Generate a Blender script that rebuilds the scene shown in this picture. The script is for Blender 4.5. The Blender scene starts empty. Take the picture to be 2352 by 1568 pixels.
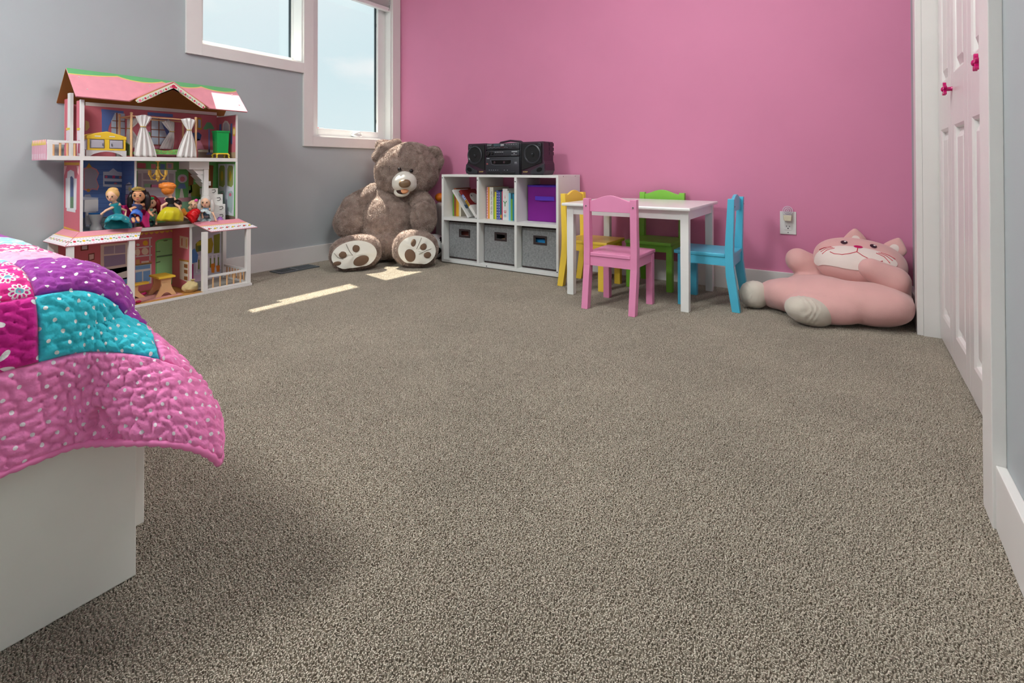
import bpy, bmesh, math, random
import numpy as np
from mathutils import Vector, Matrix, noise as mnoise

random.seed(7)
S = bpy.context.scene
COL = S.collection

# ------------------------------------------------------------------ camera
cam_d = bpy.data.cameras.new('camera')
cam = bpy.data.objects.new('camera', cam_d)
COL.objects.link(cam)
cam_d.sensor_fit = 'HORIZONTAL'
cam_d.sensor_width = 36.0
cam_d.lens = 36.0 * 1156.4 / 2352.0
cam_d.shift_y = -(784.0 - 375.2) / 2352.0
cam_d.clip_start = 0.02
YAW, PITCH, ROLL, CAMH = 0.5941, 0.0088, -0.0016, 0.6566
_f = Vector((-math.sin(YAW), math.cos(YAW), 0)); _r = Vector((math.cos(YAW), math.sin(YAW), 0)); _u = Vector((0, 0, 1))
_f2 = _f * math.cos(PITCH) + _u * math.sin(PITCH); _u2 = _u * math.cos(PITCH) - _f * math.sin(PITCH)
_r2 = _r * math.cos(ROLL) + _u2 * math.sin(ROLL); _u3 = _u2 * math.cos(ROLL) - _r * math.sin(ROLL)
_m = Matrix((_r2, _u3, -_f2)).transposed().to_4x4()
_m.translation = (0, 0, CAMH)
cam.matrix_world = _m
S.camera = cam

# ------------------------------------------------------------------ view
S.view_settings.view_transform = 'Standard'
S.view_settings.look = 'None'
S.view_settings.gamma = 1.0
S.view_settings.use_curve_mapping = False
S.view_settings.exposure = 0.0
FILL_POWER = 59.0         # radiance of the added fill lamps
SUN_POWER = 24.0
SKY_POWER = 1.05

# ------------------------------------------------------------------ sky
W = bpy.data.worlds.new('sky'); S.world = W
W.use_nodes = True
nt = W.node_tree; nt.nodes.clear()
def wn(t, **k):
    n = nt.nodes.new(t)
    for a, b in k.items(): setattr(n, a, b)
    return n
_o = wn('ShaderNodeOutputWorld'); _b = wn('ShaderNodeBackground'); _tc = wn('ShaderNodeTexCoord')
_sep = wn('ShaderNodeSeparateXYZ'); _rmp = wn('ShaderNodeValToRGB')
_e = _rmp.color_ramp.elements
_e[0].position = 0.0; _e[0].color = (0.80, 0.92, 0.94, 1)
_e[1].position = 0.75; _e[1].color = (0.40, 0.64, 0.80, 1)
_x = _rmp.color_ramp.elements.new(0.35); _x.color = (0.57, 0.79, 0.87, 1)
_mp = wn('ShaderNodeMapping'); _mp.inputs['Scale'].default_value = (2.2, 2.2, 7.0)
_nz = wn('ShaderNodeTexNoise'); _nz.inputs['Scale'].default_value = 2.0; _nz.inputs['Detail'].default_value = 6
_cr = wn('ShaderNodeValToRGB'); _cr.color_ramp.elements[0].position = 0.5; _cr.color_ramp.elements[1].position = 0.72
_mx = wn('ShaderNodeMixRGB'); _mx.inputs['Color2'].default_value = (0.93, 0.96, 0.97, 1)
L = nt.links.new
L(_tc.outputs['Generated'], _sep.inputs[0]); L(_sep.outputs['Z'], _rmp.inputs[0])
L(_tc.outputs['Generated'], _mp.inputs[0]); L(_mp.outputs[0], _nz.inputs['Vector'])
L(_nz.outputs['Fac'], _cr.inputs[0]); L(_cr.outputs[0], _mx.inputs['Fac']); L(_rmp.outputs[0], _mx.inputs['Color1'])
_sd = wn('ShaderNodeVectorMath', operation='DOT_PRODUCT'); _sd.inputs[1].default_value = (-.469, .108, .877)
_sm = wn('ShaderNodeMapRange', interpolation_type='SMOOTHSTEP'); _sm.inputs[1].default_value = .54; _sm.inputs[2].default_value = .82
_m2 = wn('ShaderNodeMixRGB'); _m2.inputs['Color2'].default_value = (0.95, 0.985, 1.0, 1)
L(_tc.outputs['Generated'], _sd.inputs[0]); L(_sd.outputs['Value'], _sm.inputs[0]); L(_sm.outputs[0], _m2.inputs['Fac']); L(_mx.outputs[0], _m2.inputs['Color1'])
L(_m2.outputs[0], _b.inputs[0]); _b.inputs[1].default_value = SKY_POWER
L(_b.outputs[0], _o.inputs[0])

# ------------------------------------------------------------------ sun
sd = bpy.data.lights.new('sun', 'SUN'); sd.energy = SUN_POWER; sd.angle = math.radians(0.5); sd.color = (1.0, 0.94, 0.83)
sun = bpy.data.objects.new('sun', sd); COL.objects.link(sun)
TO_SUN = Vector((-1.0, 0.20, 1.87)).normalized()
sun.rotation_euler = TO_SUN.to_track_quat('Z', 'Y').to_euler()
sun.location = (-5, 3, 5)

# ------------------------------------------------------------------ materials
def lin(c):
    return tuple(((v / 255.0) / 12.92 if v / 255.0 <= 0.04045 else ((v / 255.0 + 0.055) / 1.055) ** 2.4) for v in c[:3]) + (1.0,)
MATS = {}
def mat(key, col, rough=0.5, spec=0.4, var=0.0, vscale=8.0, bump=0.0, bscale=200.0, sheen=0.0, metal=0.0, coat=0.0, trans=0.0):
    if key in MATS: return MATS[key]
    m = bpy.data.materials.new(key); m.use_nodes = True
    n = m.node_tree; b = n.nodes['Principled BSDF']; l = n.links.new
    c = lin(col); b.inputs['Base Color'].default_value = c
    b.inputs['Roughness'].default_value = rough
    b.inputs['Specular IOR Level'].default_value = spec
    b.inputs['Metallic'].default_value = metal
    if sheen: b.inputs['Sheen Weight'].default_value = sheen; b.inputs['Sheen Roughness'].default_value = 0.5
    if coat: b.inputs['Coat Weight'].default_value = coat
    if trans: b.inputs['Transmission Weight'].default_value = trans
    tc = n.nodes.new('ShaderNodeTexCoord')
    nz = n.nodes.new('ShaderNodeTexNoise'); nz.inputs['Scale'].default_value = vscale; nz.inputs['Detail'].default_value = 4
    l(tc.outputs['Object'], nz.inputs['Vector'])
    v = max(var, 0.02)
    rp = n.nodes.new('ShaderNodeValToRGB')
    rp.color_ramp.elements[0].position = 0.3; rp.color_ramp.elements[1].position = 0.7
    rp.color_ramp.elements[0].color = tuple(x * (1 - v) for x in c[:3]) + (1,)
    rp.color_ramp.elements[1].color = tuple(min(1, x * (1 + v)) for x in c[:3]) + (1,)
    l(nz.outputs['Fac'], rp.inputs[0]); l(rp.outputs[0], b.inputs['Base Color'])
    if bump:
        nb = n.nodes.new('ShaderNodeTexNoise'); nb.inputs['Scale'].default_value = bscale; nb.inputs['Detail'].default_value = 3
        bp_ = n.nodes.new('ShaderNodeBump'); bp_.inputs['Strength'].default_value = bump; bp_.inputs['Distance'].default_value = 0.002
        l(tc.outputs['Object'], nb.inputs['Vector']); l(nb.outputs['Fac'], bp_.inputs['Height']); l(bp_.outputs[0], b.inputs['Normal'])
    MATS[key] = m
    return m
_cc = {}
def colr(r, g, b, rough=0.5, **k):
    key = 'paint_%d_%d_%d_%d' % (r, g, b, int(rough * 100))
    return mat(key, (r, g, b), rough, **k)

def emis(key, col, power):
    m = bpy.data.materials.new(key); m.use_nodes = True
    b = m.node_tree.nodes['Principled BSDF']
    b.inputs['Emission Color'].default_value = col; b.inputs['Emission Strength'].default_value = power
    return m

# ------------------------------------------------------------------ mesh builder
def frame(d, up=(0, 0, 1)):
    d = Vector(d).normalized(); up = Vector(up)
    if abs(d.dot(up)) > 0.98: up = Vector((1, 0, 0))
    a = d.cross(up).normalized(); b = a.cross(d).normalized()
    return a, b, d
class MB:
    def __init__(s): s.v = []; s.f = []; s.mi = []; s.m = 0; s.sm = []; s.smooth = False
    def _add(s, vs, fs):
        o = len(s.v); s.v += [tuple(p) for p in vs]
        for f in fs: s.f.append(tuple(i + o for i in f)); s.mi.append(s.m); s.sm.append(s.smooth)
        return s
    def box(s, x0, x1, y0, y1, z0, z1, bev=0.0):
        if bev <= 0:
            vs = [(x0, y0, z0), (x1, y0, z0), (x1, y1, z0), (x0, y1, z0), (x0, y0, z1), (x1, y0, z1), (x1, y1, z1), (x0, y1, z1)]
            return s._add(vs, [(0, 3, 2, 1), (4, 5, 6, 7), (0, 1, 5, 4), (1, 2, 6, 5), (2, 3, 7, 6), (3, 0, 4, 7)])
        b = min(bev, (x1 - x0) * .45, (y1 - y0) * .45, (z1 - z0) * .45)
        bm = bmesh.new(); bmesh.ops.create_cube(bm, size=1)
        for v in bm.verts:
            v.co = Vector(((x0 + x1) / 2 + v.co.x * (x1 - x0), (y0 + y1) / 2 + v.co.y * (y1 - y0), (z0 + z1) / 2 + v.co.z * (z1 - z0)))
        bmesh.ops.bevel(bm, geom=bm.edges[:], offset=b, segments=2, profile=.6, affect='EDGES')
        return s._bm(bm)
    def _bm(s, bm):
        bm.verts.index_update()
        s._add([v.co for v in bm.verts], [[v.index for v in f.verts] for f in bm.faces]); bm.free(); return s
    def obox(s, c, ax, hx, hy, hz, bev=0.0):   # oriented box: ax = 3 axes
        t = MB(); t.box(-hx, hx, -hy, hy, -hz, hz, bev)
        X, Y, Z = [Vector(a) for a in ax]; c = Vector(c)
        return s._add([c + X * p[0] + Y * p[1] + Z * p[2] for p in t.v], t.f)
    def prism(s, poly, axis, a, b):   # poly 2D in the other two axes order, extruded a..b
        n = len(poly)
        def P(p, h):
            return {'x': (h, p[0], p[1]), 'y': (p[0], h, p[1]), 'z': (p[0], p[1], h)}[axis]
        vs = [P(p, a) for p in poly] + [P(p, b) for p in poly]
        fs = [tuple(range(n))[::-1], tuple(range(n, 2 * n))] + [(i, (i + 1) % n, n + (i + 1) % n, n + i) for i in range(n)]
        return s._add(vs, fs)
    def plate(s, pts, nrm, th):  # thin polygon solid from 3D pts
        nv = Vector(nrm).normalized() * th; n = len(pts)
        vs = [Vector(p) for p in pts] + [Vector(p) + nv for p in pts]
        fs = [tuple(range(n))[::-1], tuple(range(n, 2 * n))] + [(i, (i + 1) % n, n + (i + 1) % n, n + i) for i in range(n)]
        return s._add(vs, fs)
    def tube(s, pts, r, seg=10, cap=True):
        pts = [Vector(p) for p in pts]; n = len(pts)
        rs = r if isinstance(r, (list, tuple)) else [r] * n
        vs = []; a = None
        for i, p in enumerate(pts):
            d = (pts[min(i + 1, n - 1)] - pts[max(i - 1, 0)])
            if a is None: a, b, d_ = frame(d)
            else:
                d_ = d.normalized(); a = (a - d_ * a.dot(d_)).normalized(); b = a.cross(d_)
            for k in range(seg):
                t = 2 * math.pi * k / seg; vs.append(p + (a * math.cos(t) + b * math.sin(t)) * rs[i])
        fs = []
        for i in range(n - 1):
            for k in range(seg):
                k2 = (k + 1) % seg; fs.append((i * seg + k, i * seg + k2, (i + 1) * seg + k2, (i + 1) * seg + k))
        if cap: fs += [tuple(range(seg))[::-1], tuple(range((n - 1) * seg, n * seg))]
        return s._add(vs, fs)
    def lathe(s, prof, c=(0, 0, 0), axis=(0, 0, 1), seg=20, wob=None):
        a, b, d = frame(axis); c = Vector(c); vs = []
        for j, (r, h) in enumerate(prof):
            for k in range(seg):
                t = 2 * math.pi * k / seg; w = wob(t, j / max(1, len(prof) - 1)) if wob else 1
                vs.append(c + d * h + (a * math.cos(t) + b * math.sin(t)) * r * w)
        fs = []; n = len(prof)
        for j in range(n - 1):
            for k in range(seg):
                k2 = (k + 1) % seg; fs.append((j * seg + k, j * seg + k2, (j + 1) * seg + k2, (j + 1) * seg + k))
        fs += [tuple(range(seg))[::-1], tuple(range((n - 1) * seg, n * seg))]
        return s._add(vs, fs)
    def ell(s, c, r, ax=None, seg=20, rings=12, p=2.0):
        c = Vector(c); A = [Vector(a) for a in ax] if ax else [Vector((1, 0, 0)), Vector((0, 1, 0)), Vector((0, 0, 1))]
        vs = []
        for j in range(rings + 1):
            ph = math.pi * j / rings
            for k in range(seg):
                t = 2 * math.pi * k / seg
                q = [math.sin(ph) * math.cos(t), math.sin(ph) * math.sin(t), math.cos(ph)]
                if p != 2: q = [math.copysign(abs(w) ** (2 / p), w) for w in q]
                vs.append(c + A[0] * q[0] * r[0] + A[1] * q[1] * r[1] + A[2] * q[2] * r[2])
        fs = []
        for j in range(rings):
            for k in range(seg):
                k2 = (k + 1) % seg; fs.append((j * seg + k, (j + 1) * seg + k, (j + 1) * seg + k2, j * seg + k2))
        return s._add(vs, fs)
    def disc(s, c, nrm, rx, ry, th, up=(0, 0, 1), seg=24, rot=0.0):
        a, b, d = frame(nrm, up); c = Vector(c)
        ca, sa = math.cos(rot), math.sin(rot); a2 = a * ca + b * sa; b2 = b * ca - a * sa
        pts = [c + a2 * rx * math.cos(2 * math.pi * k / seg) + b2 * ry * math.sin(2 * math.pi * k / seg) for k in range(seg)]
        return s.plate(pts, d, th)
    def build(s, name, mats, parent=None, org=(0, 0, 0), smooth=None, bev=0.0):
        me = bpy.data.meshes.new(name); o = Vector(org)
        me.from_pydata([Vector(p) - o for p in s.v], [], s.f)
        ml = mats if isinstance(mats, (list, tuple)) else [mats]
        for m in ml: me.materials.append(m)
        if len(ml) > 1: me.polygons.foreach_set('material_index', s.mi)
        bm = bmesh.new(); bm.from_mesh(me)
        bmesh.ops.remove_doubles(bm, verts=bm.verts, dist=1e-6)
        bmesh.ops.recalc_face_normals(bm, faces=bm.faces)
        if bev:
            bmesh.ops.bevel(bm, geom=[e for e in bm.edges if len(e.link_faces) == 2 and e.calc_face_angle() > 0.6], offset=bev, segments=2, profile=.6, affect='EDGES', clamp_overlap=True)
        bm.to_mesh(me); bm.free()
        if smooth: 
            me.polygons.foreach_set('use_smooth', [True] * len(me.polygons))
            if smooth != 'all': me.set_sharp_from_angle(angle=math.radians(40))
        ob = bpy.data.objects.new(name, me); COL.objects.link(ob)
        if parent:
            ob.parent = parent
        else: ob.location = o
        return ob
def thing(name, label, cat, loc=(0, 0, 0), group=None, rotz=0.0):
    o = bpy.data.objects.new(name, None); COL.objects.link(o); o.location = loc; o.rotation_euler = (0, 0, rotz)
    o.empty_display_size = 0.05
    o['label'] = label; o['category'] = cat
    if group: o['group'] = group
    return o
def tag(o, label, cat, group=None):
    o['label'] = label; o['category'] = cat
    if group: o['group'] = group
    return o
def struct(o): o['kind'] = 'structure'; return o
def copy_tree(o, parent=None):
    c = o.copy(); COL.objects.link(c); c.parent = parent
    for ch in list(o.children): copy_tree(ch, c)
    return c
def text_mesh(txt, size, name, material, parent, mtx, depth=0.0006, align='CENTER', shear=0.0):
    cu = bpy.data.curves.new(name, 'FONT'); cu.body = txt; cu.size = size; cu.align_x = align; cu.align_y = 'CENTER'
    cu.extrude = depth; cu.shear = shear; cu.resolution_u = 2
    t = bpy.data.objects.new(name, cu); COL.objects.link(t)
    dg = bpy.context.evaluated_depsgraph_get()
    me = bpy.data.meshes.new_from_object(t.evaluated_get(dg)); bpy.data.objects.remove(t); bpy.data.curves.remove(cu)
    me.materials.clear(); me.materials.append(material); me.transform(mtx)
    ob = bpy.data.objects.new(name, me); COL.objects.link(ob); ob.parent = parent
    return ob
def basis(o, X, Y, Z=None):
    X = Vector(X).normalized(); Y = Vector(Y).normalized(); Z = Vector(Z) if Z else X.cross(Y)
    m = Matrix((X, Y, Z)).transposed().to_4x4(); m.translation = o; return m

# ================================================================== ROOM
LX, PY, RX, BY, CZ = -3.118, 2.944, 0.2275, -1.75, 2.44   # left wall, pink wall, right wall, back wall, ceiling
M_grey = mat('grey_wall_paint', (174, 180, 182), 0.75, 0.25, var=0.015, vscale=3, bump=0.06, bscale=260)
M_pink = mat('pink_wall_paint', (213, 133, 167), 0.62, 0.3, var=0.012, vscale=3, bump=0.06, bscale=260)
M_ceil = mat('ceiling_paint', (238, 237, 233), 0.9, 0.2, bump=0.1, bscale=150)
M_trim = mat('white_trim_paint', (226, 223, 219), 0.35, 0.4)
M_vinyl = mat('white_window_vinyl', (232, 233, 230), 0.35, 0.4)
M_gasket = mat('dark_gasket', (52, 66, 72), 0.5)

def carpet_material():
    m = bpy.data.materials.new('taupe_carpet'); m.use_nodes = True
    n = m.node_tree; b = n.nodes['Principled BSDF']; l = n.links.new
    N = n.nodes.new
    b.inputs['Roughness'].default_value = 0.95; b.inputs['Specular IOR Level'].default_value = 0.1
    b.inputs['Sheen Weight'].default_value = 0.15
    g = N('ShaderNodeNewGeometry')
    v = N('ShaderNodeTexVoronoi'); v.inputs['Scale'].default_value = 420
    l(g.outputs['Position'], v.inputs['Vector'])
    r = N('ShaderNodeValToRGB')
    els = r.color_ramp.elements
    els[0].position = 0.0; els[0].color = lin((128, 118, 105)); els[1].position = 1.0; els[1].color = lin((228, 220, 204))
    for p, c in ((0.3, (160, 149, 134)), (0.55, (182, 172, 156)), (0.8, (204, 195, 179))):
        e = els.new(p); e.color = lin(c)
    at_ = N('ShaderNodeAttribute'); at_.attribute_name = 'tone'
    nv = N('ShaderNodeTexNoise'); nv.inputs['Scale'].default_value = 300; nv.inputs['Detail'].default_value = 1; l(g.outputs['Position'], nv.inputs['Vector'])
    mxt = N('ShaderNodeMath'); mxt.operation = 'MULTIPLY_ADD'; mxt.inputs[1].default_value = .42; l(at_.outputs['Fac'], mxt.inputs[0]); l(nv.outputs['Fac'], mxt.inputs[2])
    ms = N('ShaderNodeMath'); ms.operation = 'SUBTRACT'; ms.inputs[1].default_value = .17; l(mxt.outputs[0], ms.inputs[0])
    l(ms.outputs[0], r.inputs[0])
    big = N('ShaderNodeTexNoise'); big.inputs['Scale'].default_value = 2.6; big.inputs['Detail'].default_value = 5; big.inputs['Roughness'].default_value = 0.6
    l(g.outputs['Position'], big.inputs['Vector'])
    rb = N('ShaderNodeMapRange'); rb.inputs[1].default_value = 0.3; rb.inputs[2].default_value = 0.7; rb.inputs[3].default_value = 0.90; rb.inputs[4].default_value = 1.10
    l(big.outputs['Fac'], rb.inputs[0])
    mx = N('ShaderNodeMixRGB'); mx.blend_type = 'MULTIPLY'; mx.inputs['Fac'].default_value = 1.0
    l(r.outputs[0], mx.inputs['Color1']); l(rb.outputs[0], mx.inputs['Color2'])
    l(mx.outputs[0], b.inputs['Base Color'])
    v2 = N('ShaderNodeTexVoronoi'); v2.inputs['Scale'].default_value = 330; l(g.outputs['Position'], v2.inputs['Vector'])
    n2 = N('ShaderNodeTexNoise'); n2.inputs['Scale'].default_value = 120; n2.inputs['Detail'].default_value = 4; l(g.outputs['Position'], n2.inputs['Vector'])
    ad = N('ShaderNodeMath'); ad.operation = 'SUBTRACT'; l(n2.outputs['Fac'], ad.inputs[0]); l(v2.outputs['Distance'], ad.inputs[1])
    bu = N('ShaderNodeBump'); bu.inputs['Strength'].default_value = 0.3; bu.inputs['Distance'].default_value = 0.001
    l(ad.outputs[0], bu.inputs['Height']); l(bu.outputs[0], b.inputs['Normal'])
    return m
M_carpet = carpet_material()

struct(MB().box(LX - .15, RX + .75, BY - .12, PY + .12, -.12, -.005).build('floor', M_carpet))
FLOOR = bpy.data.objects['floor']
struct(MB().box(LX - .15, RX + .75, BY - .12, PY + .12, CZ, CZ + .12).build('ceiling', M_ceil))
struct(MB().box(LX - .15, RX + .75, PY, PY + .12, 0, CZ).build('wall_pink', M_pink))
struct(MB().box(LX - .15, RX + .75, BY - .12, BY, 0, CZ).build('wall_back', M_grey))
def carpet_pile():
    rng = np.random.default_rng(5); T = .2; n = 76; st = T / n
    gx, gy = np.meshgrid((np.arange(n) + .5) * st - T / 2, (np.arange(n) + .5) * st - T / 2)
    N_ = n * n; px = gx.ravel() + rng.uniform(-.4, .4, N_) * st; py = gy.ravel() + rng.uniform(-.4, .4, N_) * st
    lean = rng.normal(0, .0017, (N_, 2)); hgt = rng.uniform(.0044, .0064, N_); r0 = rng.uniform(.0011, .0016, N_); rot = rng.uniform(0, 6.28, N_)
    V_ = np.zeros((N_, 8, 3))
    for k in range(4):
        a = rot + k * np.pi / 2
        V_[:, k, 0] = px + np.cos(a) * r0; V_[:, k, 1] = py + np.sin(a) * r0; V_[:, k, 2] = 0
        V_[:, 4 + k, 0] = px + lean[:, 0] + np.cos(a + .6) * r0 * .75; V_[:, 4 + k, 1] = py + lean[:, 1] + np.sin(a + .6) * r0 * .75; V_[:, 4 + k, 2] = hgt
    q = np.array([[0, 1, 5, 4], [1, 2, 6, 5], [2, 3, 7, 6], [3, 0, 4, 7], [4, 5, 6, 7]])
    F = (q[None] + (np.arange(N_) * 8)[:, None, None]).reshape(-1, 4)
    me = bpy.data.meshes.new('carpet_pile'); me.from_pydata(V_.reshape(-1, 3).tolist(), [], F.tolist()); me.materials.append(M_carpet)
    at_ = me.attributes.new('tone', 'FLOAT', 'POINT'); at_.data.foreach_set('value', np.repeat(rng.random(N_), 8).astype(np.float32))
    o = bpy.data.objects.new('carpet_pile', me); COL.objects.link(o); o.parent = FLOOR; o['kind'] = 'stuff'
    x0, x1, y0, y1 = LX, RX + .6, BY, PY
    nx, ny = int((x1 - x0) / T) + 1, int((y1 - y0) / T) + 1
    o.location = ((x0 + x1) / 2, (y0 + y1) / 2, -.005)
    g = bpy.data.node_groups.new('pile_tiles', 'GeometryNodeTree')
    g.interface.new_socket('Geometry', in_out='INPUT', socket_type='NodeSocketGeometry'); g.interface.new_socket('Geometry', in_out='OUTPUT', socket_type='NodeSocketGeometry')
    N = g.nodes.new; l = g.links.new; gi, go = N('NodeGroupInput'), N('NodeGroupOutput')
    gr = N('GeometryNodeMeshGrid'); gr.inputs['Size X'].default_value = (nx - 1) * T; gr.inputs['Size Y'].default_value = (ny - 1) * T; gr.inputs['Vertices X'].default_value = nx; gr.inputs['Vertices Y'].default_value = ny
    ip = N('GeometryNodeInstanceOnPoints'); rv = N('FunctionNodeRandomValue'); rv.data_type = 'INT'; rv.inputs[4].default_value = 0; rv.inputs[5].default_value = 3
    mu = N('ShaderNodeMath'); mu.operation = 'MULTIPLY'; mu.inputs[1].default_value = math.pi / 2; cx = N('ShaderNodeCombineXYZ')
    l(rv.outputs[2], mu.inputs[0]); l(mu.outputs[0], cx.inputs[2]); l(gr.outputs['Mesh'], ip.inputs['Points']); l(gi.outputs[0], ip.inputs['Instance']); l(cx.outputs[0], ip.inputs['Rotation']); l(ip.outputs[0], go.inputs[0])
    md = o.modifiers.new('tiles', 'NODES'); md.node_group = g
carpet_pile()
# left wall with two window openings stepping up
O1 = (1.40, 2.055, 1.375, 2.10)     # y0,y1,z0,z1 of upper window opening
O2 = (2.125, 2.855, 0.878, 2.10)
w = MB()
for a in ((BY, O1[0], 0, CZ), (O1[0], O1[1], 0, O1[2]), (O1[1], O2[0], 0, CZ), (O2[0], O2[1], 0, O2[2]), (O2[1], PY, 0, CZ), (O1[0], O1[1], O1[3], CZ), (O2[0], O2[1], O2[3], CZ)):
    w.box(LX - .15, LX, a[0], a[1], a[2], a[3])
struct(w.build('wall_left', M_grey))
# right wall with the closet opening
CN, CF, CH = 1.3307, 2.5275, 2.05
w = MB()
for a in ((BY, CN, 0, CZ), (CF, PY, 0, CZ), (CN, CF, CH, CZ)): w.box(RX, RX + .12, a[0], a[1], a[2], a[3])
struct(w.build('wall_right', M_grey))
w = MB().box(RX + .62, RX + .74, CN - .4, PY, 0, CZ).box(RX + .12, RX + .62, CN - .5, CN - .4, 0, CZ)
struct(w.build('wall_closet', M_grey))
# roof overhang outside, shades the top of the windows
struct(MB().box(-3.60, LX - .15, BY - .6, PY + .8, 2.50, 2.62).build('roof_overhang', M_trim))
# baseboards
BH = 0.1165
def base(name, x0, x1, y0, y1): return struct(MB().box(x0, x1, y0, y1, 0, BH, .002).build(name, M_trim))
base('baseboard_left', LX, -3.1037, BY, PY)
base('baseboard_pink', -3.1037, RX - .016, PY - .0145, PY)
base('baseboard_right', .2121, RX, BY, 1.2511)
base('baseboard_corner', .2121, RX, 2.605, PY - .0145)
base('baseboard_back', LX, RX, BY, BY + .0145)
# closet casing and jambs
def trim(i, mb, m=None): return struct(mb.build('trim_%d' % i, m or M_trim))
trim(1, MB().box(.2075, RX, 1.2511, CN, 0, CH + .08, .0015))
trim(2, MB().box(.2075, RX, CF, 2.604, 0, CH + .08, .0015))
trim(3, MB().box(.2075, RX, CN, CF, CH, CH + .08, .0015))
trim(4, MB().box(RX, RX + .12, CF - .004, CF + .012, 0, CH).box(RX, RX + .12, CN - .012, CN + .004, 0, CH).box(RX, RX + .12, CN, CF, CH - .012, CH + .002))
# window casings : flat boards
TX = -3.0999
def board(i, y0, y1, z0, z1): return trim(i, MB().box(LX, TX, y0, y1, z0, z1, .0012))
board(5, 1.318, O1[0], 1.3074, 2.18)
board(6, O1[0], 2.052, 1.3074, O1[2])
board(7, 2.052, O2[0], .8081, 2.18)
board(8, O2[0], O2[1], .8081, O2[2])
board(9, O2[1], 2.938, .8081, 2.18)
board(10, O1[0], 2.052, 2.10, 2.18)
board(11, O2[0], O2[1], 2.10, 2.18)

def glass_mat():
    m = bpy.data.materials.new('window_glass'); m.use_nodes = True
    n = m.node_tree; n.nodes.clear(); N = n.nodes.new; l = n.links.new
    o = N('ShaderNodeOutputMaterial'); t = N('ShaderNodeBsdfTransparent'); g = N('ShaderNodeBsdfGlossy'); mx = N('ShaderNodeMixShader')
    t.inputs[0].default_value = (0.97, 0.985, 0.98, 1); g.inputs['Roughness'].default_value = 0.02
    mx.inputs[0].default_value = 0.04
    l(t.outputs[0], mx.inputs[1]); l(g.outputs[0], mx.inputs[2]); l(mx.outputs[0], o.inputs[0])
    return m
M_glass = glass_mat()
def window(n, O, fr_b, fr_s, xf, dp):
    y0, y1, z0, z1 = O
    e = bpy.data.objects.new('window_%d' % n, None); COL.objects.link(e); e.location = (LX - .05, (y0 + y1) / 2, z0); struct(e)
    org = e.location
    # jamb lining
    j = MB()
    for a in ((y0, y0 + .012, z0, z1), (y1 - .012, y1, z0, z1), (y0 + .012, y1 - .012, z0, z0 + .012), (y0 + .012, y1 - .012, z1 - .012, z1)):
        j.box(LX - .15, LX + .001, a[0], a[1], a[2], a[3])
    j.build('jamb', M_vinyl, e, org)
    a0, a1, b0, b1 = y0 + .012, y1 - .012, z0 + .012, z1 - .012
    f = MB(); x0, x1 = LX - xf - dp, LX - xf
    for a in ((a0, a0 + fr_s, b0, b1), (a1 - fr_s, a1, b0, b1), (a0 + fr_s, a1 - fr_s, b0, b0 + fr_b), (a0 + fr_s, a1 - fr_s, b1 - fr_b, b1)):
        f.box(x0, x1, a[0], a[1], a[2], a[3], .003)
    f.build('sash_frame', M_vinyl, e, org)
    g0, g1, h0, h1 = a0 + fr_s, a1 - fr_s, b0 + fr_b, b1 - fr_b
    xg_ = x0 + .012
    MB().box(xg_ - .002, xg_ + .002, g0, g1, h0, h1).build('glass_pane', M_glass, e, org)
    k = MB(); t = .009
    for a in ((g1 - t, g1, h0, h1), (g0 + t, g1 - t, h1 - t, h1)): k.box(xg_ + .002, xg_ + .016, a[0], a[1], a[2], a[3])
    k.build('gasket', M_gasket, e, org)
    return e, org, (g0, g1, h0, h1)
w1, og1, G1 = window(1, O1, .035, .004, .095, .05)
w2, og2, G2 = window(2, O2, .055, .076, .060, .05)
# clips on the screen track, crank handle, small sticker
for z in (1.02, 1.80):
    MB().box(LX - .086, LX - .080, G2[1] - .012, G2[1] + .002, z, z + .028).box(LX - .088, LX - .078, G2[1] - .009, G2[1] - .002, z + .005, z + .02).build('screen_clip', M_gasket, w2, og2)
cr = MB(); yc = 2.545; zc = G2[2] - .028
cr.lathe([(.046, 0), (.044, .012), (.03, .022), (.0, .024)], (LX - .056, yc, zc - .012), (.35, 0, 1), 20)
ch = cr.build('crank_cover', M_vinyl, w2, og2, 'auto')
MB().tube([(LX - .036, yc + .04, zc + .004), (LX - .031, yc + .015, zc + .014), (LX - .028, yc - .02, zc + .006), (LX - .030, yc - .045, zc - .004)], [.006, .007, .006, .005], 8).build('crank_handle', M_vinyl, w2, og2, 'auto')
MB().box(LX - .0955, LX - .095, G2[0] + .012, G2[0] + .034, G2[2] + .002, G2[2] + .008).build('glass_sticker', colr(200, 90, 90), w2, og2)
MB().box(LX - .0955, LX - .095, G2[0] + .044, G2[0] + .072, G2[2] + .002, G2[2] + .007).build('glass_sticker', colr(190, 190, 186), w2, og2)
# pleated blind, raised
bl = thing('window_blind', 'white pleated blind raised at the top of the tall window', 'blind', (LX - .02, 2.49, 1.86))
og = bl.location
zb = 1.932
MB().box(LX - .035, LX + .004, O2[0] + .014, O2[1] - .014, zb, zb + .03, .006).build('bottom_rail', M_vinyl, bl, og)
M_bl = mat('blind_fabric', (240, 238, 236), .8)
for k in range(6):
    z = zb + .03 + k * .016
    MB().prism([(LX - .032, z), (LX - .016, z + .004), (LX + .002, z + .008), (LX - .016, z + .012), (LX - .032, z + .016)], 'y', O2[0] + .016, O2[1] - .016).build('pleat', M_bl, bl, og)
MB().box(LX - .035, LX + .004, O2[0] + .014, O2[1] - .014, zb + .126, 2.088, .003).build('head_rail', M_vinyl, bl, og)
MB().tube([(LX + .007, O2[1] - .02, zb + .15), (LX + .008, O2[1] - .021, zb + .06), (LX + .004, O2[1] - .03, zb + .004)], .0015, 6).build('cord', M_gasket, bl, og)

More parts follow.
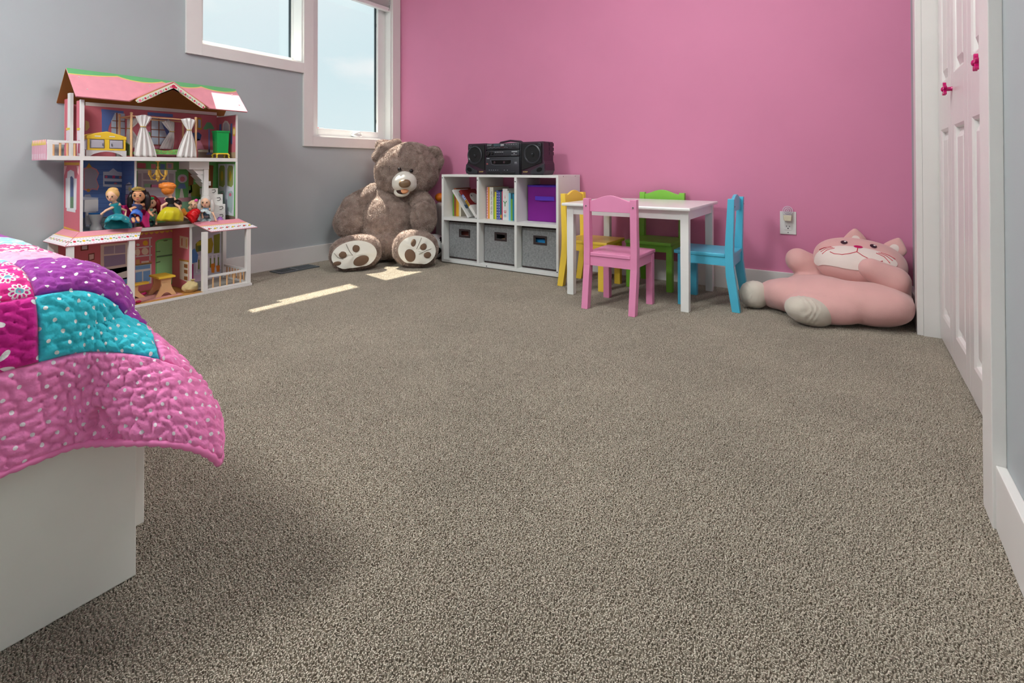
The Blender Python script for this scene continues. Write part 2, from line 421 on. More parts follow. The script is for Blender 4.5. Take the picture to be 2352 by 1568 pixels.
# added fill lamps, out of view: brighten the room beyond its window light
def fill_lamp(x, y, k, label):
    lp = thing('fill_lamp', label, 'lamp', (x, y, CZ), 'added round fill lamps')
    MB().lathe([(.34, 0), (.35, -.02), (.34, -.03)], (x, y, CZ), (0, 0, 1), 40).build('fill_lamp_base', M_trim, lp, lp.location, 'auto')
    MB().lathe([(.33, -.03), (.34, -.05), (.30, -.09), (.20, -.12), (.05, -.13)], (x, y, CZ), (0, 0, 1), 40).build('fill_lamp_glass', emis('fill_lamp_glass', (.97, 1, .985, 1), FILL_POWER * k), lp, lp.location, 'auto')
fill_lamp(-1.95, -.75, 1.0, 'added round white fill lamp on the unseen ceiling above the bed')
fill_lamp(-.62, 1.45, .37, 'added round white fill lamp on the unseen ceiling above the open carpet')

# bifold closet doors
M_door = mat('white_door_paint', (222, 217, 214), .28, .5)
M_knob = mat('magenta_glass_knob', (220, 6, 120), .12, .6, trans=.35)
DX = .2762
n_leaf = 4; lw = (CF - CN - .016) / n_leaf
for i in range(n_leaf):
    y1 = CF - .008 - i * lw; y0 = y1 - lw + .003
    e = bpy.data.objects.new('door_%d' % (i + 1), None); COL.objects.link(e); e.location = (DX, (y0 + y1) / 2, .012); struct(e)
    og = e.location
    st = .058; T = .03
    p_lo = (.10, .795); p_up = (.965, 1.93)
    fr = MB()
    fr.box(DX, DX + T, y0, y0 + st, .012, 2.035, .0015).box(DX, DX + T, y1 - st, y1, .012, 2.035, .0015)
    for a, b in ((.012, p_lo[0]), (p_lo[1], p_up[0]), (p_up[1], 2.035)): fr.box(DX, DX + T, y0 + st, y1 - st, a, b)
    fr.build('door_frame', M_door, e, og)
    for (a, b) in (p_lo, p_up):
        q = MB(); c = .026; d1 = .013
        A = (y0 + st, y1 - st)
        # bevelled moulding down to recess and raised field
        def ring(o0, x0_, o1, x1_):
            r0 = [(A[0] + o0, a + o0), (A[1] - o0, a + o0), (A[1] - o0, b - o0), (A[0] + o0, b - o0)]
            r1 = [(A[0] + o1, a + o1), (A[1] - o1, a + o1), (A[1] - o1, b - o1), (A[0] + o1, b - o1)]
            vs = [(x0_, *p) for p in r0] + [(x1_, *p) for p in r1]
            q._add(vs, [(k, (k + 1) % 4, 4 + (k + 1) % 4, 4 + k) for k in range(4)])
        ring(0, DX, .008, DX + .004); ring(.008, DX + .004, .012, DX + d1); ring(.012, DX + d1, .02, DX + d1); ring(.02, DX + d1, .042, DX + .003)
        o = .042; q._add([(DX + .003, A[0] + o, a + o), (DX + .003, A[1] - o, a + o), (DX + .003, A[1] - o, b - o), (DX + .003, A[0] + o, b - o)], [(0, 1, 2, 3)])
        q.build('panel', M_door, e, og)
    if i in (1, 2):
        yk = y1 - .028 if i == 1 else y0 + .045; zk = .916
        k = MB(); k.lathe([(.009, 0), (.007, -.003), (.0065, -.014), (.008, -.016)], (DX + .001, yk, zk), (1, 0, 0), 14)
        kn = k.build('knob_stem', M_knob, e, og, 'auto')
        fl = MB(); pts = []
        for j in range(60):
            t = 2 * math.pi * j / 60; rr = .0165 + .0065 * math.cos(5 * t); pts.append((DX - .015, yk + rr * math.sin(t), zk + rr * math.cos(t)))
        fl.plate(pts, (-1, 0, 0), .009); fl.ell((DX - .024, yk, zk), (.005, .008, .008))
        fl.build('flower_knob', M_knob, e, og, bev=.0015)
# floor register
M_reg = mat('grey_metal_register', (96, 104, 108), .45, .5, metal=.3)
rg = thing('floor_register', 'grey metal heating register set in the carpet by the left wall', 'vent', (-2.995, 1.92, 0)); og = rg.location
x0, x1, y0, y1 = -3.06, -2.935, 1.785, 2.06
f = MB()
for a in ((x0, x0 + .016, y0, y1), (x1 - .016, x1, y0, y1), (x0 + .016, x1 - .016, y0, y0 + .014), (x0 + .016, x1 - .016, y1 - .014, y1), (x0 + .016, x1 - .016, 1.905, 1.925)): f.box(a[0], a[1], a[2], a[3], 0.0005, .007, .001)
f.build('rim', M_reg, rg, og)
MB().box(x0 + .01, x1 - .01, y0 + .01, y1 - .01, .0003, .001).build('duct_opening', mat('register_dark', (30, 34, 38), .8), rg, og)
for k in range(20):
    yy = y0 + .018 + k * .0122
    if abs(yy + .003 - 1.915) < .014: continue
    MB().box(x0 + .016, x1 - .016, yy, yy + .005, .001, .005).build('slat', M_reg, rg, og)

# ================================================================== TABLE AND CHAIRS
M_white = mat('white_painted_wood', (240, 242, 238), .24, .5)
M_screw = mat('screw_metal', (120, 118, 118), .4, metal=.7)
tb = thing('play_table', 'low white wooden play table with four square legs', 'table', (-.925, 2.588, 0)); og = tb.location
MB().box(-1.25, -.60, 2.305, 2.872, .4605, .4755, .005).build('tabletop', M_white, tb, og)
for (x, y) in ((-1.235, 2.337), (-.653, 2.337), (-1.235, 2.806), (-.653, 2.806)):
    MB().prism([(x + .001, 0), (x + .037, 0), (x + .038, .4605), (x, .4605)], 'y', y, y + .034).build('leg', M_white, tb, og, bev=.002)
for a in ((-1.197, -.653, 2.340, 2.358), (-1.197, -.653, 2.816, 2.834), (-1.230, -1.212, 2.371, 2.806), (-.638, -.620, 2.371, 2.806)):
    MB().box(a[0], a[1], a[2], a[3], .417, .4605).build('apron', M_white, tb, og)

def make_chair(col, label, loc, rotz):
    m = mat('chair_paint_%d_%d_%d' % col, col, .3, .45, var=.02)
    t = thing('kids_chair', label, 'chair', loc, 'painted wooden children chairs around the white table', rotz)
    # local: chair faces +y, centred
    hw = .13; yb = -.125; yf = .125; pw = .031
    for s in (-1, 1):
        x0 = s * hw - (pw if s > 0 else 0); x1 = x0 + pw
        # rear post: vertical above the seat, raked back below
        MB().prism([(yb - .028, 0), (yb + .006, 0), (yb + .032, .16), (yb + .036, .28), (yb + .022, .513), (yb - .006, .513), (yb, .28), (yb - .002, .2)], 'x', x0, x1).build('rear_leg', m, t, bev=.002)
        MB().box(x0 + (.004 if s < 0 else -.004), x1 + (.004 if s < 0 else -.004), yf - .034, yf, 0, .243, .002).build('front_leg', m, t)
        MB().disc((s * (hw - pw / 2), yb - .0065, .478), (0, -1, 0), .0035, .0035, .001).build('screw', M_screw, t)
        MB().box(s * hw - (.022 if s > 0 else -.008), s * hw - (.008 if s > 0 else -.022), yb + .033, yf - .034, .205, .243).build('side_rail', m, t)
    MB().box(-hw + pw, hw - pw, yb + .006, yb + .02, .200, .243).build('back_rail', m, t)
    MB().box(-hw + pw, hw - pw, yf - .03, yf - .016, .205, .243).build('front_rail', m, t)
    MB().box(-hw + .004, hw - .004, yb + .036, yf + .018, .244, .261, .004).box(-hw + pw + .001, hw - pw - .001, yb + .002, yb + .04, .244, .261, .003).build('seat', m, t)
    pl = [(-hw + pw - .004, .452), (hw - pw + .004, .452), (hw - pw + .004, .498)]
    for k in range(15):
        u = 1 - k / 14; x = (-hw + pw) + (2 * hw - 2 * pw) * u
        pl.append((x, .503 + .026 * (0.5 - 0.5 * math.cos(2 * math.pi * u)) ** .8))
    pl.append((-hw + pw - .004, .498))
    MB().prism(pl, 'y', yb + .004, yb + .018).build('crest_rail', m, t, bev=.002)
    return t
make_chair((232, 146, 186), 'pink wooden kids chair with its back to the room, in front of the table', (-.923, 2.287, 0), 0)
make_chair((128, 196, 66), 'green wooden kids chair between the white table and the pink wall', (-.912, 2.785, 0), math.pi)
make_chair((252, 216, 78), 'yellow wooden kids chair between the cube shelf and the white table', (-1.213, 2.60, 0), -math.pi / 2)
make_chair((84, 190, 220), 'sky blue wooden kids chair at the table end next to the pink plush cat', (-.575, 2.585, 0), math.pi / 2)

# ================================================================== CUBE SHELF
M_mel = mat('white_melamine', (228, 229, 226), .4, .4)
M_cam = mat('cam_hole', (70, 70, 72), .6)
SX0, SX1, SY0, SY1 = -2.376, -1.450, 2.639, 2.926
sh = thing('cube_shelf', 'white six-cube storage shelf standing against the pink wall', 'shelf', ((SX0 + SX1) / 2, 2.78, 0)); og = sh.location
cols = [(SX0, SX0 + .018), (-2.067, -2.050), (-1.767, -1.749), (SX1 - .016, SX1)]
MB().box(SX0, SX1, SY0, SY1, .596, .612, .001).build('top_board', M_mel, sh, og)
MB().box(SX0, SX1, SY0, SY1, .006, .025, .001).build('bottom_board', M_mel, sh, og)
for i, c in enumerate(cols):
    MB().box(c[0], c[1], SY0 + (.001 if 0 < i < 3 else 0), SY1, .025, .596, .001).build('side_panel' if i in (0, 3) else 'divider', M_mel, sh, og)
for i in range(3):
    MB().box(cols[i][1], cols[i + 1][0], SY0 + .001, SY1 - .002, .295, .315).build('middle_shelf', M_mel, sh, og)
    MB().box(cols[i][1], cols[i + 1][0], SY1 - .02, SY1 - .006, .025, .11).build('back_rail', M_mel, sh, og)
for (x, z) in ((cols[0][0] + .007, .588), (cols[1][0] + .007, .575), (cols[2][0] + .008, .57), (cols[3][0] + .007, .035), (-1.985, .0145)):
    MB().disc((x, SY0 - .0002, z), (0, -1, 0), .004, .004, .0006, seg=12).build('cam_hole', M_cam, sh, og)
for y in (2.70, 2.86):
    MB().disc((SX1 + .0001, y, .604), (1, 0, 0), .003, .003, .0006, seg=12).build('cam_hole', M_cam, sh, og)

def weave_mat(key, c0, c1):
    m = bpy.data.materials.new(key); m.use_nodes = True; n = m.node_tree; b = n.nodes['Principled BSDF']; l = n.links.new; N = n.nodes.new
    b.inputs['Roughness'].default_value = .9; b.inputs['Specular IOR Level'].default_value = .15
    tc = N('ShaderNodeTexCoord'); fac = []
    for sc in ((900, 900, 60), (60, 60, 900)):
        mp = N('ShaderNodeMapping'); mp.inputs['Scale'].default_value = sc; nz = N('ShaderNodeTexNoise'); nz.inputs['Scale'].default_value = 1.0; nz.inputs['Detail'].default_value = 2
        l(tc.outputs['Object'], mp.inputs[0]); l(mp.outputs[0], nz.inputs['Vector']); fac.append(nz)
    mx = N('ShaderNodeMath'); mx.operation = 'ADD'; l(fac[0].outputs['Fac'], mx.inputs[0]); l(fac[1].outputs['Fac'], mx.inputs[1])
    r = N('ShaderNodeValToRGB'); mr = N('ShaderNodeMapRange'); mr.inputs[1].default_value = .7; mr.inputs[2].default_value = 1.3; l(mx.outputs[0], mr.inputs[0]); l(mr.outputs[0], r.inputs[0])
    r.color_ramp.elements[0].color = lin(c0); r.color_ramp.elements[1].color = lin(c1); l(r.outputs[0], b.inputs['Base Color'])
    bu = N('ShaderNodeBump'); bu.inputs['Strength'].default_value = .3; bu.inputs['Distance'].default_value = .001; l(mx.outputs[0], bu.inputs['Height']); l(bu.outputs[0], b.inputs['Normal'])
    return m
M_bin = weave_mat('grey_linen', (98, 100, 102), (168, 170, 170))
M_bind = mat('dark_brown_binding', (52, 40, 40), .7)
names = ['grey fabric storage bin in the lower left cube of the shelf', 'grey fabric storage bin in the lower middle cube of the shelf', 'grey fabric storage bin in the lower right cube of the shelf']
handles = []
for i in range(3):
    x0, x1 = cols[i][1] + .008, cols[i + 1][0] - .006; y0, y1 = 2.694, 2.90; z0, z1 = .027, .278
    b = thing('storage_bin', names[i], 'bin', ((x0 + x1) / 2, (y0 + y1) / 2, .0255), 'grey fabric bins'); og = b.location
    hx = (x0 + x1) / 2 - .003; hz = .206; a, h = .036, .015
    f = MB()     # front with handle window
    for q in ((x0, hx - a, z0, z1), (hx + a, x1, z0, z1), (hx - a, hx + a, z0, hz - h), (hx - a, hx + a, hz + h, z1)):
        f.box(q[0], q[1], y0, y0 + .006, q[2], q[3])
    f.build('front', M_bin, b, og)
    MB().box(x0, x0 + .006, y0 + .006, y1, z0, z1).box(x1 - .006, x1, y0 + .006, y1, z0, z1).box(x0 + .006, x1 - .006, y1 - .006, y1, z0, z1).box(x0 + .006, x1 - .006, y0 + .006, y1 - .006, z0, z0 + .005).build('body', M_bin, b, og)
    MB().box(x0 - .001, x1 + .001, y0 - .0015, y1 + .0005, z1 - .001, z1 + .01).build('top_binding', M_bind, b, og)
    MB().box(x0 - .0005, x1 + .0005, y0 - .0012, y0 + .002, z0 - .001, z0 + .009).build('bottom_binding', M_bind, b, og)
    g = MB(); o = .013
    for q in ((hx - a - o, hx - a, hz - h - o, hz + h + o), (hx + a, hx + a + o, hz - h - o, hz + h + o), (hx - a, hx + a, hz - h - o, hz - h), (hx - a, hx + a, hz + h, hz + h + o)):
        g.box(q[0], q[1], y0 - .002, y0, q[2], q[3])
    g.build('handle_frame', M_bind, b, og)
    handles.append((hx, hz, y0))
# things glimpsed through the handle windows
hx, hz, y = handles[0]
tag(MB().box(hx - .08, hx + .09, y + .05, y + .15, .033, hz + .004, .012).build('toy_block', colr(150, 80, 70, .6), None, (hx, y + .1, .033)), 'reddish brown toy seen through the handle of the lower left bin', 'toy')
hx, hz, y = handles[1]
tag(MB().ell((hx - .012, y + .075, .1115 ), (.068, .062, .0785), seg=24, rings=16).build('toy_ball', colr(215, 180, 140, .5), None, (hx, y + .075, .033), 'all'), 'beige ball seen through the handle of the lower middle bin', 'ball')
hx, hz, y = handles[2]
tag(MB().box(hx - .07, hx + .05, y + .03, y + .12, .033, hz + .003, .004).build('toy_box', colr(40, 150, 215, .5), None, (hx, y + .07, .033)), 'bright blue box seen through the handle of the lower right bin', 'toy')

# purple bin
M_pur = mat('purple_nonwoven', (126, 38, 138), .85, .2, bump=.15, bscale=500); M_pur2 = mat('violet_binding', (96, 56, 200), .7)
x0, x1, y0, y1, z0, z1 = cols[2][1] + .012, cols[3][0] - .006, 2.755, 2.905, .3165, .535
b = thing('purple_bin', 'purple fabric storage bin with violet handle in the upper right cube', 'bin', ((x0 + x1) / 2, (y0 + y1) / 2, .3155)); og = b.location
w = MB()
w.box(x0, x1, y0, y0 + .004, z0, z1).box(x0, x1, y1 - .004, y1, z0, z1).box(x0, x0 + .004, y0 + .004, y1 - .004, z0, z1).box(x1 - .004, x1, y0 + .004, y1 - .004, z0, z1).box(x0 + .004, x1 - .004, y0 + .004, y1 - .004, z0, z0 + .004)
w.build('body', M_pur, b, og)
w = MB()
for a in ((x0 - .002, x1 + .002, y0 - .002, y0 + .004), (x0 - .002, x1 + .002, y1 - .004, y1 + .002), (x0 - .002, x0 + .004, y0, y1), (x1 - .004, x1 + .002, y0, y1)): w.box(a[0], a[1], a[2], a[3], z1, z1 + .01)
w.build('rim_binding', M_pur2, b, og)
hp = [(x0 + .055 + k * .0155, y0 - .002 - .012 * math.sin(math.pi * k / 9), .463) for k in range(10)]
w = MB(); vs = []
for p in hp: vs += [(p[0], p[1], p[2] - .013), (p[0], p[1], p[2] + .013)]
w._add(vs, [(2 * k, 2 * k + 2, 2 * k + 3, 2 * k + 1) for k in range(9)])
ho = w.build('handle', M_pur2, b, og); so = ho.modifiers.new('s', 'SOLIDIFY'); so.thickness = .0025

# ------------------------------------------------------------------ books
M_page = mat('book_pages', (232, 228, 215), .9, bump=.2, bscale=900)
def book(x0, x1, zt, y0, y1, col, label, dots=None, txt=None, tcol=(40, 40, 44), z0=.3155):
    t = thing('book', label, 'book', ((x0 + x1) / 2, (y0 + y1) / 2, z0), 'books in the cube shelf'); og = t.location
    c = colr(*col); th = min(.0022, (x1 - x0) * .2)
    MB().box(x0, x0 + th, y0, y1, z0, zt).box(x1 - th, x1, y0, y1, z0, zt).box(x0 + th, x1 - th, y0, y0 + .003, z0, zt).build('cover', c, t, og)
    MB().box(x0 + th, x1 - th, y0 + .003, y1 - .004, z0 + .003, zt - .003).build('pages', M_page, t, og)
    if dots:
        d = MB(); n = int((zt - z0) / .018)
        for k in range(n): d.disc(((x0 + x1) / 2, y0 - .0001, z0 + .01 + k * .018), (0, -1, 0), .0028, .0028, .0005, seg=10)
        d.build('spine_dots', colr(*dots), t, og)
    if txt:
        m = basis(Vector(((x0 + x1) / 2, y0 - .0002, (z0 + zt) / 2)) - og, (0, 0, -1), (1, 0, 0))
        text_mesh(txt[0], txt[1], 'spine_lettering', colr(*tcol), t, m, .0003)
    return t
# upper middle cube
yb = 2.715
u = cols[1][1] + .010
bk = [(.010, .528, (225, 150, 165), 'thin rose pink book at the left end of the middle row', (250, 240, 240), None),
      (.014, .528, (232, 160, 60), 'orange spined book second from the left in the middle row', None, None),
      (.028, .527, (226, 224, 212), 'tall white book with a long printed title on its spine', None, ('NO NO NO YES NO', .017)),
      (.011, .462, (128, 176, 40), 'lime green thin book behind the yellow spine', None, None),
      (.016, .497, (214, 204, 60), 'yellow spined book in the middle row', None, None),
      (.014, .508, (58, 84, 150), 'navy blue book with white dotted spine, left of the pair', (225, 228, 240), None),
      (.012, .500, (92, 92, 168), 'violet blue book with white dotted spine, right of the pair', (220, 222, 240), None),
      (.016, .499, (40, 104, 110), 'dark teal picture book with a yellow patch', None, None),
      (.008, .503, (190, 20, 80), 'thin crimson book beside the white lettered book', None, None),
      (.036, .520, (222, 222, 220), 'thick white book with green and red letters on the spine', None, None),
      (.008, .507, (236, 234, 230), 'thin white spine next to the sky blue book', None, None),
      (.016, .492, (120, 190, 214), 'pale sky blue book in the middle row', None, None),
      (.012, .455, (120, 176, 70), 'short leaf green book in the middle row', None, None),
      (.016, .487, (36, 138, 170), 'blue green book in the middle row', None, None),
      (.010, .455, (90, 176, 200), 'slim light blue book leaning by the right divider', None, None),
      (.024, .466, (8, 86, 130), 'dark blue book with a yellow sun picture at the right end', None, None)]
tot = sum(b[0] for b in bk); avail = cols[2][0] - .003 - u; k_ = avail / tot
lst = []
for i, (w_, zt, c, lab, dots, txt) in enumerate(bk):
    dy = [0, .002, .001, .004, .003, 0, .002, .004, .001, 0, .003, .002, .004, .006, .003, .001][i]
    lst.append(book(u, u + w_ * k_ - .0006, zt, yb + dy - i * .0012, 2.895, c, lab, dots, txt)); u += w_ * k_
def spine_letter(t, ch, size, col, dz, dx=0, rot=False):
    me = t.children[0].data; ys = min(v.co.y for v in me.vertices)
    m = basis((dx, ys - .0003, dz), (1, 0, 0), (0, 0, 1))
    text_mesh(ch, size, 'spine_lettering', colr(*col), t, m, .0004)
spine_letter(lst[9], 'Y', .052, (20, 120, 60), .105); spine_letter(lst[9], 'u', .042, (190, 30, 60), .058); spine_letter(lst[9], 'i', .03, (190, 40, 50), .15); spine_letter(lst[9], '*', .05, (20, 140, 150), .018)
t = lst[15]; ys = min(v.co.y for v in t.children[0].data.vertices)
MB().disc((0, ys - .0002, .03), (0, -1, 0), .009, .009, .0005).build('cover_sun', colr(226, 170, 40), t)
MB().box(-.009, .009, ys - .0008, ys - .0002, 0.004, .012).build('cover_grass', colr(60, 150, 80), t)
t = lst[7]; ys = min(v.co.y for v in t.children[0].data.vertices)
MB().disc((0, ys - .0002, .022), (0, -1, 0), .006, .012, .0005).build('cover_patch', colr(200, 170, 50), t)
# upper left cube
u = cols[0][1] + .003; yb = 2.735
for (w_, zt, c, lab) in [(.010, .470, (92, 170, 50), 'grass green book at the far left of the upper left cube'),
                         (.020, .513, (150, 84, 56), 'rust brown book in the upper left cube'),
                         (.024, .448, (228, 168, 30), 'mustard yellow book in the upper left cube'),
                         (.010, .432, (228, 216, 186), 'cream book beside the mustard yellow book'),
                         (.010, .425, (236, 228, 206), 'thin ivory book under the leaning white book')]:
    book(u, u + w_ - .0006, zt, yb, 2.90, c, lab); u += w_
# two large books leaning to the left, tops outward
def lean_book(bx, ang, wd, ht, th, col, label, y0):
    t = thing('book', label, 'book', (bx, y0, .3158), 'books in the cube shelf')
    t.rotation_euler = (0, -ang, 0)
    MB().box(0, .002, 0, wd, 0, ht).box(th - .002, th, 0, wd, 0, ht).box(.002, th - .002, 0, .002, 0, ht).build('cover', col, t)
    MB().box(.002, th - .002, .002, wd - .004, .003, ht - .003).build('pages', M_page, t)
    return t
a1 = math.radians(38)
t1 = lean_book(-2.168, a1, .165, .232, .012, colr(214, 214, 210), 'large white picture book leaning left in the upper left cube', 2.672)
# front cover faces up-right (local +x)
MB().disc((.0121, .075, .105), (1, 0, 0), .026, .045, .0006).build('cover_print', colr(38, 34, 48), t1)
MB().disc((.0122, .072, .072), (1, 0, 0), .02, .014, .0008).build('cover_print', colr(190, 150, 60), t1)
MB().box(.0121, .0127, .02, .05, .07, .10).build('cover_print', colr(90, 120, 150), t1)
text_mesh('Ox', .03, 'cover_lettering', colr(120, 124, 140), t1, basis((.0122, .05, .185), (0, 1, 0), (0, 0, 1)), .0004)
t2 = lean_book(-2.106, math.radians(40), .165, .232, .020, colr(226, 224, 220), 'storybook with a red and grey cover leaning on the white picture book', 2.680)
q = MB(); pts = []
MB().box(.0201, .0206, .0, .165, .10, .232).build('cover_print', colr(118, 30, 30), t2)
MB().disc((.0206, .10, .15), (1, 0, 0), .052, .05, .0005).build('cover_print', colr(196, 190, 186), t2)
MB().disc((.0211, .12, .135), (1, 0, 0), .014, .011, .0005).build('cover_print', colr(34, 34, 46), t2)
MB().disc((.0211, .075, .175), (1, 0, 0), .005, .008, .0005).build('cover_print', colr(34, 34, 40), t2)
MB().tube([(.0213, .06, .125), (.0213, .085, .112), (.0213, .115, .112)], .0012, 6).build('cover_print', colr(50, 40, 46), t2)
MB().box(-.0002, .0202, -.0004, 0, .185, .232).build('spine_print', colr(118, 30, 30), t2)
MB().box(.001, .019, -.0008, -.0003, .150, .195).build('spine_print', colr(84, 110, 176), t2)
MB().box(.001, .019, -.0008, -.0003, .098, .148).build('spine_print', colr(110, 76, 20), t2)
text_mesh('ISLA', .019, 'spine_lettering', colr(226, 232, 244), t2, basis((.010, -.0010, .172), (0, 0, -1), (1, 0, 0)), .0003)
text_mesh('KOOK', .019, 'spine_lettering', colr(250, 200, 30), t2, basis((.010, -.0010, .122), (0, 0, -1), (1, 0, 0)), .0003)

# ================================================================== BOOMBOX
M_bb = mat('black_plastic', (20, 20, 24), .35, .5, bump=.05, bscale=800); M_bb2 = mat('dark_grey_plastic', (44, 46, 52), .32, .5)
M_grl = mat('speaker_grille', (16, 16, 19), .6, bump=.5, bscale=1400); M_sil = mat('silver_print', (170, 172, 176), .5); M_bbr = mat('boombox_side_plastic', (52, 26, 44), .4, .5)
BX0, BX1, BF, BB, BZ = -2.178, -1.560, 2.662, 2.80, .6125
bb = thing('boombox', 'black twin-speaker cassette boombox on top of the cube shelf', 'stereo', ((BX0 + BX1) / 2, 2.73, BZ)); og = bb.location
cx0, cx1 = -2.008, -1.736; zt = .820
def shell(x0, x1, y0, y1, z0, z1, name, m, bev=.008): return MB().box(x0, x1, y0, y1, z0, z1, bev).build(name, m, bb, og, 'auto')
shell(cx0, cx1, BF + .012, BB, BZ, zt - .004, 'center_body', M_bb)
# two speaker boxes with a flared foot
for s, (x0, x1) in ((-1, (BX0, cx0 - .004)), (1, (cx1 + .004, BX1))):
    sp = MB()
    out = x0 if s < 0 else x1
    pl = [(x0, BZ), (x1, BZ), (x1, zt), (x0, zt)]
    if s < 0: pl = [(x0 + .012, BZ), (x1, BZ), (x1, zt), (x0 + .014, zt), (x0 + .012, .70), (x0, .68), (x0 - .002, .64)]
    else: pl = [(x0, BZ), (x1 - .012, BZ), (x1 + .002, .64), (x1, .68), (x1 - .008, .70), (x1 - .010, zt), (x0, zt)]
    spk = sp.prism(pl, 'y', BF + .008, BB - .01).build('speaker_box', [M_bbr], bb, og, bev=.004)
    # grille face
    if s < 0: g = [(x0 + .02, zt - .012), (x1 - .006, zt - .012), (x1 - .006, .642), (x0 + .02, .69)]
    else: g = [(x0 + .006, zt - .012), (x1 - .02, zt - .012), (x1 - .02, .69), (x0 + .006, .642)]
    MB().prism(g, 'y', BF + .001, BF + .008).build('grille', M_grl, spk, (0, 0, 0)).location = -Vector(og)
    cxm = (x0 + x1) / 2 + (-.004 if s < 0 else .0)
    r = MB(); r.lathe([(.060, 0), (.062, .004), (.055, .006), (.050, .0)], (cxm, BF + .001, .742), (0, -1, 0), 36)
    k = r.build('speaker_ring', M_bb2, spk, (0, 0, 0), 'auto'); k.location = -Vector(og)
    r = MB(); r.lathe([(.050, .0005), (.03, -.001), (.016, .001), (.014, .005), (.0, .006)], (cxm, BF + .001, .742), (0, -1, 0), 30)
    k = r.build('speaker_cone', M_grl, spk, (0, 0, 0), 'auto'); k.location = -Vector(og)
    k = MB().ell((cxm, BF - .003, .742), (.007, .004, .007)).build('dust_cap', M_bb2, spk, (0, 0, 0), 'all'); k.location = -Vector(og)
    tx = x0 + .04 if s < 0 else x1 - .035
    r = MB(); r.lathe([(.012, 0), (.013, .003), (.007, .004), (.003, .001)], (tx, BF + .001, .798), (0, -1, 0), 20)
    k = r.build('tweeter', M_bb2, spk, (0, 0, 0), 'auto'); k.location = -Vector(og)
    # bass port
    fo = MB()
    if s < 0: fo.prism([(x0 + .006, .618), (x0 + .10, .618), (x0 + .10, .636), (x0 + .004, .682), (x0 - .001, .64)], 'y', BF - .002, BF + .008)
    else: fo.prism([(x1 - .006, .618), (x1 + .001, .64), (x1 - .004, .682), (x1 - .10, .636), (x1 - .10, .618)], 'y', BF - .002, BF + .008)
    k = fo.build('port_housing', M_bb2, spk, (0, 0, 0), bev=.003); k.location = -Vector(og)
    k = MB().disc((x0 + .034 if s < 0 else x1 - .034, BF - .0025, .645), (0, -1, 0), .021, .013, .001, rot=-.35 * s).build('bass_port', colr(4, 4, 5, .9), spk, (0, 0, 0)); k.location = -Vector(og)
    text_mesh('SHARP', .012, 'logo', mat('gold_print', (206, 180, 110), .4), spk, basis(Vector((x1 - .034 if s < 0 else x0 + .034, BF + .0005, .631)) - og, (1, 0, 0), (0, 0, 1)), .0005)
# rib stack on the right side (handles of the speaker box)
for k in range(3):
    MB().box(BX1 - .012, BX1 - .006, BB - .06, BB - .006, .735 + k * .028, .757 + k * .028, .003).build('side_rib', M_bbr, bb, og)
def face(z0, z1, name, y=BF): return MB().box(cx0 + .004, cx1 - .006, y, BF + .02, z0, z1, .005).build(name, M_bb2, bb, og, 'auto')
f1 = face(.775, .816, 'tuner_panel'); f2 = face(.732, .771, 'control_panel'); f3 = face(.615, .728, 'cassette_panel', BF - .004)
def onf(p, o): o.location = -Vector(og) if o.location.length == 0 else o.location; return o
def mini(x0, x1, z0, z1, name, m, par, y=BF): 
    k = MB().box(x0, x1, y - .0012, y + .001, z0, z1).build(name, m, par, og); return k
text_mesh('SHARP', .0125, 'logo', M_sil, f1, basis(Vector((cx0 + .030, BF - .0006, .806)) - og, (1, 0, 0), (0, 0, 1)), .0004)
M_lcd = mat('lcd_window', (66, 84, 92), .2, .6); M_red = colr(150, 60, 66)
mini(cx0 + .066, cx0 + .12, .797, .813, 'display', M_lcd, f1); mini(cx0 + .122, cx0 + .130, .798, .812, 'display_digit', M_sil, f1); mini(cx0 + .132, cx0 + .146, .799, .811, 'display_digit', M_sil, f1)
mini(cx0 + .014, cx0 + .185, .778, .793, 'dial_scale', colr(34, 36, 42, .3), f1)
for k in range(16):
    mini(cx0 + .02 + k * .010, cx0 + .0265 + k * .010, .787 + (k % 3) * .0012, .7885 + (k % 3) * .0012, 'dial_mark', M_red if k in (10, 11, 12) else M_sil, f1, BF - .001)
for k in range(5): mini(cx0 + .165 + k * .018, cx0 + .174 + k * .018, .806, .8078, 'print_mark', M_sil, f1)
mini(cx0 + .21, cx0 + .24, .782, .792, 'button', M_bb, f1)
for (dx, r_) in ((.022, .016), (.054, .010)):
    MB().lathe([(r_, 0), (r_ * .95, .010), (r_ * .8, .012), (.0, .012)], (cx0 + dx, BF + .001, .751), (0, -1, 0), 24).build('knob', M_bb, f2, og, 'auto')
for k in range(4): mini(cx0 + .075 + k * .018, cx0 + .088 + k * .018, .757, .760, 'print_mark', M_sil, f2); mini(cx0 + .078 + k * .018, cx0 + .084 + k * .018, .742, .750, 'slider', M_bb, f2)
mini(cx1 - .065, cx1 - .022, .757, .763, 'print_mark', M_sil, f2); mini(cx1 - .068, cx1 - .024, .738, .740, 'print_mark', M_sil, f2); mini(cx1 - .05, cx1 - .04, .746, .750, 'print_mark', M_sil, f2)
